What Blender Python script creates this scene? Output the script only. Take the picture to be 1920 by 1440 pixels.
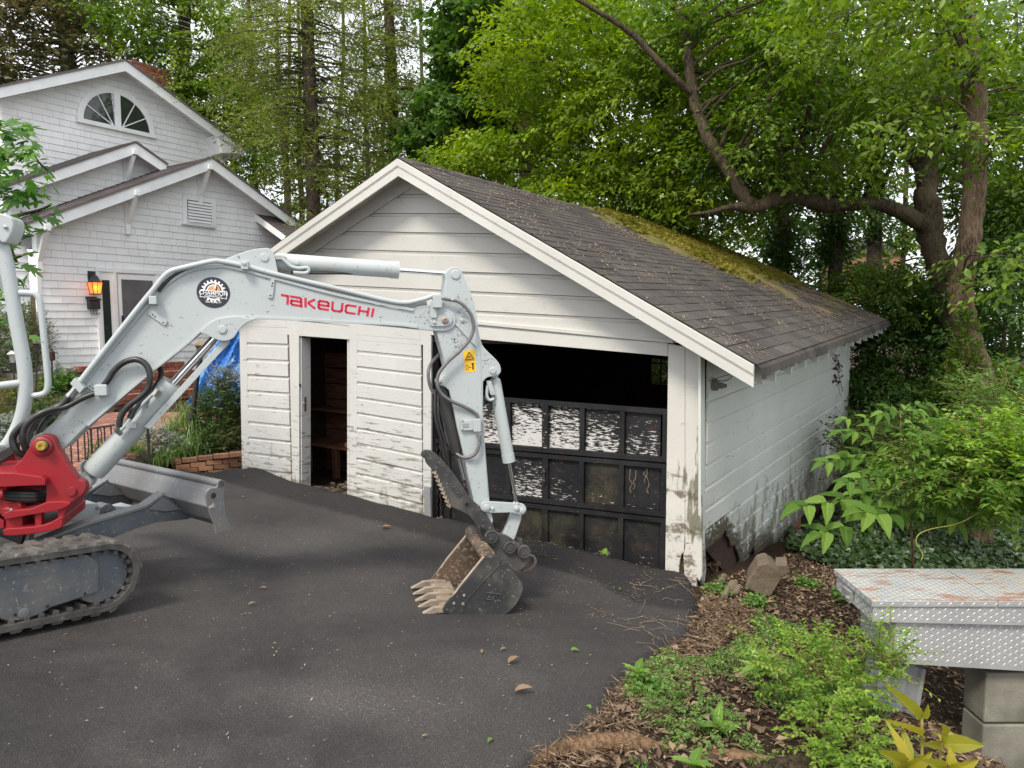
import bpy, math, random
import numpy as np
from mathutils import Vector, Matrix
SC = bpy.context.scene
for _o in list(bpy.data.objects): bpy.data.objects.remove(_o)
COL = SC.collection
# ---------------------------------------------------------------- camera, world, sun, exposure
CAMH = 1.65; FPX = 1331.0; PITCH = math.atan(120.0/FPX)
cam_d = bpy.data.cameras.new('camera'); cam = bpy.data.objects.new('camera', cam_d); COL.objects.link(cam)
cam_d.sensor_width = 36; cam_d.lens = FPX/1920*36; cam_d.clip_start = .05; cam_d.clip_end = 600
cam.location = (0, 0, CAMH); cam.rotation_euler = (math.pi/2-PITCH, 0, 0); SC.camera = cam
SUN_AZ = math.radians(207); SUN_EL = math.radians(52)      # compass angle the sun stands at (0 = +Y, clockwise)
W = bpy.data.worlds.new('World'); SC.world = W; W.use_nodes = True
wn = W.node_tree; wn.nodes.clear()
sky = wn.nodes.new('ShaderNodeTexSky'); sky.sky_type = 'NISHITA'; sky.sun_disc = False
sky.sun_elevation = SUN_EL; sky.sun_rotation = SUN_AZ; sky.dust_density = 4; sky.air_density = 1.2
mxw = wn.nodes.new('ShaderNodeMix'); mxw.data_type = 'RGBA'; mxw.inputs[0].default_value = .74
mxw.inputs[7].default_value = (10.6, 10.8, 11.1, 1)         # thin white overcast over the blue
bg = wn.nodes.new('ShaderNodeBackground'); bg.inputs[1].default_value = .118
ow = wn.nodes.new('ShaderNodeOutputWorld')
wn.links.new(sky.outputs[0], mxw.inputs[6]); wn.links.new(mxw.outputs[2], bg.inputs[0]); wn.links.new(bg.outputs[0], ow.inputs[0])
sd = bpy.data.lights.new('sun', 'SUN'); sd.energy = 2.6; sd.angle = math.radians(14); sd.color = (1, .93, .82)
sun = bpy.data.objects.new('sun', sd); COL.objects.link(sun)
_s = Vector((math.sin(SUN_AZ)*math.cos(SUN_EL), math.cos(SUN_AZ)*math.cos(SUN_EL), math.sin(SUN_EL)))
sun.rotation_euler = _s.to_track_quat('Z', 'Y').to_euler(); sun.location = _s*40
SC.view_settings.view_transform = 'Standard'; SC.view_settings.look = 'None'
SC.view_settings.exposure = 0.48; SC.view_settings.gamma = 1; SC.view_settings.use_curve_mapping = False
SC.render.engine = 'CYCLES'; SC.cycles.max_bounces = 7; SC.cycles.transparent_max_bounces = 8
SC.cycles.use_denoising = True
# ---------------------------------------------------------------- geometry helpers
V = lambda *a: np.array(a, float)
CP, SP = math.cos(PITCH), math.sin(PITCH)
def nrm(v): v = np.asarray(v, float); return v/np.linalg.norm(v)
def ray(x, y):
    u, w = (x-960)/FPX, (y-720)/FPX
    return V(u, CP-w*SP, -SP-w*CP)
C0 = V(0, 0, CAMH)
def at(x, y, Y):
    d = ray(x, y); return C0+d*(Y/d[1])
def ground(x, y):
    yy = y if y < 13 else 13+(1-math.exp(-(y-13)/6))*6
    xx = x if x < 9 else 9+(1-math.exp(-(x-9)/6))*6
    return -.0969*xx-.0872*yy
def gpix(x, y, dz=0):
    d = ray(x, y); t = 2.0
    for _ in range(60):
        p = C0+d*t; e = p[2]-(ground(p[0], p[1])+dz)
        s = d[2]+.0969*d[0]+.0872*d[1]
        if s > -.01: break
        t = max(.5, t-e/s*.8)
    return C0+d*t
class Fr:
    def __init__(s, o, A, N, Z=(0, 0, 1)):
        s.o = V(*o); s.A = nrm(A); s.N = nrm(N); s.Z = nrm(Z)
    def w(s, a, n, z): return s.o+a*s.A+n*s.N+z*s.Z
    def px(s, x, y, n=0.):
        d = ray(x, y); t = (n-(C0-s.o)@s.N)/(d@s.N); p = C0+d*t-s.o
        return p@s.A, p@s.Z
    def P(s, x, y, n=0.):
        a, z = s.px(x, y, n); return s.w(a, n, z)
OFF = {}
def off(o): return OFF.get(o.name, V(0, 0, 0)) if o is not None else V(0, 0, 0)
def tag(o, label=None, cat=None, group=None, kind=None):
    if label: o['label'] = label
    if cat: o['category'] = cat
    if group: o['group'] = group
    if kind: o['kind'] = kind
    return o
def thing(name, label, cat, loc, group=None):
    o = bpy.data.objects.new(name, None); o.empty_display_size = .1
    o.location = [float(q) for q in loc]; COL.objects.link(o); OFF[o.name] = V(*loc)
    return tag(o, label, cat, group)
def put(name, me, mat, parent=None, mw=None):
    """link an object of mesh me; mw = world matrix (pieces sharing a mesh)"""
    o = bpy.data.objects.new(name, me)
    if mat is not None and not me.materials: me.materials.append(mat)
    COL.objects.link(o)
    if parent is not None: o.parent = parent
    if mw is not None:
        of = off(parent); o.matrix_local = Matrix.Translation(Vector(-of)) @ mw
    OFF[o.name] = off(parent); return o
class MB:
    def __init__(s): s.v = []; s.f = []
    def add(s, vs, fs):
        b = len(s.v); s.v += [tuple(map(float, q)) for q in vs]; s.f += [tuple(b+i for i in f) for f in fs]; return s
    def prism(s, pts, vec):
        n = len(pts); vec = V(*vec); p = [V(*q) for q in pts]
        # orient so that the cap away from vec faces outward
        nn = sum((np.cross(p[i]-p[0], p[(i+1) % n]-p[0]) for i in range(n)), V(0, 0, 0))
        if nn @ vec > 0: p = p[::-1]
        fs = [tuple(range(n)), tuple(range(2*n-1, n-1, -1))]
        fs += [((i+1) % n, i, n+i, n+(i+1) % n) for i in range(n)]
        return s.add(p+[q+vec for q in p], fs)
    def box(s, c, a, b, d):
        c, a, b, d = V(*c), V(*a), V(*b), V(*d)
        if np.cross(a, b) @ d < 0: a = -a
        vs = [c+i*a+j*b+k*d for k in (-1, 1) for j in (-1, 1) for i in (-1, 1)]
        return s.add(vs, [(0, 2, 3, 1), (4, 5, 7, 6), (0, 1, 5, 4), (2, 6, 7, 3), (0, 4, 6, 2), (1, 3, 7, 5)])
    def tube(s, path, r, n=8, caps=True):
        P = [V(*q) for q in path]; m = len(P)
        rr = [r]*m if np.isscalar(r) else list(r)
        t0 = nrm(P[1]-P[0]); u = np.cross(t0, V(0, 0, 1))
        if np.linalg.norm(u) < 1e-3: u = np.cross(t0, V(1, 0, 0))
        u = nrm(u); vs = []
        for i in range(m):
            t = nrm(P[min(i+1, m-1)]-P[max(i-1, 0)]); u = nrm(u-(u@t)*t); w = np.cross(t, u)
            for k in range(n):
                q = 2*math.pi*k/n; vs.append(P[i]+rr[i]*(math.cos(q)*u+math.sin(q)*w))
        fs = [(i*n+k, i*n+(k+1) % n, (i+1)*n+(k+1) % n, (i+1)*n+k) for i in range(m-1) for k in range(n)]
        if caps: fs += [tuple(range(n-1, -1, -1)), tuple(range((m-1)*n, m*n))]
        return s.add(vs, fs)
    def cyl(s, p, q, r, n=16, r2=None): return s.tube([p, q], [r, r if r2 is None else r2], n)
    def lathe(s, p, ax, prof, n=16):
        """prof: list of (h, r) along axis ax from p"""
        ax = nrm(ax); P = [V(*p)+h*ax for h, r in prof]; u = np.cross(ax, V(.3, .9, .1)); u = nrm(u); w = np.cross(ax, u)
        vs = [P[i]+prof[i][1]*(math.cos(2*math.pi*k/n)*u+math.sin(2*math.pi*k/n)*w) for i in range(len(prof)) for k in range(n)]
        fs = [(i*n+k, i*n+(k+1) % n, (i+1)*n+(k+1) % n, (i+1)*n+k) for i in range(len(prof)-1) for k in range(n)]
        fs += [tuple(range(n-1, -1, -1)), tuple(range((len(prof)-1)*n, len(prof)*n))]
        return s.add(vs, fs)
    def mesh(s, name, offv=None):
        me = bpy.data.meshes.new(name); o = V(0, 0, 0) if offv is None else offv
        me.from_pydata([tuple(V(*q)-o) for q in s.v], [], s.f); me.update(); return me
    def obj(s, name, mat, parent=None, smooth=False, bevel=0., kind=None, label=None):
        me = s.mesh(name, off(parent))
        if smooth:
            me.polygons.foreach_set('use_smooth', [True]*len(me.polygons))
        o = put(name, me, mat, parent)
        if smooth == 'auto':
            try: me.set_sharp_from_angle(angle=math.radians(38))
            except Exception: pass
        if bevel:
            b = o.modifiers.new('bevel', 'BEVEL'); b.width = bevel; b.segments = 2; b.limit_method = 'ANGLE'; b.angle_limit = math.radians(40)
        if kind: o['kind'] = kind
        if label: o['label'] = label
        return o
def smooth_path(pts, n=6):
    """Catmull-Rom through points (any dimension)"""
    P = [V(*p) for p in pts]; P = [2*P[0]-P[1]]+P+[2*P[-1]-P[-2]]; out = []
    for i in range(1, len(P)-2):
        for k in range(n):
            t = k/n
            out.append(.5*((2*P[i])+(-P[i-1]+P[i+1])*t+(2*P[i-1]-5*P[i]+4*P[i+1]-P[i+2])*t*t+(-P[i-1]+3*P[i]-3*P[i+1]+P[i+2])*t**3))
    out.append(P[-2]); return out
def npmesh(name, verts, quads, parent=None, tris=None):
    """fast mesh from numpy arrays; quads (M,4) or tris (M,3)"""
    me = bpy.data.meshes.new(name); F_ = quads if tris is None else tris; k = F_.shape[1]
    v = verts-off(parent)
    me.vertices.add(len(v)); me.vertices.foreach_set('co', v.astype(np.float32).ravel())
    me.loops.add(F_.size); me.loops.foreach_set('vertex_index', F_.astype(np.int32).ravel())
    me.polygons.add(len(F_)); me.polygons.foreach_set('loop_start', np.arange(0, F_.size, k, dtype=np.int32))
    try: me.polygons.foreach_set('loop_total', np.full(len(F_), k, dtype=np.int32))
    except Exception: pass
    me.update(calc_edges=True); return me
# value noise for terrain etc.
_rs = np.random.RandomState(5); _G = _rs.rand(256, 256)
def vnoise(x, y):
    x = np.asarray(x, float); y = np.asarray(y, float)
    xi = np.floor(x).astype(int); yi = np.floor(y).astype(int); fx = x-xi; fy = y-yi
    fx = fx*fx*(3-2*fx); fy = fy*fy*(3-2*fy)
    g = lambda a, b: _G[a % 256, b % 256]
    return (g(xi, yi)*(1-fx)+g(xi+1, yi)*fx)*(1-fy)+(g(xi, yi+1)*(1-fx)+g(xi+1, yi+1)*fx)*fy
def fbm(x, y, o=4):
    s = 0; a = .5
    for k in range(o): s = s+a*vnoise(x*2**k+17*k, y*2**k+31*k); a *= .5
    return s
# ---------------------------------------------------------------- materials
class NT:
    def __init__(s, name):
        s.m = bpy.data.materials.new(name); s.m.use_nodes = True; s.t = s.m.node_tree
        s.b = s.t.nodes['Principled BSDF']; s.out = s.t.nodes['Material Output']; s.co = None
    def n(s, typ, **k):
        q = s.t.nodes.new(typ)
        for a, b in k.items(): setattr(q, a, b)
        return q
    def L(s, a, b): s.t.links.new(a, b)
    def coord(s, kind='Object', scale=(1, 1, 1), rot=(0, 0, 0)):
        if kind == 'World': c = s.n('ShaderNodeNewGeometry').outputs['Position']
        else: c = s.n('ShaderNodeTexCoord').outputs[kind]
        mp = s.n('ShaderNodeMapping'); mp.inputs['Scale'].default_value = scale; mp.inputs['Rotation'].default_value = rot
        if tuple(rot) != (0, 0, 0):
            m0 = s.n('ShaderNodeMapping'); m0.inputs['Rotation'].default_value = rot; s.L(c, m0.inputs[0])
            mp.inputs['Rotation'].default_value = (0, 0, 0); s.L(m0.outputs[0], mp.inputs[0])
        else: s.L(c, mp.inputs[0])
        return mp.outputs[0]
    def noise(s, co, scale, detail=5, rough=.55, dist=0):
        q = s.n('ShaderNodeTexNoise'); q.inputs['Scale'].default_value = scale; q.inputs['Detail'].default_value = detail
        q.inputs['Roughness'].default_value = rough; q.inputs['Distortion'].default_value = dist; s.L(co, q.inputs[0]); return q.outputs[0]
    def ramp(s, f, stops):
        r = s.n('ShaderNodeValToRGB'); e = r.color_ramp.elements
        while len(e) < len(stops): e.new(.5)
        for i, (p, c) in enumerate(stops):
            e[i].position = p; c = (c, c, c) if np.isscalar(c) else c; e[i].color = (*c, 1)
        s.L(f, r.inputs[0]); return r.outputs[0]
    def step(s, f, lo, hi): return s.ramp(f, [(lo, 0.), (hi, 1.)])
    def mix(s, f, a, b):
        q = s.n('ShaderNodeMix', data_type='RGBA')
        for v, i in ((f, 0), (a, 6), (b, 7)):
            if hasattr(v, 'is_output'): s.L(v, q.inputs[i])
            elif i == 0: q.inputs[0].default_value = v
            else: q.inputs[i].default_value = (*v, 1)
        return q.outputs[2]
    def math(s, op, a, b=0., c=None):
        q = s.n('ShaderNodeMath', operation=op)
        for i, v in enumerate((a, b, c)):
            if v is None: continue
            if hasattr(v, 'is_output'): s.L(v, q.inputs[i])
            else: q.inputs[i].default_value = v
        return q.outputs[0]
    def rnd(s): return s.n('ShaderNodeObjectInfo').outputs['Random']
    def bump(s, h, st=.3, d=.01, prev=None):
        b = s.n('ShaderNodeBump'); b.inputs['Strength'].default_value = st; b.inputs['Distance'].default_value = d
        s.L(h, b.inputs['Height'])
        if prev is not None: s.L(prev, b.inputs['Normal'])
        return b.outputs[0]
    def fin(s, col=None, rough=None, nrmv=None, metal=None, spec=None):
        def st(v, key):
            if v is None: return
            if hasattr(v, 'is_output'): s.L(v, s.b.inputs[key])
            else: s.b.inputs[key].default_value = (*v, 1) if not np.isscalar(v) else v
        st(col, 'Base Color'); st(rough, 'Roughness'); st(metal, 'Metallic'); st(spec, 'Specular IOR Level')
        if nrmv is not None: s.L(nrmv, s.b.inputs['Normal'])
        return s.m
MC = {}
def simple(name, c1, c2=None, rough=.6, scale=3, metal=0., bump=.2, bscale=40, lo=.35, hi=.65, stretch=(1, 1, 1), kind='Object', rv=0., dirt=None, spec=None, rot=(0, 0, 0), bd=.004):
    """two-tone noisy material, optional per-object variation rv and dirt (colour, lo, hi, scale)"""
    if name in MC: return MC[name]
    t = NT(name); co = t.coord(kind, stretch, rot); c = c1
    if c2 is not None: c = t.mix(t.step(t.noise(co, scale), lo, hi), c1, c2)
    if rv:
        q = t.math('MULTIPLY_ADD', t.rnd(), 2*rv, 1-rv); h = t.n('ShaderNodeHueSaturation'); t.L(q, h.inputs['Value'])
        if hasattr(c, 'is_output'): t.L(c, h.inputs['Color'])
        else: h.inputs['Color'].default_value = (*c, 1)
        c = h.outputs[0]
    if dirt: c = t.mix(t.step(t.noise(t.coord(kind), dirt[3], 8, .65), dirt[1], dirt[2]), c, dirt[0])
    nv = t.bump(t.noise(co, bscale, 4), bump, bd) if bump else None
    MC[name] = t.fin(c, rough, nv, metal, spec); return MC[name]
G_ROT = (0, 0, math.atan2(.559, .829))    # turns world so that x runs along the garage front
def m_siding(name, base, under, peel=(.60, .68), green=None, gy=(.5, .75), rot=G_ROT, zst=9, warm=None, gz=(-.7, .3, .12, -.08), gs=(2.2, 2.2, 1), band=None):
    """painted wood: grain along the board, peeling flakes, green mildew blotches"""
    t = NT(name); co = t.coord('World', (1, 1, 1), rot); cs = t.coord('World', (1.2, 1.2, zst), rot); cv = t.coord('World', (9, 9, 60), rot)
    big = t.noise(co, .9, 3); fl = t.noise(cs, 3.2, 9, .72, .3); gr = t.noise(cv, 1.4, 5, .6)
    c = t.mix(t.step(big, .35, .7), base, warm or tuple(q*.86 for q in base))
    c = t.mix(t.math('MULTIPLY', t.step(gr, .5, .75), .25), c, tuple(q*.6 for q in base))
    ns = t.noise(co, 14, 6, .7); c = t.mix(t.math('MULTIPLY', t.step(ns, .62, .7), .35), c, tuple(q*.45 for q in base))
    pm = t.math('MULTIPLY', t.step(fl, *peel), 1.)
    sx = t.n('ShaderNodeSeparateXYZ'); t.L(t.coord('World'), sx.inputs[0])
    if zlow := True:
        low = t.n('ShaderNodeMapRange'); low.inputs[1].default_value = -.9; low.inputs[2].default_value = 1.7; low.inputs[3].default_value = .105; low.inputs[4].default_value = -.075
        t.L(sx.outputs[2], low.inputs[0])
        pm = t.step(t.math('ADD', t.math('ADD', fl, low.outputs[0]), t.math('MULTIPLY_ADD', t.noise(co, 1.3, 3), .22, -.11)), *peel)
    c = t.mix(pm, c, t.mix(t.step(gr, .4, .6), under, tuple(q*.55 for q in under)))
    if green:
        g = t.noise(t.coord('World', gs, rot), 1.6, 7, .62)
        if band: g = t.math('ADD', g, t.math('MULTIPLY_ADD', t.math('ABSOLUTE', t.math('ADD', sx.outputs[2], -band[0])), -band[1], band[2]))
        lowg = t.n('ShaderNodeMapRange'); lowg.inputs[1].default_value = gz[0]; lowg.inputs[2].default_value = gz[1]; lowg.inputs[3].default_value = gz[2]; lowg.inputs[4].default_value = gz[3]
        t.L(sx.outputs[2], lowg.inputs[0])
        c = t.mix(t.math('MULTIPLY', t.step(t.math('ADD', g, lowg.outputs[0]), *gy), .8), c, green)
    ra = t.n('ShaderNodeAttribute'); ra.attribute_name = 'rot'
    rn = t.noise(t.coord('World', (4, 4, 7), rot), 3.5, 8, .7, .4); rm = t.step(t.math('ADD', t.math('MULTIPLY', ra.outputs['Fac'], .42), rn), .66, .78)
    c = t.mix(t.math('MULTIPLY', rm, t.math('GREATER_THAN', ra.outputs['Fac'], .01)), c, t.mix(t.step(gr, .42, .6), (.105, .095, .065), (.040, .028, .020)))
    hb = t.math('MULTIPLY_ADD', pm, -.6, gr)
    return t.fin(c, .55, t.bump(hb, .35, .004))
def m_leaf(name, dark, mid, light, trans=.35, rough=.45, spec=.4, sat=1.):
    t = NT(name); at_ = t.n('ShaderNodeAttribute'); at_.attribute_name = 'tint'
    c = t.ramp(at_.outputs['Fac'], [(0, dark), (.5, mid), (1, light)])
    t.fin(c, rough, None, None, spec)
    tr = t.n('ShaderNodeBsdfTranslucent'); h = t.n('ShaderNodeHueSaturation'); h.inputs['Value'].default_value = 1.55; h.inputs['Saturation'].default_value = 1.12
    t.L(c, h.inputs['Color']); t.L(h.outputs[0], tr.inputs[0])
    mx = t.n('ShaderNodeMixShader'); mx.inputs[0].default_value = trans
    t.L(t.b.outputs[0], mx.inputs[1]); t.L(tr.outputs[0], mx.inputs[2]); t.L(mx.outputs[0], t.out.inputs[0]); return t.m
def m_bark(name, c1, c2, moss=None):
    t = NT(name); co = t.coord('Object', (14, 14, 3.2)); n1 = t.noise(co, 2.6, 9, .75, .7)
    c = t.mix(t.step(n1, .42, .58), c1, c2); c = t.mix(t.math('MULTIPLY', t.step(t.noise(co, 9, 4), .55, .7), .6), c, tuple(q*.5 for q in c1)); big = t.noise(t.coord('Object'), 1.3, 4)
    c = t.mix(t.math('MULTIPLY', t.step(big, .5, .7), .5), c, tuple(min(1, q*1.5) for q in c2))
    if moss: c = t.mix(t.math('MULTIPLY', t.step(t.noise(t.coord('Object'), 2.1, 6), .5, .62), .75), c, moss)
    return t.fin(c, .9, t.bump(n1, 1., .05), None, .15)
# leaves as numpy kites folded along the midrib
def leaves(name, C, D, Nn, Ls, Ws, mat, parent=None, tint=None, fold=.35, hull=.42, kind=None, link=True):
    C = np.asarray(C, float); D = D/np.linalg.norm(D, axis=1)[:, None]
    S = np.cross(D, Nn); S /= (np.linalg.norm(S, axis=1)[:, None]+1e-9); U = np.cross(S, D)
    Ls = np.asarray(Ls)[:, None]; Ws = np.asarray(Ws)[:, None]
    b = C; tip = C+D*Ls-U*Ls*.08; l = C+D*Ls*hull-S*Ws*.5+U*Ws*fold*.5; r = C+D*Ls*hull+S*Ws*.5+U*Ws*fold*.5
    n = len(C); v = np.stack([b, l, tip, r], 1).reshape(-1, 3)
    i = np.arange(n)*4; tr = np.stack([np.stack([i, i+2, i+1], 1), np.stack([i, i+3, i+2], 1)], 1).reshape(-1, 3)
    me = npmesh(name, v, None, parent, tris=tr)
    if tint is None: tint = np.random.RandomState(1).rand(n)
    a = me.attributes.new('tint', 'FLOAT', 'POINT'); a.data.foreach_set('value', np.repeat(np.clip(tint, 0, 1), 4).astype(np.float32))
    if not link: me.materials.append(mat); return me
    o = put(name, me, mat, parent)
    if kind: o['kind'] = kind
    return o
# ---------------------------------------------------------------- the materials of this place
M_gwhite = m_siding('garage_paint', (.565, .555, .52), (.33, .29, .25), (.60, .655), (.16, .16, .08), (.66, .76))
M_gboard = m_siding('garage_board_paint', (.565, .565, .545), (.36, .33, .30), (.59, .64), (.15, .15, .065), (.62, .70), gz=(-.6, .9, .09, -.16), gs=(3, 3, 1.5))
M_gside = m_siding('garage_side_paint', (.64, .665, .625), (.22, .20, .16), (.635, .70), (.12, .115, .075), (.56, .72), rot=(0, 0, math.atan2(-.829, .559)), gz=(-1.0, .1, .26, -.08), gs=(3, 3, 1.6))
M_gpost = m_siding('garage_post_paint', (.60, .585, .54), (.25, .21, .17), (.60, .66), (.085, .082, .040), (.55, .61), zst=2, gz=(-3, 3, 0, 0), gs=(7, 7, 1.1), band=(.22, .30, .10))
M_soffit = simple('soffit_paint', (.42, .37, .33), (.56, .51, .46), .7, 5, bump=.3)
def m_house():
    t = NT('house_shingle_paint'); q = t.math('MULTIPLY_ADD', t.rnd(), .10, .95)
    c = t.mix(t.step(t.noise(t.coord('World'), 2.5, 5), .35, .75), (.86, .87, .865), (.74, .755, .755))
    h = t.n('ShaderNodeHueSaturation'); t.L(q, h.inputs['Value']); t.L(c, h.inputs['Color'])
    g = t.noise(t.coord('World', (30, 30, 4)), 2, 4)
    return t.fin(h.outputs[0], .6, t.bump(g, .25, .004))
M_house = m_house()
M_htrim = simple('house_trim_paint', (.86, .875, .87), (.78, .79, .79), .5, 4, bump=.1)
M_roof = None
def m_shingle(name, a, b, sp=(.30, .27, .22)):
    t = NT(name); co = t.coord('World'); big = t.noise(co, 1.6, 5, .6); fine = t.noise(co, 260, 2, .5); mid = t.noise(co, 30, 4)
    c = t.mix(t.step(big, .35, .65), a, b)
    h = t.n('ShaderNodeHueSaturation'); t.L(t.math('MULTIPLY_ADD', t.rnd(), .5, .75), h.inputs['Value']); t.L(c, h.inputs['Color'])
    c = t.mix(t.math('MULTIPLY', t.step(fine, .58, .68), .5), h.outputs[0], sp)
    c = t.mix(t.math('MULTIPLY', t.step(mid, .66, .72), .5), c, (.19, .18, .13))
    return t.fin(c, .9, t.bump(fine, .5, .004), None, .2)
M_shing = m_shingle('asphalt_shingle', (.040, .035, .033), (.070, .062, .057))
M_hroof = m_shingle('house_roof_shingle', (.10, .085, .085), (.15, .13, .13))
def m_asphalt():
    t = NT('asphalt'); co = t.coord('World'); big = t.noise(co, .55, 4, .6, .4); mid = t.noise(co, 4, 6, .65); fine = t.noise(co, 190, 2, .6); vor = t.n('ShaderNodeTexVoronoi'); vor.inputs['Scale'].default_value = 130; t.L(co, vor.inputs[0])
    c = t.mix(t.step(big, .38, .62), (.048, .044, .044), (.150, .136, .128))
    c = t.mix(t.math('MULTIPLY', t.step(t.noise(co, .75, 7, .68, .5), .50, .68), .8), c, (.150, .135, .125))
    c = t.mix(t.math('MULTIPLY', t.step(mid, .5, .75), .5), c, (.135, .120, .112))
    c = t.mix(t.math('MULTIPLY', t.step(fine, .58, .68), .6), c, (.24, .22, .21))
    c = t.mix(t.math('MULTIPLY', t.step(fine, .42, .30), .6), c, (.018, .017, .018))
    wo = t.n('ShaderNodeAttribute'); wo.attribute_name = 'worn'; c = t.mix(t.math('MULTIPLY', t.step(t.math('ADD', wo.outputs['Fac'], t.math('MULTIPLY_ADD', mid, .8, -.4)), .3, .9), .42), c, (.175, .160, .150))
    fr = t.n('ShaderNodeAttribute'); fr.attribute_name = 'fresh'; c = t.mix(t.math('MULTIPLY', t.step(t.math('ADD', fr.outputs['Fac'], t.math('MULTIPLY_ADD', mid, .6, -.3)), .35, .6), .9), c, t.mix(t.step(fine, .5, .62), (.009, .0085, .009), (.06, .056, .055)))
    gr2 = t.noise(co, 85, 3, .7); c = t.mix(t.math('MULTIPLY', t.step(gr2, .55, .64), .45), c, (.20, .185, .175)); c = t.mix(t.math('MULTIPLY', t.step(gr2, .46, .38), .55), c, (.016, .015, .016))
    b = t.bump(fine, .9, .006); b = t.bump(gr2, .6, .01, b); b = t.bump(vor.outputs[0], .35, .006, b)
    return t.fin(c, .8, t.bump(mid, .25, .03, b), None, .3)
M_asph = m_asphalt()
def m_soil():
    t = NT('forest_soil'); co = t.coord('World'); n1 = t.noise(co, 2, 6, .6); n2 = t.noise(co, 26, 6, .7, .8)
    c = t.mix(t.step(n1, .35, .65), (.045, .030, .021), (.085, .058, .039))
    c = t.mix(t.math('MULTIPLY', t.step(n2, .52, .68), .75), c, (.20, .13, .08)); c = t.mix(t.math('MULTIPLY', t.step(n2, .45, .3), .7), c, (.025, .017, .012))
    return t.fin(c, .95, t.bump(n2, .9, .03), None, .1)
M_soil = m_soil()
def m_excav(name, c, sc=(.13, .13, .13), amt=.63, dust=(.33, .28, .22), rough=.38, dl=(.62, .8)):
    t = NT(name); co = t.coord('World'); n1 = t.noise(co, 34, 7, .72, .5); n2 = t.noise(co, 3, 6, .6)
    k = t.mix(t.math('MULTIPLY', t.step(n2, *dl), .55), c, dust)
    k = t.mix(t.step(n1, amt, amt+.035), k, sc)
    r = t.math('MULTIPLY_ADD', n2, .35, rough-.12)
    return t.fin(k, r, t.bump(t.noise(co, 9, 3), .06, .004))
M_xw = m_excav('excavator_grey_white_paint', (.405, .445, .450), (.12, .115, .11), amt=.625, dl=(.56, .85))
M_xred = m_excav('excavator_red_paint', (.27, .010, .017), (.05, .012, .012), .62, (.10, .03, .028), .42, (.46, .66))
M_xdark = m_excav('undercarriage_dark_paint', (.085, .100, .115), (.24, .235, .21), .585, (.20, .175, .15), .45, (.47, .68))
M_blade = m_excav('blade_worn_steel', (.15, .155, .16), (.30, .29, .27), .60, (.22, .18, .14), .40, (.5, .7))
M_buck = m_excav('bucket_black_paint', (.035, .036, .038), (.19, .18, .17), .60, (.15, .135, .12), .45, (.45, .62))
M_bin = m_excav('bucket_inside_rust', (.115, .080, .055), (.33, .25, .18), .55, (.055, .045, .038), .6, (.42, .58))
M_tooth = simple('tooth_steel', (.40, .33, .26), (.26, .21, .16), .5, 18, .3, .3)
M_rub = simple('track_rubber', (.050, .047, .045), (.10, .092, .084), .8, 9, bump=.5, bscale=60, dirt=((.24, .20, .16), .58, .72, 11))
M_hose = simple('hose_rubber', (.018, .018, .020), (.03, .03, .03), .38, 20, bump=.05)
M_hoseg = simple('grey_hose', (.10, .10, .11), (.16, .15, .15), .5, 20, bump=.3, bscale=120)
M_chrome = simple('chrome', (.75, .75, .76), None, .12, metal=1., bump=0)
M_zinc = simple('zinc', (.48, .48, .46), (.36, .35, .33), .35, 30, metal=.6, bump=.1)
M_black = simple('matt_black', (.02, .02, .02), (.035, .033, .03), .6, 12, bump=.15)
M_yel = simple('zinc_yellow', (.50, .33, .05), (.30, .19, .04), .45, 50, metal=.3)
M_decY = simple('warning_yellow', (.85, .50, .01), None, .4, bump=0)
M_decR = simple('logo_red', (.52, .010, .045), None, .35, bump=0)
M_decB = simple('decal_black', (.022, .024, .036), None, .35, bump=0)
M_decW = simple('decal_white', (.80, .80, .82), None, .4, bump=0)
M_decO = simple('decal_orange', (.75, .24, .08), (.85, .42, .2), .4, 30, bump=0)
def m_doorblack():
    t = NT('garage_door_peeling_black'); co = t.coord('World', (1, 1, 1), G_ROT); cs = t.coord('World', (6, 6, 30), G_ROT)
    fl = t.noise(cs, 2.6, 8, .64, .4); at_ = t.n('ShaderNodeAttribute'); at_.attribute_name = 'peel'
    c = t.mix(t.step(t.noise(co, 3, 5), .35, .7), (.009, .0095, .011), (.024, .024, .025))
    mask = t.step(t.math('ADD', fl, at_.outputs['Fac']), .60, .612)
    g = t.n('ShaderNodeAttribute'); g.attribute_name = 'mould'
    gm = t.step(t.math('ADD', t.noise(co, 3.4, 9, .75, .4), g.outputs['Fac']), .56, .80)
    c = t.mix(t.math('MULTIPLY', gm, .85), c, (.060, .054, .030)); c = t.mix(t.math('MULTIPLY', t.step(t.noise(t.coord('World', (1, 1, 1.6)), 42, 5, .7), .64, .70), .5), c, (.30, .28, .25))
    c = t.mix(mask, c, (.54, .53, .51)); rd = t.step(t.noise(t.coord('World', (5, 5, 16), G_ROT), 1.2, 8, .75), .60, .63); c = t.mix(t.math('MULTIPLY', rd, .7), c, (.10, .03, .028))
    return t.fin(c, .55, t.bump(fl, .4, .003), None, .3)
M_gdoor = m_doorblack()
M_brick = simple('red_brick', (.22, .072, .045), (.30, .12, .08), .85, 8, bump=.6, bscale=60, rv=.3, dirt=((.10, .05, .04), .6, .75, 5))
M_pave = simple('patio_brick', (.34, .165, .125), (.26, .12, .09), .85, 8, bump=.5, bscale=60, rv=.25)
M_tanbrick = simple('weathered_tan_brick', (.30, .155, .085), (.20, .10, .06), .9, 7, bump=.7, bscale=40, rv=.25, dirt=((.06, .06, .03), .55, .7, 4))
M_mortar = simple('mortar', (.20, .17, .14), (.12, .10, .085), .95, 14, bump=.6)
M_wood = simple('raw_wood', (.17, .085, .045), (.09, .045, .025), .8, 3, stretch=(8, 8, 1.2), bump=.4)
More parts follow.
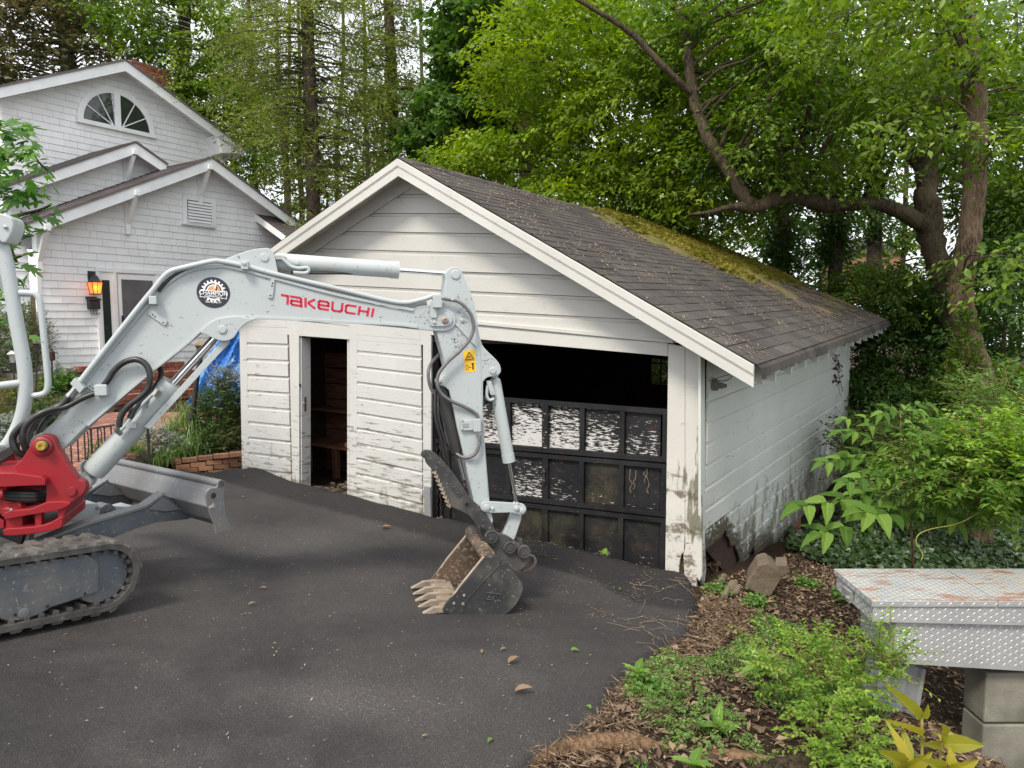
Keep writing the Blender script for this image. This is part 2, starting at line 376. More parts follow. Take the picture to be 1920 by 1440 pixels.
M_rot = simple('rotten_wood', (.10, .060, .038), (.035, .022, .016), .95, 14, bump=1., bscale=30, bd=.02)
M_part = simple('reddish_partition', (.32, .14, .09), (.16, .07, .045), .85, 4, stretch=(1, 1, 6), bump=.4)
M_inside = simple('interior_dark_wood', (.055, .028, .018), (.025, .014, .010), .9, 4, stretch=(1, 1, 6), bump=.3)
M_conc = simple('concrete_block', (.22, .21, .17), (.13, .125, .10), .9, 5, bump=.7, bscale=70, dirt=((.12, .125, .07), .52, .7, 3))
M_gconc = simple('grey_flue_block', (.20, .205, .215), (.28, .28, .28), .85, 5, bump=.5, bscale=60)
M_stone = simple('brown_stone', (.11, .085, .058), (.17, .13, .09), .9, 6, bump=.8, bscale=50, dirt=((.07, .05, .035), .5, .62, 3))
def m_plate():
    t = NT('diamond_plate_aluminium'); co = t.coord('World'); n1 = t.noise(co, 5, 6, .7); sx = t.n('ShaderNodeSeparateXYZ'); g = t.n('ShaderNodeNewGeometry'); t.L(g.outputs['True Normal'], sx.inputs[0])
    c = t.mix(t.step(t.noise(co, 3, 3), .3, .7), (.60, .61, .61), (.47, .49, .50)); at_ = t.n('ShaderNodeAttribute'); at_.attribute_name = 'rust'
    gr = t.step(t.noise(co, 11, 7, .7), .46, .60); c = t.mix(t.math('MULTIPLY', t.math('MULTIPLY', gr, t.math('MULTIPLY', at_.outputs['Fac'], t.step(sx.outputs[2], .6, .8))), .8), c, (.62, .54, .45))
    r = t.step(t.noise(t.coord('World', (1.4, 5, 1)), 2.6, 7, .68), .53, .60)
    c = t.mix(t.math('MULTIPLY', t.math('MULTIPLY', r, t.math('MULTIPLY', at_.outputs['Fac'], t.step(sx.outputs[2], .6, .8))), .85), c, (.42, .17, .08))
    return t.fin(c, t.math('MULTIPLY_ADD', n1, .3, .28), t.bump(t.noise(co, 60, 4), .08, .002), .55)
M_plate = m_plate()
def m_tarp():
    t = NT('blue_tarp'); co = t.coord('World'); n1 = t.noise(co, 9, 5, .6, 1.2)
    c = t.mix(t.step(n1, .4, .65), (.02, .13, .50), (.10, .33, .75)); return t.fin(c, .35, t.bump(n1, .9, .03))
M_tarp = m_tarp()
def m_glass(name, tint=(.03, .04, .035)):
    t = NT(name); t.fin(tint, .04, None, 0., .8); return t.m
M_glass = m_glass('window_glass')
M_screen = simple('storm_door_screen', (.10, .10, .105), (.16, .155, .155), .35, 2, bump=0)
t = NT('lantern_glow'); t.b.inputs['Emission Color'].default_value = (1, .22, .03, 1); t.b.inputs['Emission Strength'].default_value = .85
M_glow = t.fin((.8, .25, .05), .4)
M_bark1 = m_bark('pine_bark', (.050, .036, .028), (.15, .115, .09))
M_bark2 = m_bark('hardwood_bark', (.034, .027, .018), (.13, .100, .062))
M_bark3 = m_bark('mossy_limb_bark', (.040, .033, .024), (.12, .095, .065), (.10, .115, .04))
M_bark4 = m_bark('warm_trunk_bark', (.050, .036, .024), (.215, .155, .098))
M_root = m_bark('root_wood', (.20, .115, .06), (.42, .27, .16))
L_bright = m_leaf('leaf_bright', (.060, .120, .012), (.165, .255, .020), (.38, .46, .055), .45)
L_mid = m_leaf('leaf_mid', (.030, .072, .010), (.090, .160, .018), (.230, .330, .040), .40)
L_dark = m_leaf('leaf_dark', (.020, .055, .010), (.048, .105, .018), (.105, .190, .032), .34)
L_mag = m_leaf('leaf_magnolia', (.040, .060, .018), (.110, .115, .040), (.26, .20, .09), .25, .3, .5)
L_feather = m_leaf('leaf_feather', (.075, .110, .022), (.160, .205, .038), (.27, .32, .06), .42)
L_fig = m_leaf('leaf_fig', (.030, .095, .016), (.080, .185, .030), (.165, .300, .055), .38)
L_ivy = m_leaf('leaf_ivy', (.014, .034, .009), (.030, .062, .014), (.060, .105, .026), .15, .4, .5)
L_weed = m_leaf('leaf_weed', (.055, .130, .025), (.130, .245, .050), (.24, .37, .09), .4)
L_privet = m_leaf('leaf_privet', (.070, .150, .018), (.180, .310, .035), (.34, .47, .07), .45)
L_wal = m_leaf('leaf_walnut', (.050, .115, .018), (.115, .215, .034), (.24, .37, .07), .45, .6, .2)
L_yel = m_leaf('leaf_yellow_seedling', (.24, .25, .035), (.38, .34, .05), (.48, .42, .09), .35, .3, .5)
L_nand = m_leaf('leaf_nandina', (.022, .058, .016), (.055, .110, .028), (.12, .18, .05), .28)
L_lily = m_leaf('leaf_lily', (.070, .140, .030), (.140, .235, .055), (.25, .36, .11), .35)
L_silver = m_leaf('leaf_silver', (.16, .20, .16), (.28, .32, .27), (.44, .48, .42), .25, .7, .2)
L_litter = m_leaf('leaf_litter', (.050, .033, .022), (.135, .088, .058), (.33, .235, .16), .08, .7, .2)
L_straw = m_leaf('leaf_straw', (.085, .052, .032), (.20, .135, .085), (.42, .32, .22), .05, .8, .2)
L_box = m_leaf('leaf_box', (.04, .075, .012), (.12, .16, .025), (.24, .28, .06), .3)
# ---------------------------------------------------------------- ground and driveway
d_ = ray(1313, 900); YR = 6.2; XR = YR*d_[0]/d_[1]
GA = V(-.829, .559, 0); GN = V(-.559, -.829, 0); SA = V(.559, .829, 0); SN = V(.829, -.559, 0)
G = Fr((XR, YR, 0), GA, GN); S = Fr((XR, YR, 0), SA, SN)
def gridmesh(name, xs, ys, hf, mat, parent=None):
    X, Y = np.meshgrid(xs, ys); Z = hf(X, Y); v = np.stack([X, Y, Z], -1).reshape(-1, 3)
    n, m = len(xs), len(ys); i = (np.arange(m-1)[:, None]*n+np.arange(n-1)[None]).reshape(-1)
    me = npmesh(name, v, np.stack([i, i+1, i+n+1, i+n], 1)); me.polygons.foreach_set('use_smooth', [True]*len(me.polygons))
    return put(name, me, mat, parent)
def gbase(X, Y):
    yy = np.where(Y < 13, Y, 13+(1-np.exp(-(np.maximum(Y, 13)-13)/6))*6); xx = np.where(X < 9, X, 9+(1-np.exp(-(np.maximum(X, 9)-9)/6))*6)
    return -.0969*xx-.0872*yy
def soil_h(X, Y):
    h = gbase(X, Y)-.02-.12*np.clip(sdf_poly(X, Y, OUT)/.12, 0, 1)-.30*np.clip((X-2.25)/.6, 0, 1)*np.clip((4.9-Y)/.8, 0, 1)+.05*(fbm(X*1.3, Y*1.3)-.5)+.018*(fbm(X*9, Y*9, 3)-.5)
    return h
def spaced(a, b, f0, f1, mid0, mid1):
    """fine step f0 between mid0 and mid1, growing outside"""
    out = list(np.arange(mid0, mid1, f0)); s = f0; x = mid1
    while x < b: out.append(x); s = min(s*1.12, f1); x += s
    s = f0; x = mid0-f0
    while x > a: out.insert(0, x); s = min(s*1.12, f1); x -= s
    return np.array([a]+out+[b])
# driveway outline traced on the ground, as a signed field
_op = [gpix(*q)[:2] for q in [(960, 1475), (1000, 1428), (1075, 1382), (1130, 1345), (1160, 1290), (1185, 1255), (1230, 1215), (1290, 1190), (1318, 1140), (1300, 1108), (1255, 1082), (1180, 1062), (1080, 1036), (985, 1012), (890, 985), (800, 957), (700, 925), (600, 905), (540, 893), (455, 888)]]
_op += [V(-4.0, 9.42), V(-4.6, 9.15), V(-5.0, 8.2), V(-7.0, 7.5), V(-12, 7.2), V(-12, -2), V(.6, -2), V(.3, 1.2)]
OUT = np.array(_op)
def sdf_poly(X, Y, P):
    d = np.full(X.shape, 1e9); ins = np.zeros(X.shape, bool); n = len(P)
    for i in range(n):
        a, b = P[i], P[(i+1) % n]; e = b-a; wx, wy = X-a[0], Y-a[1]
        t = np.clip((wx*e[0]+wy*e[1])/(e@e), 0, 1); dx, dy = wx-e[0]*t, wy-e[1]*t; d = np.minimum(d, dx*dx+dy*dy)
        c = ((a[1] > Y) != (b[1] > Y)) & (X < (b[0]-a[0])*(Y-a[1])/((b[1]-a[1])+1e-12)+a[0]); ins ^= c
    return np.where(ins, 1, -1)*np.sqrt(d)
mp = gpix(1235, 1120)
def asph_h(X, Y, parts=False):
    d = sdf_poly(X, Y, OUT)+.05*(fbm(X*7, Y*7, 3)-.5)+.03*(fbm(X*25, Y*25, 2)-.5)
    s = np.clip((d+.03)/.10, 0, 1); s = s*s*(3-2*s)
    gx = (X-XR)*GN[0]+(Y-YR)*GN[1]           # distance in front of the garage front
    ga = (X-XR)*GA[0]+(Y-YR)*GA[1]
    berm = .10*np.exp(-((gx-.28)/.20)**2)*(.45+1.1*fbm(ga*1.7, gx*2, 3))*((ga > -.3) & (ga < 7.3))
    berm = berm+.06*np.exp(-((gx-.55)/.35)**2)
    mound = .10*np.exp(-(((X-mp[0])/.35)**2+((Y-mp[1])/.30)**2))+.07*np.exp(-(((X+3.3)/.35)**2+((Y-9.4)/.18)**2))
    if parts: return np.clip((berm+mound)/.055-.25, 0, 1)
    return gbase(X, Y)-.125+.105*s+s*(berm+mound+.009*(fbm(X*.9, Y*.9, 3)-.5)+.006*(fbm(X*14, Y*14, 3)-.5))
xs = np.concatenate([np.arange(-12, -6, .12), np.arange(-6, 2.9, .028)]); ys = np.concatenate([np.arange(-2, 1.4, .12), np.arange(1.4, 10.2, .028)])
X, Y = np.meshgrid(xs, ys); dd = sdf_poly(X, Y, OUT)
Z = asph_h(X, Y); v = np.stack([X, Y, Z], -1).reshape(-1, 3); n, m = len(xs), len(ys)
i = (np.arange(m-1)[:, None]*n+np.arange(n-1)[None]).reshape(-1); keep = (dd.reshape(-1)[i] > -.14); i = i[keep]
fresh = asph_h(X, Y, True).reshape(-1)
me = npmesh('driveway', v, np.stack([i, i+1, i+n+1, i+n], 1)); me.polygons.foreach_set('use_smooth', [True]*len(me.polygons))
me.attributes.new('fresh', 'FLOAT', 'POINT').data.foreach_set('value', fresh.astype(np.float32)); wc = [gpix(660, 1310), gpix(330, 1420), gpix(560, 1010), gpix(940, 1240), gpix(250, 1240)]; wv_ = sum(a_*np.exp(-(((X-w_[0])/rx_)**2+((Y-w_[1])/ry_)**2)) for w_, a_, rx_, ry_ in zip(wc, (.9, .6, .8, .45, .5), (.55, .6, .8, .5, .8), (.28, .3, .7, .5, .35))).reshape(-1)
me.attributes.new('worn', 'FLOAT', 'POINT').data.foreach_set('value', wv_.astype(np.float32)); o = put('asphalt_driveway', me, M_asph); tag(o, kind='structure')
o = gridmesh('ground', spaced(-90, 90, .035, 4, .3, 6.5), spaced(-6, 160, .035, 4, 1.2, 9), soil_h, M_soil); tag(o, kind='structure')
def ah(x, y): return float(asph_h(np.array([[x]]), np.array([[y]]))[0, 0])
# ---------------------------------------------------------------- garage
rnd = random.Random(3)
GB = G.P(880, 1000)
gar = thing('garage', 'dilapidated white wooden garage with low mossy gable roof and half open black door', 'garage', (XR, YR, -.7))
def zline(fr, p, q, n=0.):
    a0, z0 = fr.px(*p, n); a1, z1 = fr.px(*q, n); k = (z1-z0)/(a1-a0); return lambda a: z0+k*(a-a0)
def clipboard(fr, zb, zt, aL, aR, n0=0., cove=True, thick=.024):
    """one lap board: section profile swept between aL(z) and aR(z)"""
    prof = [(0, .0), (thick, .0), (thick, .79), (thick*.2, .83), (thick*.35, .90), (thick*.45, .905), (thick*.45, .975), (0, .978)] if cove else [(0, 0), (thick, 0), (thick, .97), (0, .97)]
    def pt(t, nn, af, a0):
        a = a0
        for _ in range(4): z = zb(a)+(zt(a)-zb(a))*t; a = af(z)
        return fr.w(a, n0+nn, z)
    Lp = [pt(t, nn, aL, aL(0) if True else 0) for nn, t in prof]; Rp = [pt(t, nn, aR, 0) for nn, t in prof]
    k = len(prof); m = MB(); fs = [(i, (i+1) % k, k+(i+1) % k, k+i) for i in range(k)]+[tuple(range(k-1, -1, -1)), tuple(range(k, 2*k))]
    m.add(Lp+Rp, fs); return m
def flipfix(o):
    import bmesh
    b = bmesh.new(); b.from_mesh(o.data); bmesh.ops.recalc_face_normals(b, faces=b.faces); b.to_mesh(o.data); b.free(); return o
def panel(fr, c, nb, mat, name='siding_board', lab=None, n0=0., skip_ends=0):
    """c: top-left, top-right, bottom-right, bottom-left pixels on plane n0; nb boards"""
    top = zline(fr, c[0], c[1], n0); bot = zline(fr, c[3], c[2], n0)
    a0 = .5*(fr.px(*c[0], n0)[0]+fr.px(*c[3], n0)[0]); a1 = .5*(fr.px(*c[1], n0)[0]+fr.px(*c[2], n0)[0])
    for i in range(nb):
        f0, f1 = i/nb, (i+1)/nb
        zb = lambda a, f=f0: bot(a)+(top(a)-bot(a))*f; zt = lambda a, f=f1: bot(a)+(top(a)-bot(a))*f
        j = rnd.uniform(-.002, .003)
        flipfix(clipboard(fr, zb, zt, lambda z: a0, lambda z: a1, n0+j).obj(name, mat, gar))
panel(G, [(461, 582), (541, 583), (548, 915), (467, 904)], 11, M_gboard)
panel(G, [(669, 598), (793, 606), (793, 972), (669, 940)], 12, M_gboard)
# backing wall of the front (dark boards just behind), round the two openings
def wallpoly(fr, pix, n0, th, name, mat, par=gar, **k):
    m = MB(); m.prism([fr.P(x, y, n0) for x, y in pix], -fr.N*th); return m.obj(name, mat, par, **k)
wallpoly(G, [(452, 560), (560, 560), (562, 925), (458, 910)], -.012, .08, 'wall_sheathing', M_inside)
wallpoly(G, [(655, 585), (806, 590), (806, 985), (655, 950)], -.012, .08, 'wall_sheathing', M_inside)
# gable boards
rk_n = .34
RL = lambda p, q, n: (lambda: None)
# rake lines of the wall: from the roof underside
apx = G.px(752, 330, rk_n); rgt = G.px(1408, 706, rk_n); lft = G.px(540, 470, rk_n)
kR = (rgt[1]-apx[1])/(rgt[0]-apx[0]); kL = (lft[1]-apx[1])/(lft[0]-apx[0]); aA, zA = apx
zroof = lambda a: zA+(kR*(a-aA) if a < aA else kL*(a-aA))       # underside of the fascia, along the front
aRz = lambda z: min(aA, max(.02, aA+(z-zA-.03)/kR)) if True else 0
A_LEFT = G.px(452, 800)[0]
aLz = lambda z: max(aA, min(A_LEFT-.02, aA+(z-zA-.03)/kL))
base = zline(G, (893, 618), (1250, 641)); l470 = zline(G, (640, 467), (987, 476.5))
for i in range(-1, 12):
    f = i/4.
    zb = lambda a, f=f: base(a)+(l470(a)-base(a))*f*1.0; zt = lambda a, f=f+.25: base(a)+(l470(a)-base(a))*f
    mid = zb(aA)
    if mid > zA-.12: break
    if i == -1:
        hl = G.px(668, 600)[0]
        flipfix(clipboard(G, zb, zt, lambda z: min(aLz(z), A_LEFT-.05), lambda z: G.px(806, 600)[0], 0).obj('gable_board', M_gboard, gar)); continue
    flipfix(clipboard(G, zb, zt, aLz, aRz, rnd.uniform(-.002, .003)).obj('gable_board', M_gwhite, gar))
m = MB(); m.prism([G.w(A_LEFT-.02, -.012, base(A_LEFT)), G.w(aA, -.012, zA+.02), G.w(.02, -.012, zroof(.02)+.02), G.w(.02, -.012, base(0)-.05), G.w(A_LEFT-.02, -.012, base(A_LEFT)-.3)], -GN*.05); m.obj('gable_sheathing', M_inside, gar)
# corner boards, door trims, headers (each a board)
def trim(fr, pix, name, mat=M_gboard, n0=.0, th=.026, bevel=.003, par=gar, label=None):
    m = MB(); m.prism([fr.P(x, y, n0+th) for x, y in pix], -fr.N*th); return m.obj(name, mat, par, bevel=bevel, label=label)
trim(G, [(448, 575), (461, 575), (467, 905), (454, 902)], 'corner_board', n0=.001)
trim(G, [(541, 583), (560, 584), (561, 925), (548, 918)], 'door_trim', n0=.001)
trim(G, [(655, 596), (669, 597), (669, 942), (655, 938)], 'door_trim', n0=.001)
trim(G, [(793, 606), (808, 607), (808, 975), (806, 980), (793, 975)], 'door_trim', n0=.001)
trim(G, [(560, 600), (655, 611), (655, 596), (560, 590)], 'door_head', n0=.004)
# man door jamb, reaching inwards
m = MB(); m.prism([G.P(560, 600, -.005), G.P(561, 925, -.005), G.P(566, 926, -.005), G.P(565, 600, -.005)], -GN*.15); m.obj('door_jamb', M_gboard, gar, bevel=.003)
m = MB(); m.prism([G.P(651, 611, -.005), G.P(651, 940, -.005), G.P(655, 940, -.005), G.P(655, 611, -.005)], -GN*.15); m.obj('door_jamb', M_gboard, gar)
p = G.P(566, 722, -.02); MB().box(p, GA*.006, V(0, 0, .018), GN*.045).obj('strike_plate', M_black, gar)
p = G.P(567, 756, -.03); MB().cyl(p, p-GA*.05, .012, 10).obj('door_latch', M_zinc, gar)
m = MB(); m.prism([G.P(568, 738, -.05), G.P(568, 790, -.05), G.P(571, 770, -.05), G.P(571, 745, -.05)], -GN*.03); m.obj('splintered_wood', M_wood, gar)
# garage door header, frieze
trim(G, [(806, 628), (1252, 668), (1252, 643), (806, 607)], 'header_board', M_gwhite, .002, .03)
trim(G, [(806, 600), (1262, 644), (1262, 636), (806, 594)], 'frieze_moulding', M_gwhite, .004, .045)
# the white double post at the right corner, with torn bottom edges
trim(G, [(1253, 645), (1284, 650), (1284, 1000), (1282, 1035), (1277, 1040), (1273, 1062), (1271, 1096), (1262, 1088), (1250, 1086), (1247, 1075)], 'corner_board', M_gpost, .004, .034)
trim(G, [(1284.6, 650), (1313, 655), (1316, 1080), (1311, 1090), (1306, 1082), (1305, 1112), (1298, 1100), (1294, 1104), (1284, 1094), (1281, 1040), (1284.6, 1028)], 'corner_board', M_gpost, .004, .032)
MB().box(G.P(1277, 1062, -.03), GA*.05, GN*.02, V(0, 0, .3)).obj('rotten_stud', M_rot, gar)
trim(S, [(1314, 655), (1322, 652), (1322, 1012), (1324, 1068), (1322, 1090), (1317, 1098), (1314, 1078)], 'corner_board', M_gside, .001, .024)
# bracket post foot at the left of the big door
trim(G, [(794, 912), (806, 914), (808, 985), (796, 978)], 'post_foot', M_gconc, .03, .03)
# ---- right side wall: boards, the lowest rotted away
cut = [(1320, 1030), (1338, 1012), (1356, 996), (1360, 1004), (1367, 1022), (1378, 1030), (1384, 1050), (1373, 1078), (1382, 1072), (1400, 1050), (1409, 1022), (1412, 1040), (1422, 1036), (1430, 1028), (1437, 1022), (1445, 1030), (1452, 1026), (1465, 1010), (1506, 963), (1583, 881), (1592, 872)]
ca = np.array([S.px(*q) for q in cut]); ca[:, 0] = np.maximum.accumulate(ca[:, 0]+np.arange(len(ca))*1e-4)
A_FAR = S.px(1588, 760)[0]
def cutz(a): return float(np.interp(a, ca[:, 0], ca[:, 1]))
nl = lambda i: (1322, 788+40.3*i); fl = lambda i: (1588, 672+23.2*i)
sb_b = None
for i in range(-4, 10):
    zt = zline(S, nl(i), fl(i)); zb = zline(S, nl(i+1), fl(i+1)); a0 = S.px(1322, 800)[0]; a1 = A_FAR-.02
    if i < 5 or True:
        N_ = 60 if i >= 5 else 1; cols = np.linspace(a0, a1, N_+1); j = rnd.uniform(-.002, .002); m = MB()
        if N_ == 1:
            flipfix(clipboard(S, zb, zt, lambda z: a0, lambda z: a1, j).obj('side_board', M_gside, gar)); continue
        cols = np.unique(np.concatenate([cols, ca[:, 0][(ca[:, 0] > a0) & (ca[:, 0] < a1)]]))
        # rotted board: swept profile whose lower edge follows the torn line
        prev = None
        for a in cols:
            zb_, zt_ = zb(a), zt(a); lo = max(zb_, cutz(a)+.012*math.sin(a*90)+.01*math.sin(a*47))
            if lo > zt_-.012: prev = None; continue
            h = zt_-zb_
            if i == 9 and lo > zb_+.01: pass
            ring = [S.w(a, j+nn, max(lo, zb_+t*h)) for nn, t in [(0, 0), (.02, 0), (.02, .80), (.007, .86), (.007, .985), (0, .985)]]
            m.v += [tuple(q) for q in ring]; k = len(m.v)-6
            if prev is not None: m.f += [(prev+q, prev+(q+1) % 6, k+(q+1) % 6, k+q) for q in range(6)]
            else: m.f.append(tuple(k+q for q in range(5, -1, -1)))
            prev = k
        if m.f:
            o = flipfix(m.obj('side_board', M_gside, gar, label='side board with its lower edge rotted away' if i > 5 else None)); of_ = off(gar)
            rv_ = [max(0, 1-((co.z+of_[2])-cutz(float((V(*co)+of_-S.o)@S.A)))/.42)*(1. if float((V(*co)+of_-S.o)@S.A) < 2.6 else .6) for co in (q.co for q in o.data.vertices)]
            o.data.attributes.new('rot', 'FLOAT', 'POINT').data.foreach_set('value', rv_)
m = MB(); m.prism([S.w(.35, -.02, -1.05), S.w(.35, -.02, .2), S.w(A_FAR, -.02, .6), S.w(A_FAR, -.02, -1.25+.12)], -SN*.02); 
# studs and dark sheathing behind the side boards
sh = MB(); sh.prism([S.w(.9, -.014, cutz(1.4)+.05), S.w(.02, -.014, -.32), S.w(.02, -.014, .55), S.w(A_FAR, -.014, 1.2), S.w(A_FAR, -.014, cutz(A_FAR)+.02), S.w(2.2, -.014, cutz(2.2)+.06)], -SN*.03); sh.obj('side_sheathing', M_inside, gar)
trim(S, [(1584, 655), (1594, 650), (1584, 885), (1576, 890)], 'corner_board', M_gside, .001, .03)
for px_, w_ in ((1340, 12), (1420, 10), (1447, 8)):
    p = S.P(px_, 1040, -.06); MB().box(p+V(0, 0, -.15), SA*.035, SN*.03, V(0, 0, .35)).obj('stud', M_wood, gar)
m = MB()
for k in range(60):     # crumbling rot round the hole
    a = rnd.uniform(.05, .9); z = -.75+rnd.uniform(-.12, .25)
    p = S.w(a, rnd.uniform(-.10, -.02), z); m.box(p, nrm([rnd.uniform(-1, 1) for _ in range(3)])*rnd.uniform(.02, .07), nrm([rnd.uniform(-1, 1), rnd.uniform(-1, 1), .2])*.012, V(0, 0, rnd.uniform(.008, .03)))
m.obj('crumbled_rot', M_rot, gar, kind='stuff')
# lamp socket and cable on the side wall
p = S.P(1335, 722, .02); MB().lathe(p, SN, [(0, .05), (.05, .05), (.06, .028), (.10, .028), (.105, .018), (.13, .018)], 14).obj('lamp_socket', M_conc, gar, smooth='auto')
MB().tube(smooth_path([S.P(1334, 708, .05), S.P(1350, 714, .06), S.P(1366, 712, .05), S.P(1376, 700, .04), S.P(1377, 690, .03)]), .004, 6).obj('socket_cable', M_black, gar, smooth=True)
# back and left walls, interior
DEP = A_FAR; zf = -1.05
def wz(a): return zroof(a)
bk = Fr(S.w(DEP, 0, 0), GA, SA)
g0, g1 = bk.px(1221, 672), bk.px(1258, 722)
def bbox_(fr, a0, a1, z0, z1, name, mat, th=.06): 
    m = MB(); m.prism([fr.w(a0, 0, z0), fr.w(a1, 0, z0), fr.w(a1, 0, z1), fr.w(a0, 0, z1)], fr.N*th); return m.obj(name, mat, gar)
wa1, wz1 = g0; wa0, wz0 = g1
def backpiece(a0, a1, z0=None, z1=None):
    """vertical strip of the back wall, up to the underside of the roof"""
    tops = sorted({a0, a1, *( [RIDGE_A] if a0 < RIDGE_A < a1 else [])}); top = lambda a: (zroof(a)+.02) if z1 is None else z1
    m = MB(); lo = -2.2 if z0 is None else z0
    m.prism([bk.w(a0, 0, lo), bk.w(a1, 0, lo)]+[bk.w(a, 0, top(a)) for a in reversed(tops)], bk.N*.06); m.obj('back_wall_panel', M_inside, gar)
RIDGE_A = aA
backpiece(0, wa0); backpiece(wa1, A_LEFT); backpiece(wa0, wa1, None, wz0); backpiece(wa0, wa1, wz1)
m = MB(); c_ = .5*(wa0+wa1); m.box(bk.w(c_, .01, .5*(wz0+wz1)), GA*.012, SA*.02, V(0, 0, .5*(wz1-wz0))); m.box(bk.w(c_, .01, wz1-.1), GA*.5*(wa1-wa0), SA*.015, V(0, 0, .012)); m.obj('window_bar', M_inside, gar)
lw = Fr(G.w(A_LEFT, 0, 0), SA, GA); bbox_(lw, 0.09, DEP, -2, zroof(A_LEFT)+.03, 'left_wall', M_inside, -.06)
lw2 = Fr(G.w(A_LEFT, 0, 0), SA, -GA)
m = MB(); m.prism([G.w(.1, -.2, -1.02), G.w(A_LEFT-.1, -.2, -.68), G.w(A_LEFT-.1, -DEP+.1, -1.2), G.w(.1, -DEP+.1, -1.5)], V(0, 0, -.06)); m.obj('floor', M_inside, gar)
inn = Fr(G.w(0, -1.5, 0), GA, GN)
a_, b_ = inn.px(560, 700), inn.px(670, 930)
for k in range(9):      # plank partition seen through the small door
    z0 = b_[1]+.05+k*.24; MB().box(inn.w(.5*(a_[0]+b_[0]), 0, z0+.11), GA*1.6, GN*.012, V(0, 0, .112)).obj('partition_plank', M_part, gar)
MB().box(inn.w(b_[0]+.1, .3, b_[1]+.85), GA*.5, GN*.25, V(0, 0, .02)).obj('workbench', M_part, gar)
for aa in (-.25, .5): MB().box(inn.w(b_[0]+.1+aa*.8, .5, b_[1]+.40), GA*.04, GN*.04, V(0, 0, .5)).obj('bench_leg', M_wood, gar)
MB().box(inn.w(b_[0]+.3, .2, b_[1]+1.35), GA*.6, GN*.16, V(0, 0, .015)).obj('shelf', M_part, gar)
MB().box(G.w(G.px(600, 900)[0]+.15, -.9, -.35), GA*.03, GN*.3+V(0, 0, .3), V(0, 0, .03)).obj('leaning_plank', M_wood, gar)
m = MB()
for k in range(160):
    p = G.w(G.px(612, 900)[0]+rnd.uniform(-.42, .42), -rnd.uniform(.0, 1.4), -.62+rnd.uniform(0, .06)); m.box(p, nrm([rnd.uniform(-1, 1), rnd.uniform(-1, 1), 0])*rnd.uniform(.02, .09), nrm([rnd.uniform(-1, 1), rnd.uniform(-1, 1), .4])*.015, V(0, 0, .006))
m.obj('floor_debris', M_stone, gar, kind='stuff')
# ---- sectional garage door, top section up
gd = Fr(G.w(0, -.10, 0), GA, GN)
tl, tr = zline(gd, (815, 736), (1248, 767)), None
aR_, aL_ = gd.px(1250, 900)[0]-.01, gd.px(812, 900)[0]
tops = [(905, 742), (1248, 767)]; r1 = [(905, 840), (1246, 868)]; r2 = [(905, 932), (1246, 970)]; bo = [(905, 1010), (1246, 1078)]
ZL = [zline(gd, *q) for q in (tops, r1, r2, bo)]
def door_obj(m, name, par, pa, mo):
    o = m.obj(name, M_gdoor, par)
    me = o.data; nv = len(me.vertices)
    for nm, f in (('peel', pa), ('mould', mo)):
        at_ = me.attributes.new(nm, 'FLOAT', 'POINT'); at_.data.foreach_set('value', [f(v.co) if callable(f) else f for v in me.vertices])
    return o
gdo = door_obj(MB().box(gd.w(.5*(aR_+aL_), -.035, -.35), GA*.5*(aL_-aR_), GN*.006, V(0, 0, .62)), 'garage_door', gar, -.3, -.2)
stl = [gd.px(x, 800)[0] for x in (1243, 1167, 1092, 1023, 954)]; cw = (stl[4]-stl[0])/4; stl += [stl[4]+cw, stl[4]+2*cw-.02]
peelv = {(0, 0): .015, (0, 1): .075, (0, 2): .125, (0, 3): .15, (0, 4): .10, (1, 3): .05, (1, 2): -.02}
mouldv = {(1, 1): .17, (2, 3): .17, (2, 2): .10, (2, 1): .08, (2, 0): .05, (2, 4): .12, (1, 0): -.05}
for r in range(3):
    zt, zb = ZL[r], ZL[r+1]
    for c in range(6):
        a0, a1 = stl[c]+.03, stl[c+1]-.03
        P_ = [gd.w(a0, -.02, zt(a0)-.05), gd.w(a1, -.02, zt(a1)-.05), gd.w(a1, -.02, zb(a1)+.06), gd.w(a0, -.02, zb(a0)+.06)]
        m = MB(); nx, ny = 10, 12
        for j in range(ny+1):
            for i in range(nx+1): m.v.append(tuple((P_[0]*(1-i/nx)+P_[1]*i/nx)*(1-j/ny)+(P_[3]*(1-i/nx)+P_[2]*i/nx)*j/ny))
        m.f = [(j*(nx+1)+i, (j+1)*(nx+1)+i, (j+1)*(nx+1)+i+1, j*(nx+1)+i+1) for j in range(ny) for i in range(nx)]
        pv = peelv.get((r, c), -.09); mv = mouldv.get((r, c), -.12)
        pf = [pv+(.15*(j/ny-.62)) - .10*max(0, abs(i/nx-.5)-.42)*10 for j in range(ny+1) for i in range(nx+1)]
        mf = [mv-.25*max(0, abs(i/nx-.5)-.32) for j in range(ny+1) for i in range(nx+1)]
        me = m.mesh('door_panel', off(gdo)); o = put('door_panel', me, M_gdoor, gdo)
        for nm, f in (('peel', pf), ('mould', mf)): me.attributes.new(nm, 'FLOAT', 'POINT').data.foreach_set('value', f)
    for c in range(7):
        a = stl[c]; w = .026 if c not in (0, 3, 6) else .036
        if c == 0: a = aR_+.02
        m = MB(); m.prism([gd.w(a-w, .012, zt(a)-.045), gd.w(a+w, .012, zt(a)-.045), gd.w(a+w, .012, zb(a)+.05), gd.w(a-w, .012, zb(a)+.05)], -GN*.03)
        door_obj(m, 'stile', gdo, (-.02 if (c == 3 and r < 1) else -.2), (.06 if r == 2 else -.2))
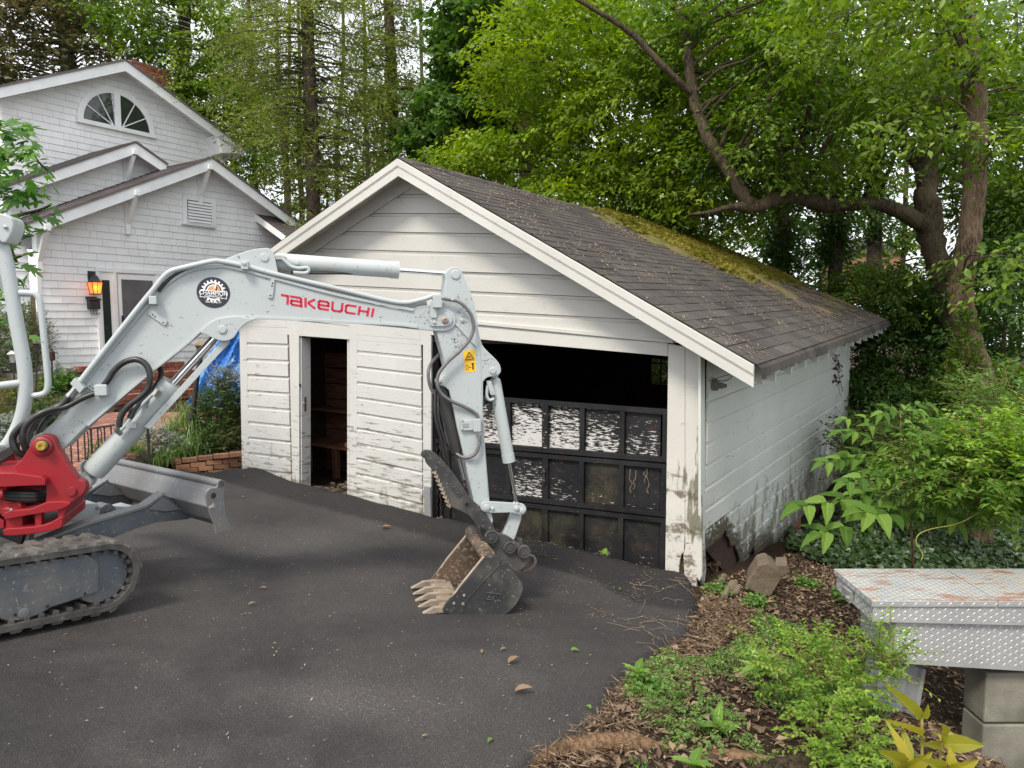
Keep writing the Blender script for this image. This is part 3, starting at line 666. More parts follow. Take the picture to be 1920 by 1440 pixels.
for r, zz in enumerate(ZL):
    for s_ in ((-1,) if r == 0 else (1,) if r == 3 else (1, -1)):
        h0, h1 = (.008, .052) if r else (0, .05)
        m = MB(); aa = (aR_, aL_); 
        if s_ < 0: q = [gd.w(aa[0], .014, zz(aa[0])-h0), gd.w(aa[1], .014, zz(aa[1])-h0), gd.w(aa[1], .014, zz(aa[1])-h1), gd.w(aa[0], .014, zz(aa[0])-h1)]
        else: q = [gd.w(aa[0], .018, zz(aa[0])+h1+.005), gd.w(aa[1], .018, zz(aa[1])+h1+.005), gd.w(aa[1], .018, zz(aa[1])+h0), gd.w(aa[0], .018, zz(aa[0])+h0)]
        m.prism(q, -GN*.035); door_obj(m, 'rail', gdo, -.09 if r in (1,) else -.2, .02 if r > 1 else -.2)
MB().box(gd.w(stl[3], .03, .5*(ZL[1](stl[3])+ZL[2](stl[3]))+.03), GA*.014, GN*.006, V(0, 0, .09)).obj('lock_plate', M_black, gdo)
for q in (.08, -.02): MB().lathe(gd.w(stl[3], .03, .5*(ZL[1](stl[3])+ZL[2](stl[3]))+q), GN, [(0, .022), (.01, .022), (.016, .012)], 12).obj('lock_knob', M_black, gdo)
# hanging chains and coil spring at the left jamb
m = MB()
for dx in (0, .06): m.tube([gd.w(aL_-.07-dx+.012*math.sin(k*1.9), .02, .35-k*.03) for k in range(50)], .008, 5)
m.obj('lift_spring', M_black, gar, smooth=True)
m = MB(); m.prism([G.P(806, 640, -.02), G.P(806, 990, -.02), G.P(812, 990, -.02), G.P(812, 640, -.02)], -GN*.1); m.obj('track_rail', M_black, gar)
# dried roots on the door, rotted door bottom, fungus
dp = thing('dried_vine', 'withered brown vine roots clinging to the lower right of the black garage door', 'dried vine', gd.P(1200, 905, .03))
m = MB()
for x, y0, y1 in ((1183, 880, 925), (1190, 882, 918), (1211, 880, 905), (1214, 892, 925), (1208, 884, 896)):
    m.tube(smooth_path([gd.P(x+rnd.uniform(-3, 3), y0+(y1-y0)*k/5, .03+rnd.uniform(0, .01)) for k in range(6)]), .0035, 5)
m.obj('root', simple('dry_vine', (.26, .20, .14), (.15, .11, .075), .9, 9), dp, smooth=True)
# ---- roof
zr = G.px(748, 297, rk_n); 
th = .05
front = rk_n; back = -(DEP+.33)
eave = G.px(1415, 683, rk_n)      # upper edge of the right rake at the eave
kRu = (eave[1]-zr[1])/(eave[0]-zr[0]); aE = eave[0]; aEl = A_LEFT+.42; zl_ = G.px(505, 470, rk_n); kLu = (zl_[1]-zr[1])/(zl_[0]-zr[0])
# the building has sunk towards the right front, so the back of the roof stands a little higher
zu = lambda a, n=front: zr[1]+(kRu*(a-zr[0]) if a < zr[0] else kLu*(a-zr[0]))+(front-n)*(.042*max(0, (zr[0]-a)/(zr[0]-aE)))
RAX = zr[0]
def roofquad(a0, a1, n0, n1, lift=0, th_=.03, name='roof_deck', mat=M_soffit):
    m = MB(); m.prism([G.w(a0, n0, zu(a0, n0)+lift), G.w(a1, n0, zu(a1, n0)+lift), G.w(a1, n1, zu(a1, n1)+lift), G.w(a0, n1, zu(a0, n1)+lift)], V(0, 0, -th_)); return m
roofquad(aEl, RAX, front-.02, back, -.012, .025).obj('roof_deck', M_inside, gar)
# soffit boards under the front overhang
for k in range(3):
    n0, n1 = front-.03-k*.105, front-.03-(k+1)*.105+.004
    for a0, a1 in ((RAX, aE+.08), (aEl-.06, RAX)): roofquad(a0, a1, n0, n1, -.046, .016).obj('soffit_board', M_soffit, gar)
# rake fascias: a wide lower board and a narrow upper moulding
def rake(pix, name, n0, th_, mat):
    m = MB(); m.prism([G.P(x, y, n0+th_) for x, y in pix], -GN*th_); return m.obj(name, mat, gar, bevel=.003)
def fas(a0, a1, z0, z1, n0, th_, name, nn=front):
    m = MB(); m.prism([G.w(a0, n0+th_, zu(a0, nn)+z0), G.w(a1, n0+th_, zu(a1, nn)+z0), G.w(a1, n0+th_, zu(a1, nn)+z1), G.w(a0, n0+th_, zu(a0, nn)+z1)], -GN*th_); o = m.obj(name, M_gwhite, gar, bevel=.003); return flipfix(o)
dz = zr[1]-zA
for a0, a1 in ((RAX, aE), (aEl, RAX)):
    fas(a0, a1, -dz-.0, -dz*.42, front-.005, .022, 'rake_board'); fas(a0, a1, -dz*.43, -.006, front-.005, .034, 'rake_moulding'); fas(a0, a1, -dz*.50, -dz*.43, front-.005, .028, 'rake_bead')
    fas(a0, a1, -dz-.02, -.05, 0.03, .03, 'wall_frieze', nn=.03)
    fas(a0, a1, -dz, -.006, back, .02, 'rear_rake_board', nn=back)
# rafter tails
k = 0
t = .45
while t < DEP+.2:
    zt = zu(aE+.02, -t)-.05; zt2 = zu(.0, -t)-.05
    m = MB(); m.prism([G.w(aE+.03, -t, zt), G.w(aE+.03, -t, zt-.19), G.w(aE+.07, -t, zt-.185), G.w(.0, -t, zt2-.13), G.w(.0, -t, zt2)], -GN*.04); flipfix(m.obj('rafter_tail', M_gside, gar)); t += .61
# shingles: three-tab courses on the right slope
def shingle_mesh(w, h, name, curl=0.):
    m = MB(); m.add([(0, 0, 0), (w, 0, 0), (w, h, .0), (0, h, .0), (0, 0, .009+curl), (w, 0, .009+curl*.5), (w, h, .004), (0, h, .004)], [(0, 3, 2, 1), (4, 5, 6, 7), (0, 1, 5, 4), (2, 3, 7, 6), (1, 2, 6, 5), (3, 0, 4, 7)])
    return m.mesh(name)
sw, sh_ = .31, .142
slope = nrm(G.w(RAX, 0, zu(RAX, 0))-G.w(aE, 0, zu(aE, 0))); slen = np.linalg.norm(G.w(RAX, 0, zu(RAX, 0))-G.w(aE, 0, zu(aE, 0)))
along = nrm(-GN+V(0, 0, .02)); upn = nrm(np.cross(along, slope)); upn = upn if upn[2] > 0 else -upn
var = [shingle_mesh(sw-.006, sh_+.03, 'shingle', c) for c in (0, .003, .006, .002)]
for q in var: q.materials.append(M_shing)
nc = int((slen)/sh_)+1; L_ = front-back; cnt = 0; rest = MB(); org = G.w(aE, front, zu(aE, front))
def RP(s, r, lift=0.):
    a = aE+(RAX-aE)*r/slen; return G.w(a, front-s, zu(a, front-s))+upn*lift
def RPn(s, r, lift):
    """same for arrays"""
    a = aE+(RAX-aE)*r/slen; z = zr[1]+kRu*(a-zr[0])+s*.042*np.maximum(0, (zr[0]-a)/(zr[0]-aE)); return G.o[None]+a[:, None]*G.A+(front-s)[:, None]*G.N+z[:, None]*V(0, 0, 1)+np.asarray(lift).reshape(-1, 1)*upn
_m = MB()
for i in range(15):
    for j in range(9): p = RP(.02+(L_-.02)*i/14, slen*j/8, -.012); _m.v.append(tuple(p))
_m.f = [(i*9+j, i*9+9+j, i*9+10+j, i*9+j+1) for i in range(14) for j in range(8)]; o = _m.obj('roof_deck', M_inside, gar); _sm = o.modifiers.new('thickness', 'SOLIDIFY'); _sm.thickness = .022; _sm.offset = 0
items = []
for r in range(nc):
    off_ = (r % 2)*.155+rnd.uniform(-.01, .01); s = -off_
    while s < L_-.02: items.append((r, s)); s += sw
items.sort(key=lambda q: (q[0]*.6+q[1]*1.35))
for r, s in items:
    w_ = sw-.006; s0 = max(s, -.01); w_ -= s0-s; w_ = min(w_, L_-s0)
    if w_ < .05: continue
    lift = .004+rnd.uniform(0, .003); hh = min(sh_+.03, slen-r*sh_+.01)
    if hh < .02: continue
    p = RP(s0, r*sh_-.02, lift); sl_v = nrm(RP(s0, r*sh_+.1)-RP(s0, r*sh_)); al_v = nrm(RP(s0+.1, r*sh_)-RP(s0, r*sh_)); un_v = nrm(np.cross(al_v, sl_v)); un_v = un_v if un_v[2] > 0 else -un_v
    if cnt < 296 and w_ > .29 and hh > .1:
        M_ = Matrix(((al_v[0], sl_v[0], un_v[0], p[0]), (al_v[1], sl_v[1], un_v[1], p[1]), (al_v[2], sl_v[2], un_v[2], p[2]), (0, 0, 0, 1)))
        put('shingle', rnd.choice(var), None, gar, M_); cnt += 1
    else: rest.add([p, p+al_v*w_, p+al_v*w_+sl_v*hh, p+sl_v*hh, p+un_v*.010, p+al_v*w_+un_v*.010, p+al_v*w_+sl_v*hh+un_v*.004, p+sl_v*hh+un_v*.004], [(4, 5, 6, 7), (0, 1, 5, 4), (2, 3, 7, 6), (1, 2, 6, 5), (3, 0, 4, 7)])
rest.obj('shingles', M_shing, gar, kind='stuff')
# drooping eave flaps along the right eave
fl_ = MB(); s = 0
while s < L_-.05:
    w_ = rnd.choice((.12, .15, .31, .2)); w_ = min(w_, L_-s); p = RP(s, 0, .006)-slope*.015; along = nrm(RP(s+.2, 0)-RP(s, 0)); dn = V(0, 0, -1)*.055+(-slope)*.045; dn2 = V(0, 0, -1)*(.075+rnd.uniform(-.015, .02))+(-slope)*.06
    q = [p, p+along*(w_-.006), p+along*(w_-.006)-slope*.04+V(0, 0, -.012), p-slope*.04+V(0, 0, -.012)]
    fl_ = MB(); b = [x for x in q]+[p+dn2, p+along*(w_-.006)+dn2]
    fl_.add([b[0], b[1], b[2], b[3], b[4], b[5]]+[x-upn*.006-slope*.0 for x in (b[0], b[1])]+[x+slope*.008 for x in (b[2], b[3], b[4], b[5])], [(0, 3, 2, 1), (3, 4, 5, 2), (6, 7, 8, 9), (9, 8, 11, 10), (4, 10, 11, 5), (2, 5, 11, 8), (3, 9, 10, 4)])
    fl_.obj('eave_flap', M_shing, gar); s += w_
ll = MB()
for r in range(22):
    s0 = r*.15; a0 = aEl-s0*.86
    if a0 < RAX: break
    ll.add([G.w(a0+.02, front+.005, zu(a0, front)+.018), G.w(a0-.15, front+.005, zu(a0-.15, front)+.010), G.w(a0-.15, back, zu(a0-.15, back)+.010), G.w(a0+.02, back, zu(a0, back)+.018)], [(0, 1, 2, 3)])
    ll.add([G.w(a0+.02, front+.005, zu(a0, front)+.018), G.w(a0-.15, front+.005, zu(a0-.15, front)+.010), G.w(a0-.15, front+.005, zu(a0-.15, front)-.008), G.w(a0+.02, front+.005, zu(a0, front)-.002)], [(3, 2, 1, 0)])
ll.obj('left_slope_shingles', M_shing, gar, kind='stuff')
# ridge caps
k = 0; s = 0
while s < L_-.1:
    c_ = G.w(RAX, front-s, zu(RAX, front-s)); dL = nrm(G.w(RAX+.2, front-s, zu(RAX+.2, front-s))-c_)*.13; dR = -slope*.13; e = along*.21; u = V(0, 0, .022+.004*(k % 2))
    m = MB(); m.add([c_+u, c_+dL+u*.8, c_+dL+e+u*.6, c_+e+u*.8, c_+dR+u*.8, c_+dR+e+u*.6, c_+dL+u*.2, c_+dR+u*.2, c_+u*.4], [(0, 1, 2, 3), (0, 3, 5, 4), (0, 8, 6, 1), (0, 4, 7, 8)]); m.obj('ridge_cap', M_shing, gar); s += .145*1.25; k += 1
# moss along the upper back of the slope: thousands of tufts
rs = np.random.RandomState(8); n = 160000
s = rs.rand(n)*L_; r = rs.rand(n)*slen
# band from the ridge at s=4.6 widening then hugging the far rake
band = np.clip((s-4.05)/.7, 0, 1)*np.clip((r-(slen-3.3))/1.5, 0, 1); edge = 0*band
nz = fbm(s*2.2, r*3.0, 4); prob = band*(.15+1.6*nz)+.22*(nz > .62)*(s > 3.2)*np.clip((r-slen*.45), 0, 1)
kp = rs.rand(n) < np.clip(prob*1.3-.42, 0, 1); s, r = s[kp], r[kp]; n = len(s)
P0 = RPn(s, r, .018+.055*rs.rand(n)*np.maximum(band, edge)[kp]); D = upn[None]*.5+rs.randn(n, 3)*.6
gs_, gr_ = np.meshgrid(np.linspace(3.4, L_, 230), np.linspace(.4, slen+.03, 190)); fs_, fr2 = gs_.ravel(), gr_.ravel()
hh_ = np.clip((fs_-4.25)/.7, -1, 1)*.45+np.clip((fr2-(slen-2.3))/1.6, -1, .6)*.55+2.3*(fbm(fs_*2.4+3, fr2*3.2, 5)-.50)-.20; hz_ = np.clip(hh_, -.15, .55); lift_ = .012+hz_*.075+.012*fbm(fs_*14, fr2*14, 3)*(hz_ > 0); mv = RPn(fs_, fr2, lift_); W_n = 230; ii = (np.arange(189)[:, None]*W_n+np.arange(229)[None]).reshape(-1); ii = ii[(hz_[ii] > -.04)]
mme = npmesh('moss_mat', mv, np.stack([ii, ii+1, ii+W_n+1, ii+W_n], 1), gar); mme.polygons.foreach_set('use_smooth', [True]*len(mme.polygons))
o = put('moss_mat', mme, simple('moss_cushion', (.155, .140, .026), (.075, .080, .020), .95, 6, bump=1., bscale=60, dirt=((.16, .105, .06), .50, .62, 4), kind='World', bd=.02), gar); o['kind'] = 'stuff'
M_moss = m_leaf('moss_tuft', (.075, .085, .012), (.175, .160, .026), (.32, .26, .07), .3, .9, .1)
leaves('moss', P0, D, rs.randn(n, 3)+[0, 0, 1.5], .035+.035*rs.rand(n), .045+.03*rs.rand(n), M_moss, gar, fbm(s*3, r*3)*1.2-.1+.3*rs.rand(n)-.15, kind='stuff')
# litter on the roof
n = 9000; s = rs.rand(n)*L_; r = rs.rand(n)**.9*slen; nz = fbm(s*1.7+9, r*1.9, 4); kp = rs.rand(n) < np.clip((nz-.40)*3+.22*(s > 4.3)*(r < slen-1.5)+.06, 0.05, 1); s, r = s[kp], r[kp]; n = len(s)
P0 = RPn(s, r, .024+0*s); D = along[None]*rs.randn(n, 1)+slope[None]*(rs.randn(n, 1)-.6)+upn*.05*rs.randn(n, 1)
lit = thing('roof_litter', 'tan catkins twigs and dry leaves scattered over the garage roof shingles', 'litter', org); lit['kind'] = 'stuff'
leaves('catkins', P0, D, np.tile(upn, (n, 1)), .02+.055*rs.rand(n)**2, .010+.010*rs.rand(n), L_straw, lit, .55+.45*rs.rand(n), kind='stuff')
m = MB()
for q in range(80):
    s0 = rs.uniform(4.2, L_-.3); r0 = slen*rs.uniform(.15, .8); a_ = rs.uniform(.4, 2.2); pts = [RP(min(L_, s0+math.cos(a_)*.13*k+rs.uniform(-.03, .03)), min(slen-.02, max(0, r0-math.sin(a_)*.10*k+rs.uniform(-.02, .02))), .03+.02*rs.rand()) for k in range(rs.randint(3, 9))]
    m.tube(smooth_path(pts, 3), .004, 4)
m.obj('fallen_vines', simple('dry_vine', (.26, .20, .14), (.15, .11, .075), .9, 9), lit, smooth=True, kind='stuff')
# brick piers and far debris below the side wall
def brickpier(par, fr, a, z0, z1, nb=2, d=.0):
    z = z0; j = 0
    while z < z1-.03:
        for k in range(2):
            o_ = .055 if j % 2 else 0
            MB().box(fr.w(a+k*.205-.1+o_*.4, -.08+d, z+.032), fr.A*.098, fr.N*.10, V(0, 0, .031)).obj('brick', M_brick, par, bevel=.003)
        z += .073; j += 1
ap, zp = S.px(1500, 985)
brickpier(gar, S, S.px(1488, 1000, 0)[0]+.12, ground(*S.w(ap, 0, 0)[:2])-.05, cutz(ap)+.02)
# ---------------------------------------------------------------- excavator
ex = thing('excavator', 'compact grey and red tracked excavator reaching its boom and bucket across the garage front', 'excavator', (-2.9, 4.6, -.25))
BA = nrm(V(.966, .259, 0)); BN = V(.259, -.966, 0)      # boom plane: BN points to the camera
bc_ = gpix(872, 1160); B = Fr(V(-.23, 5.15, 0), BA, BN)
def plate(fr, pix, n_face, th, name, mat, par=ex, bevel=.004, smooth=False, label=None, kind=None):
    m = MB(); m.prism([fr.P(x, y, n_face) for x, y in pix], -fr.N*th); return m.obj(name, mat, par, bevel=bevel, smooth=smooth, label=label, kind=kind)
def cp(pts, n=5): return [tuple(q) for q in smooth_path([V(*p) for p in pts], n)]
def arc(cx, cy, r, a0, a1, n=10, ry=None): return [(cx+r*math.cos(math.radians(a0+(a1-a0)*k/n)), cy+(ry or r)*math.sin(math.radians(a0+(a1-a0)*k/n))) for k in range(n+1)]
def pxr(fr, x, y, n, r):      # pixels -> metres at that spot
    return abs(fr.px(x+r, y, n)[0]-fr.px(x-r, y, n)[0])/2
def ring(fr, x, y, n, prof, name, mat, par=ex, seg=20):
    """lathe standing on plane n towards the camera; prof in (metres out, px radius)"""
    s = pxr(fr, x, y, n, 1.); return MB().lathe(fr.P(x, y, n), fr.N, [(h, r*s) for h, r in prof], seg).obj(name, mat, par, smooth='auto')
def hose(fr, pts, r, name='hose', mat=M_hose, par=ex, n=6):
    """pts: (px, py, n)"""
    return MB().tube(smooth_path([fr.P(x, y, q) for x, y, q in pts], n), r, 10).obj(name, mat, par, smooth='auto')
# boom outline
top = cp([(100, 792), (140, 740), (205, 660), (262, 590), (290, 557), (312, 533), (338, 514), (366, 503), (400, 498.5), (433, 500), (470, 508), (520, 522), (640, 553), (742, 579), (800, 573), (815, 571)], 3)
nose = arc(834, 600, 21, -95, 95, 12)
bot = cp([(818, 621), (780, 618), (742, 614), (640, 605), (500, 597.5), (438, 595), (412, 599), (390, 609), (368, 627), (345, 647), (267, 710), (167, 795), (118, 843)], 3)
foot = arc(79, 838, 25, 25, 265, 12)
bw = .10
boom = plate(B, top+nose+bot+foot, bw, 2*bw, 'boom', M_xw, bevel=.006)
# flanges welded round the web
def strip(pts, n0, n1, th_px, name, mat, par=boom):
    m = MB(); P = pts; k = len(P); vs = []
    for i, (x, y) in enumerate(P):
        a = V(*P[min(i+1, k-1)])-V(*P[max(i-1, 0)]); a = nrm(a); q = V(-a[1], a[0])*th_px
        vs += [fr_ for fr_ in (B.P(x, y, n0), B.P(x+q[0], y+q[1], n0), B.P(x+q[0], y+q[1], n1), B.P(x, y, n1))]
    fs = [(4*i+j, 4*i+(j+1) % 4, 4*i+4+(j+1) % 4, 4*i+4+j) for i in range(k-1) for j in range(4)]+[(3, 2, 1, 0), (4*k-4, 4*k-3, 4*k-2, 4*k-1)]
    m.add(vs, fs); return flipfix(m.obj(name, mat, par, bevel=.002))
strip(cp([(150, 731), (290, 561), (314, 536), (340, 518), (367, 507.5), (400, 503), (433, 504), (520, 526), (640, 557), (775, 584)], 5), bw+.012, bw-.03, -5.5, 'top_flange', M_xw)
strip(cp([(162, 796), (267, 707), (345, 645), (367, 625), (390, 606), (412, 596), (438, 592), (500, 594), (640, 601), (740, 606), (783, 611)], 5), bw+.014, -bw-.014, 5, 'bottom_flange', M_xw)
# cylinder ears
plate(B, cp([(480, 598), (460, 607), (447, 620), (437, 634), (420, 639.5), (402, 635), (386, 627), (376, 622), (392, 606), (410, 597), (440, 593)], 4), bw+.03, .03, 'cylinder_ear', M_xw, boom)
plate(B, cp([(480, 598), (460, 607), (447, 620), (437, 634), (420, 639.5), (402, 635), (386, 627), (376, 622), (392, 606), (410, 597), (440, 593)], 4), -bw, .03, 'cylinder_ear', M_xw, boom)
for n_ in (bw+.004, -bw+.03): plate(B, cp([(420, 500), (422, 487), (445, 477), (467, 469.5), (493, 465), (507, 467), (515, 480), (519, 500), (524, 525)], 4), n_, .034, 'cylinder_ear', M_xw, boom)
ring(B, 417, 618, bw+.03, [(0, 8.5), (.006, 8.5), (.008, 6.5), (.011, 6.5)], 'pin', M_xw, boom)
ring(B, 496, 483, bw+.004, [(0, 8), (.006, 8), (.008, 7), (.008, 6.4)], 'pin', M_xw, boom)
# pivot pin plate at the arm joint
plate(B, arc(835, 599, 13.5, -100, 90, 10)+[(809, 612), (806, 601)], bw+.014, .014, 'pin_plate', M_xw, boom)
ring(B, 834, 600, bw+.014, [(0, 6.4), (.016, 6.2), (.02, 4.5), (.020, 2.2), (.010, 2.0)], 'pin', M_tooth, boom)
ring(B, 814, 604, bw+.014, [(0, 3), (.01, 3), (.012, 2)], 'bolt', M_xw, boom)
# bracket plates with bolt holes on the web
for pix, holes in (([(278, 583), (284, 579), (313, 601), (313, 606), (308, 611), (277, 589)], [(286.5, 590), (290.5, 593.5), (306, 605)]), ([(508, 523), (515, 523), (513, 545), (511, 559), (503, 559), (502, 554)], [(511, 531), (510, 536), (507, 554)]), ([(163, 718), (170, 716), (184, 729), (183, 735), (178, 736), (160, 724)], [(169, 724), (174, 728)])):
    bp_ = plate(B, pix, bw+.012, .012, 'bracket_plate', M_xw, boom, bevel=.002)
    for x, y in holes: ring(B, x, y, bw+.012, [(0, 1.7), (.0015, 1.6)], 'bolt_hole', M_black, boom, 10)
# pipes along the top
def pipe(pts, r, name='hydraulic_pipe', mat=M_xw, dn=0): return hose(B, [(x, y, n+dn) for x, y, n in pts], r, name, mat, boom, 6)
pipe([(141, 727, .135), (200, 652, .135), (262, 574, .135), (290, 540, .135), (306, 520, .135), (322, 508, .135), (352, 500, .135), (392, 491, .135), (412, 490, .12), (455, 498, .11), (520, 515, .11), (640, 543, .11), (745, 567, .11), (790, 562, .11), (812, 555, .11), (822, 557, .11)], .017)
pipe([(146, 731, .10), (205, 656, .10), (270, 574, .10), (296, 545, .10), (318, 523, .08), (350, 506, .06), (395, 494.5, .06), (430, 498, .06), (520, 520, .07), (640, 549, .07), (745, 573, .07), (800, 568, .07)], .016)
hose(B, [(297, 546, .12), (308, 532, .12), (322, 519, .11), (345, 507, .09), (366, 501, .08)], .012, 'hose', M_hose, boom)
for x, y in ((459, 497), (288, 562)):
    m = MB(); m.box(B.P(x, y+1, .13), B.A*.022, B.N*.03, V(0, 0, .026)); m.obj('pipe_clamp', M_xw, boom, bevel=.004)
ring(B, 458, 494, .155, [(0, 4), (.012, 4), (.014, 2.5)], 'bolt', M_xw, boom, 6)
m = MB(); m.box(B.P(149, 722, .13), nrm(B.P(158, 711, .13)-B.P(140, 733, .13))*.022, B.N*.045, nrm(B.P(152, 727, .13)-B.P(142, 717, .13))*.04); m.obj('pipe_block', M_xw, boom, bevel=.004)
for dn in (.10, .16):
    MB().tube([B.P(143, 727, dn), B.P(136, 735, dn), B.P(129, 744, dn)], [.020, .018, .022], 6).obj('hose_fitting', M_zinc, boom, smooth='auto')
# hose bundle at the boom foot
hose(B, [(131, 742, .16), (118, 757, .16), (98, 768, .17), (60, 785, .18), (35, 803, .19), (24, 822, .19), (30, 845, .19), (50, 857, .15)], .020)
hose(B, [(129, 745, .10), (112, 762, .11), (80, 777, .13), (52, 792, .14), (42, 815, .14), (50, 843, .13), (66, 860, .1)], .020)
hose(B, [(193, 733, .13), (160, 744, .15), (125, 762, .16), (95, 768, .18), (70, 779, .2), (48, 800, .2), (43, 826, .2), (55, 852, .16)], .018)
hose(B, [(190, 729, .13), (203, 712, .13), (214, 695, .13), (232, 680, .14), (255, 674, .15), (273, 683, .16), (281, 702, .17), (278, 728, .17), (262, 745, .17), (240, 762, .17), (227, 780, .17), (223, 800, .17)], .019)
hose(B, [(301, 690, -.05), (302, 706, -.02), (290, 728, .02), (268, 748, .08), (252, 766, .12), (243, 785, .14)], .018)
hose(B, [(100, 766, .02), (72, 785, .03), (58, 806, .03), (57, 835, .02), (68, 855, 0)], .018); hose(B, [(118, 760, .0), (90, 784, 0), (76, 806, 0), (74, 840, 0)], .017)
m = MB(); m.box(B.P(191, 731, .13), B.A*.035, B.N*.03, V(0, 0, .035)); m.obj('hose_clamp', M_xw, boom, bevel=.006)
# decals
def decal(pts, n0, mat, name, par, lift=.0012):
    m = MB(); m.prism([q+B.N*lift for q in pts], -B.N*.0010); return m.obj(name, mat, par)
dx_, dy_ = (531, 558.5), (702, 596)
LT = {  # stroke letters on a unit cell, (x,y) with y up
 'T': [[(-.08, .90), (.52, .90)], [(.52, 1.0), (.42, 0)]],
 'a': [[(.05, .90), (.80, .90), (.93, .78), (.93, .0)], [(.93, .50), (.12, .50), (.06, .40), (.06, .18), (.14, .09), (.93, .09)]],
 'K': [[(.10, 1.0), (.10, 0)], [(.92, .98), (.30, .50)], [(.30, .50), (.95, .02)]],
 'e': [[(.10, .48), (.93, .48), (.93, .78), (.82, .90), (.20, .90), (.08, .78), (.08, .20), (.20, .09), (.93, .09)]],
 'U': [[(.08, 1.0), (.08, .22), (.22, .09), (.80, .09), (.93, .22), (.93, 1.0)]],
 'C': [[(.93, .90), (.20, .90), (.08, .78), (.08, .22), (.20, .09), (.93, .09)]],
 'H': [[(.10, 1.0), (.10, 0)], [(.90, 1.0), (.90, 0)], [(.10, .50), (.90, .50)]],
 'I': [[(.12, 1.0), (.12, 0)]]}
def quadmap(tl, tr, br, bl, n0):
    P = [B.P(*q, n0) for q in (tl, tr, br, bl)]
    return lambda u, v_: (P[3]*(1-u)+P[2]*u)*(1-v_)+(P[0]*(1-u)+P[1]*u)*v_     # u right, v up
qm = quadmap((526.5, 551), (701.5, 578), (698, 594.5), (528, 570), bw+.0015)
adv = [('T', .70), ('a', 1.20), ('K', 1.17), ('e', 1.20), ('U', 1.20), ('C', 1.17), ('H', 1.20), ('I', .25)]; tot = sum(q for _, q in adv)
x0 = .08; hw = .108
for ch, ad in adv:
    m = MB()
    for st in LT[ch]:
        for (ax_, ay_), (bx_, by_) in zip(st[:-1], st[1:]):
            d = V((bx_-ax_), (by_-ay_)*.9); L_2 = np.linalg.norm(d); d = d/max(L_2, 1e-6); nn = V(-d[1], d[0])*hw; e = d*(hw*.55 if len(st) > 2 else 0)
            P = []
            for sx_, sy_ in ((-1, -1), (1, -1), (1, 1), (-1, 1)):
                bx2, by2 = (ax_, ay_) if sx_ < 0 else (bx_, by_); P.append(((x0+bx2+sx_*e[0]+sy_*nn[0])/tot, by2+(sx_*e[1]+sy_*nn[1])/.9))
            m.prism([qm(*q) for q in P], -B.N*.0012)
    m.obj('letter', M_decR, boom); x0 += ad
# round sticker
sc_ = (400, 548.5); SRx = 31.5
def sp(u, v_, lift=.0): # sticker coords -1..1 , slightly sheared like the plate
    return B.P(sc_[0]+u*SRx, sc_[1]-v_*29+u*2.2, bw+.001+lift)
def sdisc(r, name, mat, lift, a0=0, a1=360, n=40, cx=0, cy=0, par=boom):
    m = MB(); pts = [sp(cx+r*math.cos(math.radians(a0+(a1-a0)*k/n)), cy+r*math.sin(math.radians(a0+(a1-a0)*k/n)), lift) for k in range(n if a1-a0 == 360 else n+1)]
    m.prism(pts, -B.N*.0008); return m.obj(name, mat, par)
stk = sdisc(1, 'sticker', M_decB, .001)
gear = []
for k in range(18):
    a = 360/18*k
    for da, r in ((-6, .60), (-4, .73), (4, .73), (6, .60)): gear.append((r*math.cos(math.radians(a+da)), .10+r*math.sin(math.radians(a+da))))
m = MB(); m.prism([sp(*q, .0018) for q in gear], -B.N*.0006); m.obj('gear_emblem', M_decW, stk)
sdisc(.50, 'emblem_disc', M_decB, .0026, cx=0, cy=.10, par=stk)
sdisc(.40, 'emblem_sun', M_decO, .0034, -8, 188, cx=.02, cy=.12, par=stk)
def sstroke(pts, w, mat, name, lift):
    m = MB()
    for a, b in zip(pts[:-1], pts[1:]):
        d = V(b[0]-a[0], b[1]-a[1]); d = d/np.linalg.norm(d); q = V(-d[1], d[0])*w
        m.prism([sp(a[0]-q[0], a[1]-q[1], lift), sp(b[0]-q[0], b[1]-q[1], lift), sp(b[0]+q[0], b[1]+q[1], lift), sp(a[0]+q[0], a[1]+q[1], lift)], -B.N*.0006)
    return m.obj(name, mat, stk)
sstroke([(-.38, .12), (-.28, .36), (-.02, .50), (.12, .46)], .035, M_decW, 'emblem_arm', .0042)
sstroke([(.16, .62), (.10, .28)], .045, M_decW, 'emblem_arm', .0042); sstroke([(.20, .42), (.16, .12)], .04, M_decB, 'emblem_shadow', .005)
m = MB(); m.prism([sp(*q, .0048) for q in [(-.80, .12), (.80, .14), (.80, -.38), (0, -.28), (-.80, -.36)]], -B.N*.0006); m.obj('banner_edge', M_decW, stk)
m = MB(); m.prism([sp(*q, .0056) for q in [(-.76, .08), (.76, .10), (.76, -.33), (0, -.24), (-.76, -.31)]], -B.N*.0006); m.obj('banner', M_decB, stk)
def text(s, fr_fn, name, mat, par, size, bold=False):
    cu = bpy.data.curves.new(name, 'FONT'); cu.body = s; cu.size = 1; cu.align_x = 'CENTER'; cu.extrude = 0; cu.offset = .010 if bold else .004
    ob = bpy.data.objects.new(name, cu); COL.objects.link(ob); dg = bpy.context.evaluated_depsgraph_get(); me = bpy.data.meshes.new_from_object(ob.evaluated_get(dg)); bpy.data.objects.remove(ob)
    of = off(par)
    for v in me.vertices: v.co = Vector(fr_fn(v.co.x*size, v.co.y*size)-of)
    me.name = name; me.update(); return put(name, me, mat, par)
text('CHAMPION', lambda x, y: sp(x*1.06, -.16+y*1.15, .0066), 'lettering', M_decW, stk, .31, True)
text('EQUIPMENT RENTALS', lambda x, y: sp(x, -.245+y, .0066), 'lettering', M_decW, stk, .105, True)
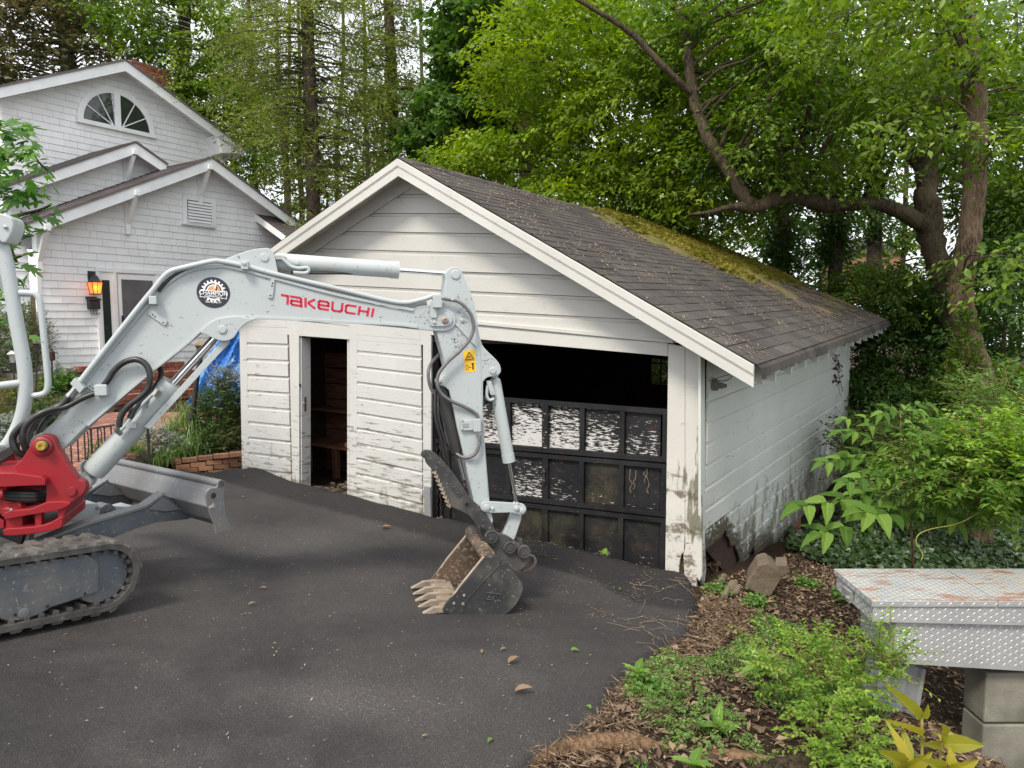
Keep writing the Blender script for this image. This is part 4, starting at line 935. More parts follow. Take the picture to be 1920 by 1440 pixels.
text('LLC', lambda x, y: sp(x, -.36+y, .0066), 'lettering', M_decW, stk, .085)
text('704-420-6119', lambda x, y: sp(x, -.68+y, .0022), 'lettering', M_decW, stk, .17, True)
# ---- arm (dipper)
an = .085
armo = cp([(836, 523), (836, 512), (842, 503.5), (851, 500), (861, 502), (867, 512), (879, 540), (890, 570), (897, 615), (901, 636), (908, 652), (932, 676), (939, 689), (938, 700), (928, 705), (914, 708), (906, 716)], 3)
armo += [(906, 773), (910, 840), (914, 890), (918, 940), (924, 975)]+cp([(924, 975), (920, 1003), (905, 1003), (896, 985)], 4)+[(887, 933), (870, 855), (857, 800), (848, 754)]
armo += cp([(842, 732), (833, 725), (823, 722), (822, 714), (832, 703), (836, 690)], 3)+[(829, 660), (818, 621), (826, 590), (832, 560)]
arm = plate(B, armo, an, 2*an, 'arm', M_xw, bevel=.006)
ring(B, 854, 515, an, [(0, 9), (.005, 9), (.007, 7.6), (.010, 7.4)], 'pin', M_xw, arm)
ring(B, 924, 695, an, [(0, 6.2), (.006, 6.2), (.008, 5.4), (.010, 5.2)], 'pin', M_xw, arm)
ring(B, 866, 600, an, [(0, 4), (.008, 4), (.010, 3)], 'boss', M_xw, arm, 12)
m = MB(); m.tube([B.P(850, 603, an+.004), B.P(893, 650, an+.004)], .008, 6); m.obj('weld_seam', M_xw, arm, smooth='auto')
m = MB(); m.tube([B.P(900, 640, an), B.P(901, 700, an), B.P(904, 780, an), B.P(914, 930, an)], .005, 5); m.obj('weld_seam', M_xw, arm, smooth='auto')
plate(B, [(869, 658), (890, 655), (892.5, 696), (872, 699)], an+.0015, .0015, 'warning_label', M_decY, arm, bevel=0)
def wl(u, v_): return B.P(869+u*21+v_*3.0, 658-u*2.6+v_*41, an+.003)
def wstroke(pts, w, name='pictogram', mat=M_black):
    m = MB()
    for a, b in zip(pts[:-1], pts[1:]):
        d = V(b[0]-a[0], (b[1]-a[1])*2); d = d/np.linalg.norm(d); q = V(-d[1], d[0]/2)*w
        m.prism([wl(a[0]-q[0], a[1]-q[1]), wl(b[0]-q[0], b[1]-q[1]), wl(b[0]+q[0], b[1]+q[1]), wl(a[0]+q[0], a[1]+q[1])], -B.N*.0008)
    return m.obj(name, mat, arm)
wstroke([(.12, .42), (.48, .08), (.86, .42), (.12, .42)], .035); wstroke([(.35, .36), (.45, .25), (.6, .36)], .03); wstroke([(.0, .47), (1.0, .47)], .012)
wstroke([(.12, .68), (.32, .68), (.32, .88), (.12, .88), (.12, .68)], .02); wstroke([(.38, .78), (.60, .78)], .03); wstroke([(.74, .60), (.74, .90)], .07); wstroke([(.62, .63), (.86, .63)], .05)
# arm hoses
hose(B, [(825, 558, .12), (838, 561, .13), (858, 565, .13), (872, 575, .14), (884, 592, .14), (888, 615, .14), (880, 637, .14), (862, 658, .14), (840, 678, .14), (823, 700, .14), (820, 722, .14), (829, 740, .13), (848, 753, .12), (872, 763, .11), (892, 775, .10), (897, 783, .10)], .0125, 'hose', M_hoseg, arm)
hose(B, [(824, 664, -.05), (808, 682, -.03), (803, 702, 0), (808, 728, .0), (822, 748, 0), (832, 790, 0), (842, 830, .02), (856, 850, .06), (872, 858, .1), (890, 852, .12), (898, 835, .12), (899, 816, .11)], .0125, 'hose', M_hoseg, arm)
MB().tube([B.P(824, 557, .12), B.P(832, 560, .125), B.P(850, 563, .13)], [.017, .014, .015], 6).obj('hose_fitting', M_zinc, arm, smooth='auto')
m = MB(); m.box(B.P(819, 565, .12), B.A*.03, B.N*.03, V(0, 0, .045)); m.box(B.P(813, 580, .12), B.A*.022, B.N*.008, V(0, 0, .06)); m.obj('hose_clamp', M_xw, arm, bevel=.004)
# valve block on the arm
m = MB(); m.box(B.P(876, 797, an+.012), B.A*.046, B.N*.012, V(0, 0, .038)); m.obj('valve_plate', M_xw, arm, bevel=.004)
m = MB(); m.box(B.P(873, 797, an+.022), B.A*.022, B.N*.006, V(0, 0, .016)); m.obj('valve_recess', M_zinc, arm, bevel=.003)
m = MB(); m.box(B.P(894, 797, an+.022), B.A*.026, B.N*.022, V(0, 0, .046)); m.obj('valve_block', M_xw, arm, bevel=.004)
for x, y in ((867, 789), (867, 805), (903, 788), (903, 806)): ring(B, x, y, an+.02, [(0, 2), (.008, 2)], 'bolt', M_zinc, arm, 6)
# ---- hydraulic cylinders
def cylinder(p0, p1, f, r, rr, name, n0=0, par=ex, capl=.06):
    """barrel from p0 to the fraction f, rod on to p1 (pixels)"""
    P0, P1 = B.P(*p0, n0), B.P(*p1, n0); L_3 = np.linalg.norm(P1-P0); ax = (P1-P0)/L_3; q = P0+ax*L_3*f
    b = MB().lathe(P0+ax*r*.8, ax, [(0, r*.6), (.015, r*.94), (.05, r), (L_3*f-r*.8-capl, r), (L_3*f-r*.8-capl, r*1.06), (L_3*f-r*.8, r*1.06), (L_3*f-r*.8, r*.7)], 28).obj(name, M_xw, par, smooth='auto')
    MB().cyl(P0-B.N*r*.9, P0+B.N*r*.9, r*.72, 18).obj('cylinder_eye', M_xw, b, smooth='auto')
    MB().cyl(q-ax*.02, P1, rr, 18).obj('cylinder_rod', M_chrome, b, smooth='auto')
    MB().cyl(P1-B.N*r*.8, P1+B.N*r*.8, rr*1.9, 18).obj('rod_eye', M_xw, b, smooth='auto'); return b
ac = cylinder((500, 489), (854, 514), .685, .057, .018, 'arm_cylinder', .02)
bcyl = cylinder((160, 901), (417, 618), .634, .072, .027, 'boom_cylinder', .0)
buc = cylinder((925, 700), (969, 947), .665, .045, .013, 'bucket_cylinder', 0)
# guard of the boom cylinder rod
plate(B, [(270, 800), (274, 796), (415, 640), (426, 645), (422, 652), (281, 805)], .09, .012, 'rod_guard', M_xw, bcyl, bevel=.003)
plate(B, [(300, 770), (415, 640), (423, 631), (430, 640), (426, 648)], .08, .05, 'rod_guard_side', M_xw, bcyl, bevel=.003)
# small steel pipes on the cylinders
hose(B, [(221, 812, .10), (236, 797, .10), (262, 764, .10), (288, 738, .10), (296, 734, .10)], .011, 'cylinder_pipe', M_xw, bcyl); MB().tube([B.P(289, 742, .1), B.P(298, 731, .1)], .022, 6).obj('fitting', M_zinc, bcyl)
hose(B, [(222, 796, .17), (219, 806, .15), (226, 813, .12)], .017, 'fitting', M_zinc, bcyl); m = MB(); m.box(B.P(246, 797, .10), B.A*.03, B.N*.01, V(0, 0, .02)); m.obj('pipe_clamp', M_xw, bcyl, bevel=.003)
hose(B, [(523, 481, .09), (532, 487, .10), (545, 499, .10), (560, 503, .10), (575, 502, .10), (579, 507, .1), (572, 512, .1), (550, 511, .1)], .012, 'cylinder_pipe', M_xw, ac)
m = MB(); m.box(B.P(526, 483, .09), B.A*.03, B.N*.02, V(0, 0, .015)); m.obj('fitting', M_zinc, ac, bevel=.003)
ring(B, 557, 493, .085, [(0, 4), (.012, 4), (.014, 2.5)], 'bolt', M_xw, ac, 8)
hose(B, [(545, 511, .06), (600, 512, .06), (660, 512, .04), (700, 511, 0)], .010, 'hose', M_hose, ac)
m = MB(); m.box(B.P(920, 727, .055), nrm(B.P(926, 745, 0)-B.P(915, 710, 0))*.055, B.N*.012, B.A*.018); m.obj('bracket', M_xw, buc, bevel=.003)
hose(B, [(914, 722, .05), (913, 742, .05), (918, 750, .05), (926, 748, .05)], .012, 'fitting', M_xw, buc)
# ---- bucket linkage
lk = plate(B, arc(911, 950, 10, 90, 270, 8)+[(975, 944)]+arc(976, 955, 11, -80, 80, 8)+[(960, 961), (925, 962)], .115, .018, 'side_link', M_xw)
plate(B, arc(911, 950, 10, 90, 270, 8)+[(975, 944)]+arc(976, 955, 11, -80, 80, 8)+[(960, 961), (925, 962)], -.10, .018, 'side_link', M_xw)
for x, y, r in ((912, 951, 6), (923, 953, 3), (968, 953, 4.5), (979, 957, 5.5)): ring(B, x, y, .115, [(0, r), (.012, r), (.015, r*.7)], 'pin', M_xw, lk, 14)
plate(B, [(961, 962), (979, 962), (977, 975), (966, 1008), (962, 1014), (940, 1012)], .07, .05, 'bucket_link', M_xw); plate(B, [(961, 962), (979, 962), (977, 975), (966, 1008), (940, 1012)], -.03, .05, 'bucket_link', M_xw)
# ---- dark coupler, thumb and bucket
plate(B, cp([(898, 985), (925, 998), (950, 1004), (975, 1022), (990, 1036), (992, 1050), (978, 1068), (965, 1070), (940, 1052), (915, 1035), (903, 1018)], 3), .10, .03, 'coupler_plate', M_buck)
plate(B, cp([(898, 985), (925, 998), (950, 1004), (975, 1022), (990, 1036), (992, 1050), (978, 1068), (965, 1070), (940, 1052), (915, 1035), (903, 1018)], 3), -.07, .03, 'coupler_plate', M_buck)
plate(B, [(905, 1000), (985, 1035), (975, 1062), (925, 1036)], .06, .12, 'coupler_body', M_buck)
for x, y, r in ((920, 1005, 13), (954, 1025, 11.5), (981, 1033, 12), (971, 1015, 7)): ring(B, x, y, .10 if r != 7 else .0, [(0, r), (.03, r), (.034, r*.86), (.028, r*.8), (.028, r*.5), (.036, r*.48), (.036, r*.2)], 'pin', M_buck)
m = MB(); pts = [B.P(x, y, .03) for x, y in cp([(985, 1040), (1000, 1044), (1003, 1056), (992, 1068), (980, 1070), (984, 1056), (992, 1048)], 4)]; m.tube(pts, .012, 6); m.obj('lifting_eye', simple('lifting_eye_steel', (.10, .075, .065), (.2, .15, .13), .7, 20), ex, smooth='auto')
tho = cp([(789, 852), (793, 846), (801, 844), (812, 847), (828, 861), (847, 883), (862, 905), (884, 936), (906, 955), (919, 975), (928, 992), (931, 1005), (918, 1014), (904, 1006), (895, 990), (880, 967), (856, 955), (842, 947), (838, 933), (827, 912), (816, 890), (811, 881), (800, 870), (797, 861), (791, 857)], 2)
thb = plate(B, tho, .10, .03, 'thumb', M_buck, bevel=.004); plate(B, tho, -.06, .03, 'thumb_plate', M_buck, thb, bevel=.004)
plate(B, cp([(800, 850), (845, 885), (880, 940), (925, 990), (905, 1000), (870, 955), (835, 920), (800, 862)], 2), .08, .14, 'thumb_core', M_buck, thb)
for k in range(9):   # serrated edge
    t_ = k/8; x, y = 815+t_*27, 886+t_*62
    plate(B, [(x+3, y-4), (x+3, y+5), (x-4, y+1)], .104, .04, 'serration', M_tooth, thb, bevel=0)
text('TAG' if False else 'TK', lambda x, y: B.P(851+x*14+y*-3, 930-y*12+x*5, .103), 'raised_mark', M_buck, thb, 1.6, True) if False else None
ring(B, 875, 946, .10, [(0, 4), (.004, 4), (.004, 3), (-.004, 3)], 'hole', M_black, thb, 12)
# embossed maker's mark: a rhombus with strokes, on thumb and bucket side
def emb(cx, cy, s, rot, n0, par):
    m = MB(); c, q = math.cos(rot), math.sin(rot)
    for pts in ([(-1, .45), (1, .45)], [(-1, -.45), (1, -.45)], [(-1, .45), (-1.2, -.45)], [(-.3, .45), (-.45, -.2), (.1, -.2), (.2, .2)], [(.5, .45), (.35, -.45)], [(1, .45), (.9, 0), (1.1, -.45)]):
        for a, b in zip(pts[:-1], pts[1:]):
            A_, B_ = [B.P(cx+s*(u*c-v_*q), cy-s*(u*q+v_*c), n0) for u, v_ in (a, b)]; m.tube([A_, B_], .006, 5)
    return m.obj('raised_mark', M_buck, par)
emb(857, 922, 9, -1.1, .10, thb)
# bucket
bn = .29
side = cp([(922, 1042), (932, 1043), (942, 1051), (957, 1067), (971, 1083), (980, 1097), (979, 1111), (968, 1133), (951, 1150), (932, 1160), (907, 1163), (871, 1161)], 3)+[(862, 1157), (832, 1149), (828, 1146), (837, 1131), (865, 1099), (896, 1062), (909, 1045)]
# pixels of the outline were read on the near cheek
sideP = [B.px(x, y, bn) for x, y in side]
bk_ = MB(); bk_.prism([B.w(a, bn, z) for a, z in sideP], -B.N*.018); buck = bk_.obj('bucket', M_buck, ex, bevel=.003)
b2 = MB(); b2.prism([B.w(a, -bn+.018, z) for a, z in sideP], -B.N*.018); b2.obj('bucket_cheek', M_bin, buck, bevel=.003)
shell = cp([(925, 1046), (940, 1054), (956, 1070), (969, 1085), (977, 1098), (975.5, 1111), (965, 1131), (949, 1147), (931, 1157), (907, 1160), (871, 1158), (850, 1153.5), (832, 1149)], 3)
sP = [B.px(x, y, bn) for x, y in shell]; m = MB(); m2 = MB()
for (mm, o_, nm, mt) in ((m, 0., 'bucket_shell', M_buck), (m2, .006, 'bucket_lining', M_bin)):
    k = len(sP); ins = []
    for i in range(k):
        t_ = nrm(V(*sP[min(i+1, k-1)])-V(*sP[max(i-1, 0)])); q = V(t_[1], -t_[0]); 
        ins.append(V(*sP[i])+q*(.004+o_) if nm == 'bucket_shell' else V(*sP[i])+q*.012)
    if nm == 'bucket_shell':
        vs = [B.w(a, s_*(bn-.01), z) for s_ in (1, -1) for a, z in sP]+[B.w(a, s_*(bn-.01), z) for s_ in (1, -1) for a, z in ins]
        fs = [(i, i+1, k+i+1, k+i) for i in range(k-1)]+[(2*k+i, 3*k+i, 3*k+i+1, 2*k+i+1) for i in range(k-1)]+[(k-1, 3*k-1, 4*k-1, 2*k-1), (0, k, 3*k, 2*k)]
    else:
        vs = [B.w(a, s_*(bn-.018), z) for s_ in (1, -1) for a, z in ins]; fs = [(i, i+1, k+i+1, k+i) for i in range(k-1)]
    mm.add(vs, fs); mm.obj(nm, mt, buck, smooth='auto')
in2 = MB(); in2.prism([B.w(a, bn-.0185, z) for a, z in sideP], -B.N*.001); in2.obj('cheek_inside', M_bin, buck)
tq = B.px(915, 1048, bn); MB().cyl(B.w(tq[0], bn-.02, tq[1]+.02), B.w(tq[0], -bn-.005, tq[1]+.02), .052, 22).obj('torque_tube', M_bin, buck, smooth='auto')
e0 = [B.px(x, y, bn) for x, y in ((909, 1045), (865, 1099), (832, 1147))]
for s_ in (bn, -bn): MB().tube([B.w(a-.004, s_-.009*np.sign(s_), z+.004) for a, z in e0], .009, 6).obj('cheek_edge', M_tooth, buck, smooth='auto')
lip = B.px(836, 1149, bn)
m = MB(); m.prism([B.w(lip[0]-.03, bn, lip[1]+.002), B.w(lip[0]+.13, bn, lip[1]-.012), B.w(lip[0]+.13, bn, lip[1]+.012), B.w(lip[0]-.03, bn, lip[1]+.022)], -B.N*2*bn); m.obj('cutting_edge', M_tooth, buck, bevel=.003)
tip = B.px(787, 1154.5, bn-.03)
for k in range(5):
    n0 = bn-.01-k*(2*bn-.07)/4
    m = MB(); hw2 = .0175; a0, z0 = lip[0]+.03, lip[1]+.012; a1, z1 = tip[0], tip[1]+.006; am = .45*a0+.55*a1; zm = z0+.032
    prof = [(a0+.06, z0-.006), (a0+.06, z0+.02), (a0-.03, z0+.030), (am, zm-.004), (a1, z1+.006), (a1, z1), (am+.02, z0-.012), (a0-.02, z0-.014)]
    m.prism([B.w(a, n0, z) for a, z in prof], -B.N*2*hw2); m.obj('tooth', M_tooth, buck, bevel=.002)
for x, y in ((870, 1116), (851, 1131), (868, 1132)): ring(B, x, y, bn, [(0, 2.6), (.006, 2.6), (.007, 1.6)], 'bolt', M_tooth, buck, 12)
emb(925, 1119, 14, -.12, bn+.0, buck)
m = MB(); m.tube([B.P(x, y, bn) for x, y in cp([(937, 1058), (905, 1092), (880, 1120), (868, 1140), (863, 1157)], 4)], .006, 5); m.obj('weld_seam', M_buck, buck, smooth='auto')
# earth left in the bucket
rs = np.random.RandomState(2)
# thumb cylinder (black) behind the arm
tc0, tc1 = B.P(826, 717, .03), B.P(868, 900, .03); ax = nrm(tc1-tc0)
tcy = MB().lathe(tc0, ax, [(0, .03), (.05, .042), (.52, .042), (.52, .034), (.56, .034)], 18).obj('thumb_cylinder', M_black, ex, smooth='auto'); MB().cyl(tc0+ax*.5, tc1, .016, 12).obj('cylinder_rod', M_chrome, tcy, smooth='auto')
ring(B, 824, 716, an+.005, [(0, 4.5), (.012, 4.5), (.015, 3)], 'pin', M_zinc, arm)
for dx in (-10, -4): hose(B, [(826+dx, 730, .03), (826+dx, 780, .06), (838+dx, 830, .06), (846+dx, 880, .05)], .010, 'hose', M_hose, ex)
# scratches and grease flecks where the machine is handled
rg = random.Random(4)
def flecks(cx, cy, rx, ry, n_, n0, par, mat=M_black, L_=5):
    m = MB()
    for _ in range(n_):
        x, y = cx+rg.gauss(0, rx), cy+rg.gauss(0, ry); a_ = rg.uniform(0, 3.14); l_ = rg.uniform(.6, L_)*rg.random(); w_ = rg.uniform(.25, .7)
        dx, dy = math.cos(a_)*l_, math.sin(a_)*l_; ox, oy = -math.sin(a_)*w_, math.cos(a_)*w_
        m.prism([B.P(x-dx, y-dy, n0+.0006), B.P(x+ox, y+oy, n0+.0006), B.P(x+dx, y+dy, n0+.0006), B.P(x-ox, y-oy, n0+.0006)], -B.N*.0005)
    return m.obj('scratch_marks', mat, par, kind='stuff')
flecks(865, 585, 9, 22, 70, an, arm); flecks(857, 640, 8, 10, 60, an, arm); flecks(912, 680, 8, 8, 30, an, arm); flecks(890, 880, 9, 28, 40, an, arm, L_=2.5); flecks(790, 598, 14, 8, 40, bw, boom); flecks(135, 800, 16, 16, 60, bw, boom, L_=2); flecks(425, 612, 9, 6, 24, bw+.03, boom)
flecks(370, 560, 60, 22, 30, bw, boom, M_zinc); flecks(600, 575, 60, 10, 24, bw, boom, M_zinc); flecks(230, 700, 35, 35, 22, bw, boom, M_zinc)
# ---- swing bracket (red)
sn = .20
def rp(x, y): return (x/5.54, 800+y/5.54)      # crop coordinates of the close view
upright = [rp(*q) for q in cp([(155, 400), (215, 350), (290, 240), (340, 150), (400, 100), (460, 88), (520, 100), (565, 140), (590, 210)], 3)]+[rp(*q) for q in [(700, 400), (800, 550)]]+[rp(*q) for q in cp([(800, 550), (870, 575), (895, 630), (870, 690), (800, 750), (720, 800)], 3)]+[rp(*q) for q in [(470, 800), (480, 740), (480, 560)]]+[rp(*q) for q in cp([(480, 560), (470, 520), (430, 500), (380, 492)], 3)]+[rp(190, 488), rp(155, 470)]
br = plate(B, upright, sn, .07, 'swing_bracket', M_xred, bevel=.006)
plate(B, [(x+2, y) for x, y in upright], -sn+.07, .07, 'bracket_cheek', M_xred, br, bevel=.006)
ring(B, 79, 837, sn, [(0, 21), (.012, 21), (.02, 17)], 'pin_boss', M_xred, br, 28); ring(B, 79.5, 836, sn+.02, [(0, 13), (.008, 13), (.010, 10)], 'pin_washer', M_black, br, 24)
ring(B, 79, 835.5, sn+.03, [(0, 10.5), (.02, 10.5), (.026, 9), (.026, 4), (.018, 3.4), (.018, 1)], 'greased_pin', M_yel, br, 20)
ring(B, 135, 921, sn, [(0, 9.6), (.012, 9.6), (.016, 8.6)], 'pin', M_xred, br, 24)
# lower fork of the bracket and its lugs
low1 = [rp(*q) for q in cp([(45, 905), (150, 870), (300, 850), (480, 780), (720, 780), (700, 850), (560, 880), (330, 915), (120, 945), (55, 950)], 3)]
hz = lambda pix, zoff, th_, nm, r0=sn, r1=-.22: None
def slab(pa, pb, y0, y1, name, wn=.22, mat=M_xred):
    """horizontal plate seen edge-on: runs from pixel column pa to pb"""
    a0, z0 = B.px(pa, y0, sn); a1, z1 = B.px(pb, y1, sn); m = MB(); th_ = .05
    m.prism([B.w(a0+.08, sn, z0), B.w(a0, sn-.08, z0), B.w(a0, -sn+.08, z0), B.w(a0+.08, -sn, z0), B.w(a1, -sn, z1), B.w(a1, sn, z1)], V(0, 0, -th_)); return m.obj(name, mat, br, bevel=.010)
def low_plate(pts, n0, th_, nm): return plate(B, [rp(*q) for q in pts], n0, th_, nm, M_xred, br, bevel=.005)
low_plate(cp([(40, 900), (120, 870), (330, 850), (500, 780), (725, 785), (700, 830), (600, 870), (400, 905), (220, 935), (60, 965), (40, 950)], 2), sn+.02, 2*sn+.04, 'lower_lug')
low_plate(cp([(30, 1090), (60, 1060), (350, 1040), (520, 1000), (640, 930), (650, 990), (620, 1060), (400, 1105), (200, 1130), (60, 1135), (32, 1120)], 2), sn+.02, 2*sn+.04, 'bottom_lug')
low_plate([(355, 900), (430, 890), (430, 1040), (365, 1060)], sn-.0, .05, 'rib'); low_plate([(600, 860), (725, 800), (645, 960), (600, 1040), (540, 1050), (600, 950)], sn, .35, 'web')
low_plate([(60, 930), (230, 930), (235, 1080), (50, 1085)], sn-.03, .30, 'pivot_barrel')
low_plate([(225, 925), (365, 905), (365, 1055), (230, 1070)], .02, .1, 'inner_web')
p = B.P(*rp(145, 870), .05); MB().lathe(B.P(*rp(148, 905), sn-.06), V(0, 0, 1), [(0, .065), (.045, .065), (.055, .055), (.075, .055), (.08, .045)], 22).obj('swing_pin', M_xred, br, smooth='auto')
ring(B, rp(122, 862)[0], rp(122, 862)[1], sn+.01, [(0, 3), (.01, 3), (.013, 2)], 'bolt', M_zinc, br, 8)
# machine-side lugs at the left edge: they carry on out of the picture
low_plate([(-200, 480), (150, 480), (430, 520), (470, 550), (470, 610), (200, 620), (-200, 640)], sn+.06, 2*sn, 'frame_lug')
low_plate([(-200, 640), (90, 620), (60, 640), (20, 700), (-200, 760)], sn+.02, 2*sn, 'frame_web')
low_plate([(100, 640), (300, 620), (470, 650), (475, 690), (300, 680), (140, 680)], .05, .25, 'frame_lug')
low_plate([(-200, 760), (-20, 760), (90, 780), (200, 800), (230, 830), (60, 900), (-200, 960)], sn-.02, .3, 'frame_lug')
low_plate([(-150, 960), (0, 960), (40, 980), (40, 1060), (-150, 1060)], sn-.02, .2, 'swing_cylinder_eye')
for k, (y0, r) in enumerate(((685, .022), (715, .024), (745, .022))): hose(B, [(-15, 800+(y0-20)/5.54, .12), (20, 800+y0/5.54, .14), (60, 800+(y0+10)/5.54, .15), (95, 800+(y0+2)/5.54, .05)], r, 'hose', M_hose, br)
hose(B, [(4, 915, .22), (3, 928, .24), (6, 938, .22)], .010, 'hose_guard', M_xred, br)
plate(B, [(-30, 862), (32, 830), (32, 848), (-30, 885)], .05, .05, 'floor_edge', M_black, ex)
plate(B, [(-30, 836), (30, 838), (32, 845), (-30, 868)], -.1, .05, 'floor_plate', M_xdark, ex)
plate(B, [(-40, 870), (27, 850), (30, 884), (-40, 890)], -.15, .3, 'platform_red', M_xred, ex)
# ---- roll bar, handles and canopy corner
RB = .0
post = MB().tube(smooth_path([B.P(x, y, -.25) for x, y in [(-4, 440), (3, 460), (12, 495), (22, 550), (32, 610), (44, 675), (48, 720), (46, 757), (38, 790), (24, 820), (10, 840)]], 5), .042, 16).obj('roll_bar', M_xw, ex, smooth='auto')
MB().tube(smooth_path([B.P(x, y, -.25) for x, y in [(36, 549), (58, 550), (68, 553), (75, 566), (80, 610), (87, 680), (90, 718), (86, 735), (72, 741), (54, 741)]], 4), .020, 12).obj('grab_handle', M_xw, post, smooth='auto')
MB().tube([B.P(-40, 728, -.2), B.P(8, 722, -.2), B.P(48, 717, -.25)], .024, 12).obj('side_rail', M_xw, post, smooth='auto')
m = plate(B, cp([(-30, 395), (10, 402), (25, 412), (24, 430), (17, 446), (8, 456), (-4, 450), (-30, 440)], 3), -.16, .18, 'canopy_bracket', M_xw, post, bevel=.01)
ring(B, 11, 426, -.16, [(0, 4), (.012, 4), (.015, 2.5)], 'bolt', M_zinc, post, 8)
MB().tube(smooth_path([B.P(x, y, -.5) for x, y in [(2, 425), (-6, 470), (-2, 540)]], 3), .03, 10).obj('rear_bar', M_xw, post, smooth='auto')

# ---- undercarriage
TA = nrm(V(.559, .829, -.126)); TN = V(.829, -.559, 0); TZ = nrm(np.cross(TN, TA)); TZ = TZ if TZ[2] > 0 else -TZ
t0 = gpix(0, 1196, .004); T = Fr(t0, TA, TN, TZ)
af, zm = T.px(267, 1082); R_ = .205
cx_f = af-R_-.02; 
def track(nc, par=ex):
    """belt loop round idler and sprocket; nc = centre plane"""
    tw = .15; path = []; a1, a0 = cx_f, cx_f-1.75; zc = R_+.022
    for k in range(13): q = math.radians(90-180*k/12); path.append((a1+R_*math.cos(q), zc+R_*math.sin(q)))
    for k in range(1, 9): path.append((a1+(a0-a1)*k/9, zc-R_))
    for k in range(13): q = math.radians(-90-180*k/12); path.append((a0+R_*math.cos(q), zc+R_*math.sin(q)))
    for k in range(1, 9): path.append((a0+(a1-a0)*k/9, zc+R_-.012*math.sin(math.pi*k/9)*1))
    k = len(path); m = MB(); vs = []
    for i, (a, z) in enumerate(path):
        p_, q_ = V(*path[i-1]), V(*path[(i+1) % k]); t_ = nrm(q_-p_); o_ = V(-t_[1], t_[0])
        for dn, do in ((-tw, .0), (tw, .0), (tw, -.035), (-tw, -.035)): vs.append(T.w(a+o_[0]*do, nc+dn, z+o_[1]*do))
    fs = [(4*i+j, 4*i+(j+1) % 4, 4*((i+1) % k)+(j+1) % 4, 4*((i+1) % k)+j) for i in range(k) for j in range(4)]
    o = flipfix(m.add(vs, fs).obj('track', M_rub, par, smooth='auto'))
    # tread bars: chunky angled lugs all round the loop
    L = [0]
    for i in range(k): L.append(L[-1]+np.linalg.norm(V(*path[(i+1) % k])-V(*path[i])))
    n = 46
    def pos(s):
        s = s % L[-1]; i = int(np.searchsorted(L, s)-1); i = min(max(i, 0), k-1); f = (s-L[i])/(L[i+1]-L[i]); a = V(*path[i])*(1-f)+V(*path[(i+1) % k])*f
        t_ = nrm(V(*path[(i+1) % k])-V(*path[i])); return a, t_
    if nc > -.5:
        for j in range(n):
            for sd_ in (1, -1):
                s = L[-1]*(j+(.5 if sd_ > 0 else 0))/n; c_, t_ = pos(s); o_ = V(-t_[1], t_[0]); P3 = lambda u, w, h: T.w(c_[0]+t_[0]*u+o_[0]*h, nc+w, c_[1]+t_[1]*u+o_[1]*h)
                vs = []; sk = .018
                for (u, w) in ((-.040, .006), (.030, .006), (.042, tw+.003), (-.026, tw+.003)): vs.append(P3(u+sk*0, sd_*w, -.004))
                for (u, w) in ((-.030, .014), (.020, .014), (.032, tw-.004), (-.016, tw-.004)): vs.append(P3(u, sd_*w, .017))
                flipfix(MB().add(vs, [(4, 5, 6, 7), (0, 1, 5, 4), (1, 2, 6, 5), (2, 3, 7, 6), (3, 0, 4, 7)]).obj('tread_lug', M_rub, o))
        m = MB()
        for j in range(64):      # inner drive teeth seen inside the loop
            c_, t_ = pos(L[-1]*j/64); o_ = V(-t_[1], t_[0])
            q = T.w(c_[0]-o_[0]*.045, nc+.09, c_[1]-o_[1]*.045); m.box(q, (t_[0]*T.A+t_[1]*T.Z)*.012, T.N*.05, (o_[0]*T.A+o_[1]*T.Z)*.014)
        m.obj('drive_teeth', M_rub, o, kind='stuff')
    zc2 = zc
    MB().lathe(T.w(a1, nc+.10, zc2), -T.N, [(0, .06), (.0, R_-.05), (.02, R_-.042), (.18, R_-.042), (.2, R_-.05)], 36).obj('idler_wheel', M_xdark, o, smooth='auto')
    m = MB(); m.prism([T.w(a, nc+.125, z) for a, z in [(a0, zc+.13), (a1-.10, zc+.150), (a1-.035, zc+.095), (a1-.02, zc-.085), (a1-.28, zc-.125), (a1-.33, zc-.150), (a1-.42, zc-.168), (a1-.50, zc-.150), (a1-.54, zc-.128), (a0, zc-.128)]], -T.N*.10); m.obj('track_frame', M_xdark, o, bevel=.008)
    m = MB(); m.prism([T.w(a, nc+.127, z) for a, z in [(a0, zc+.075), (a1-.25, zc+.082), (a1-.25, zc+.078), (a0, zc+.070)]], -T.N*.004); m.obj('frame_ridge', M_xdark, o)
    for da, dz_ in ((-.10, -.08), (-.30, -.112), (-.46, -.125)): MB().lathe(T.w(a1+da, nc+.125, zc+dz_), T.N, [(0, .009), (.002, .009)], 12).obj('bolt_hole', M_black, o)
    MB().lathe(T.w(a1-.42, nc+.122, zc-.125), T.N, [(0, .03), (.006, .028), (.008, .02)], 16).obj('roller_hub', M_blade, o, smooth='auto')
    return o
track(-.15); track(-1.59)
m = MB(); m.prism([T.w(a, -.30, z) for a, z in [(-.9, .12), (cx_f-.22, .12), (cx_f-.1, .2), (cx_f-.2, .34), (-.9, .40)]], -T.N*1.14); m.obj('car_body', M_black, ex, bevel=.01)
MB().lathe(T.w(cx_f-.9, -.87, .36), T.Z, [(0, .42), (.08, .42), (.1, .38)], 40).obj('slew_ring', M_black, ex, smooth='auto')
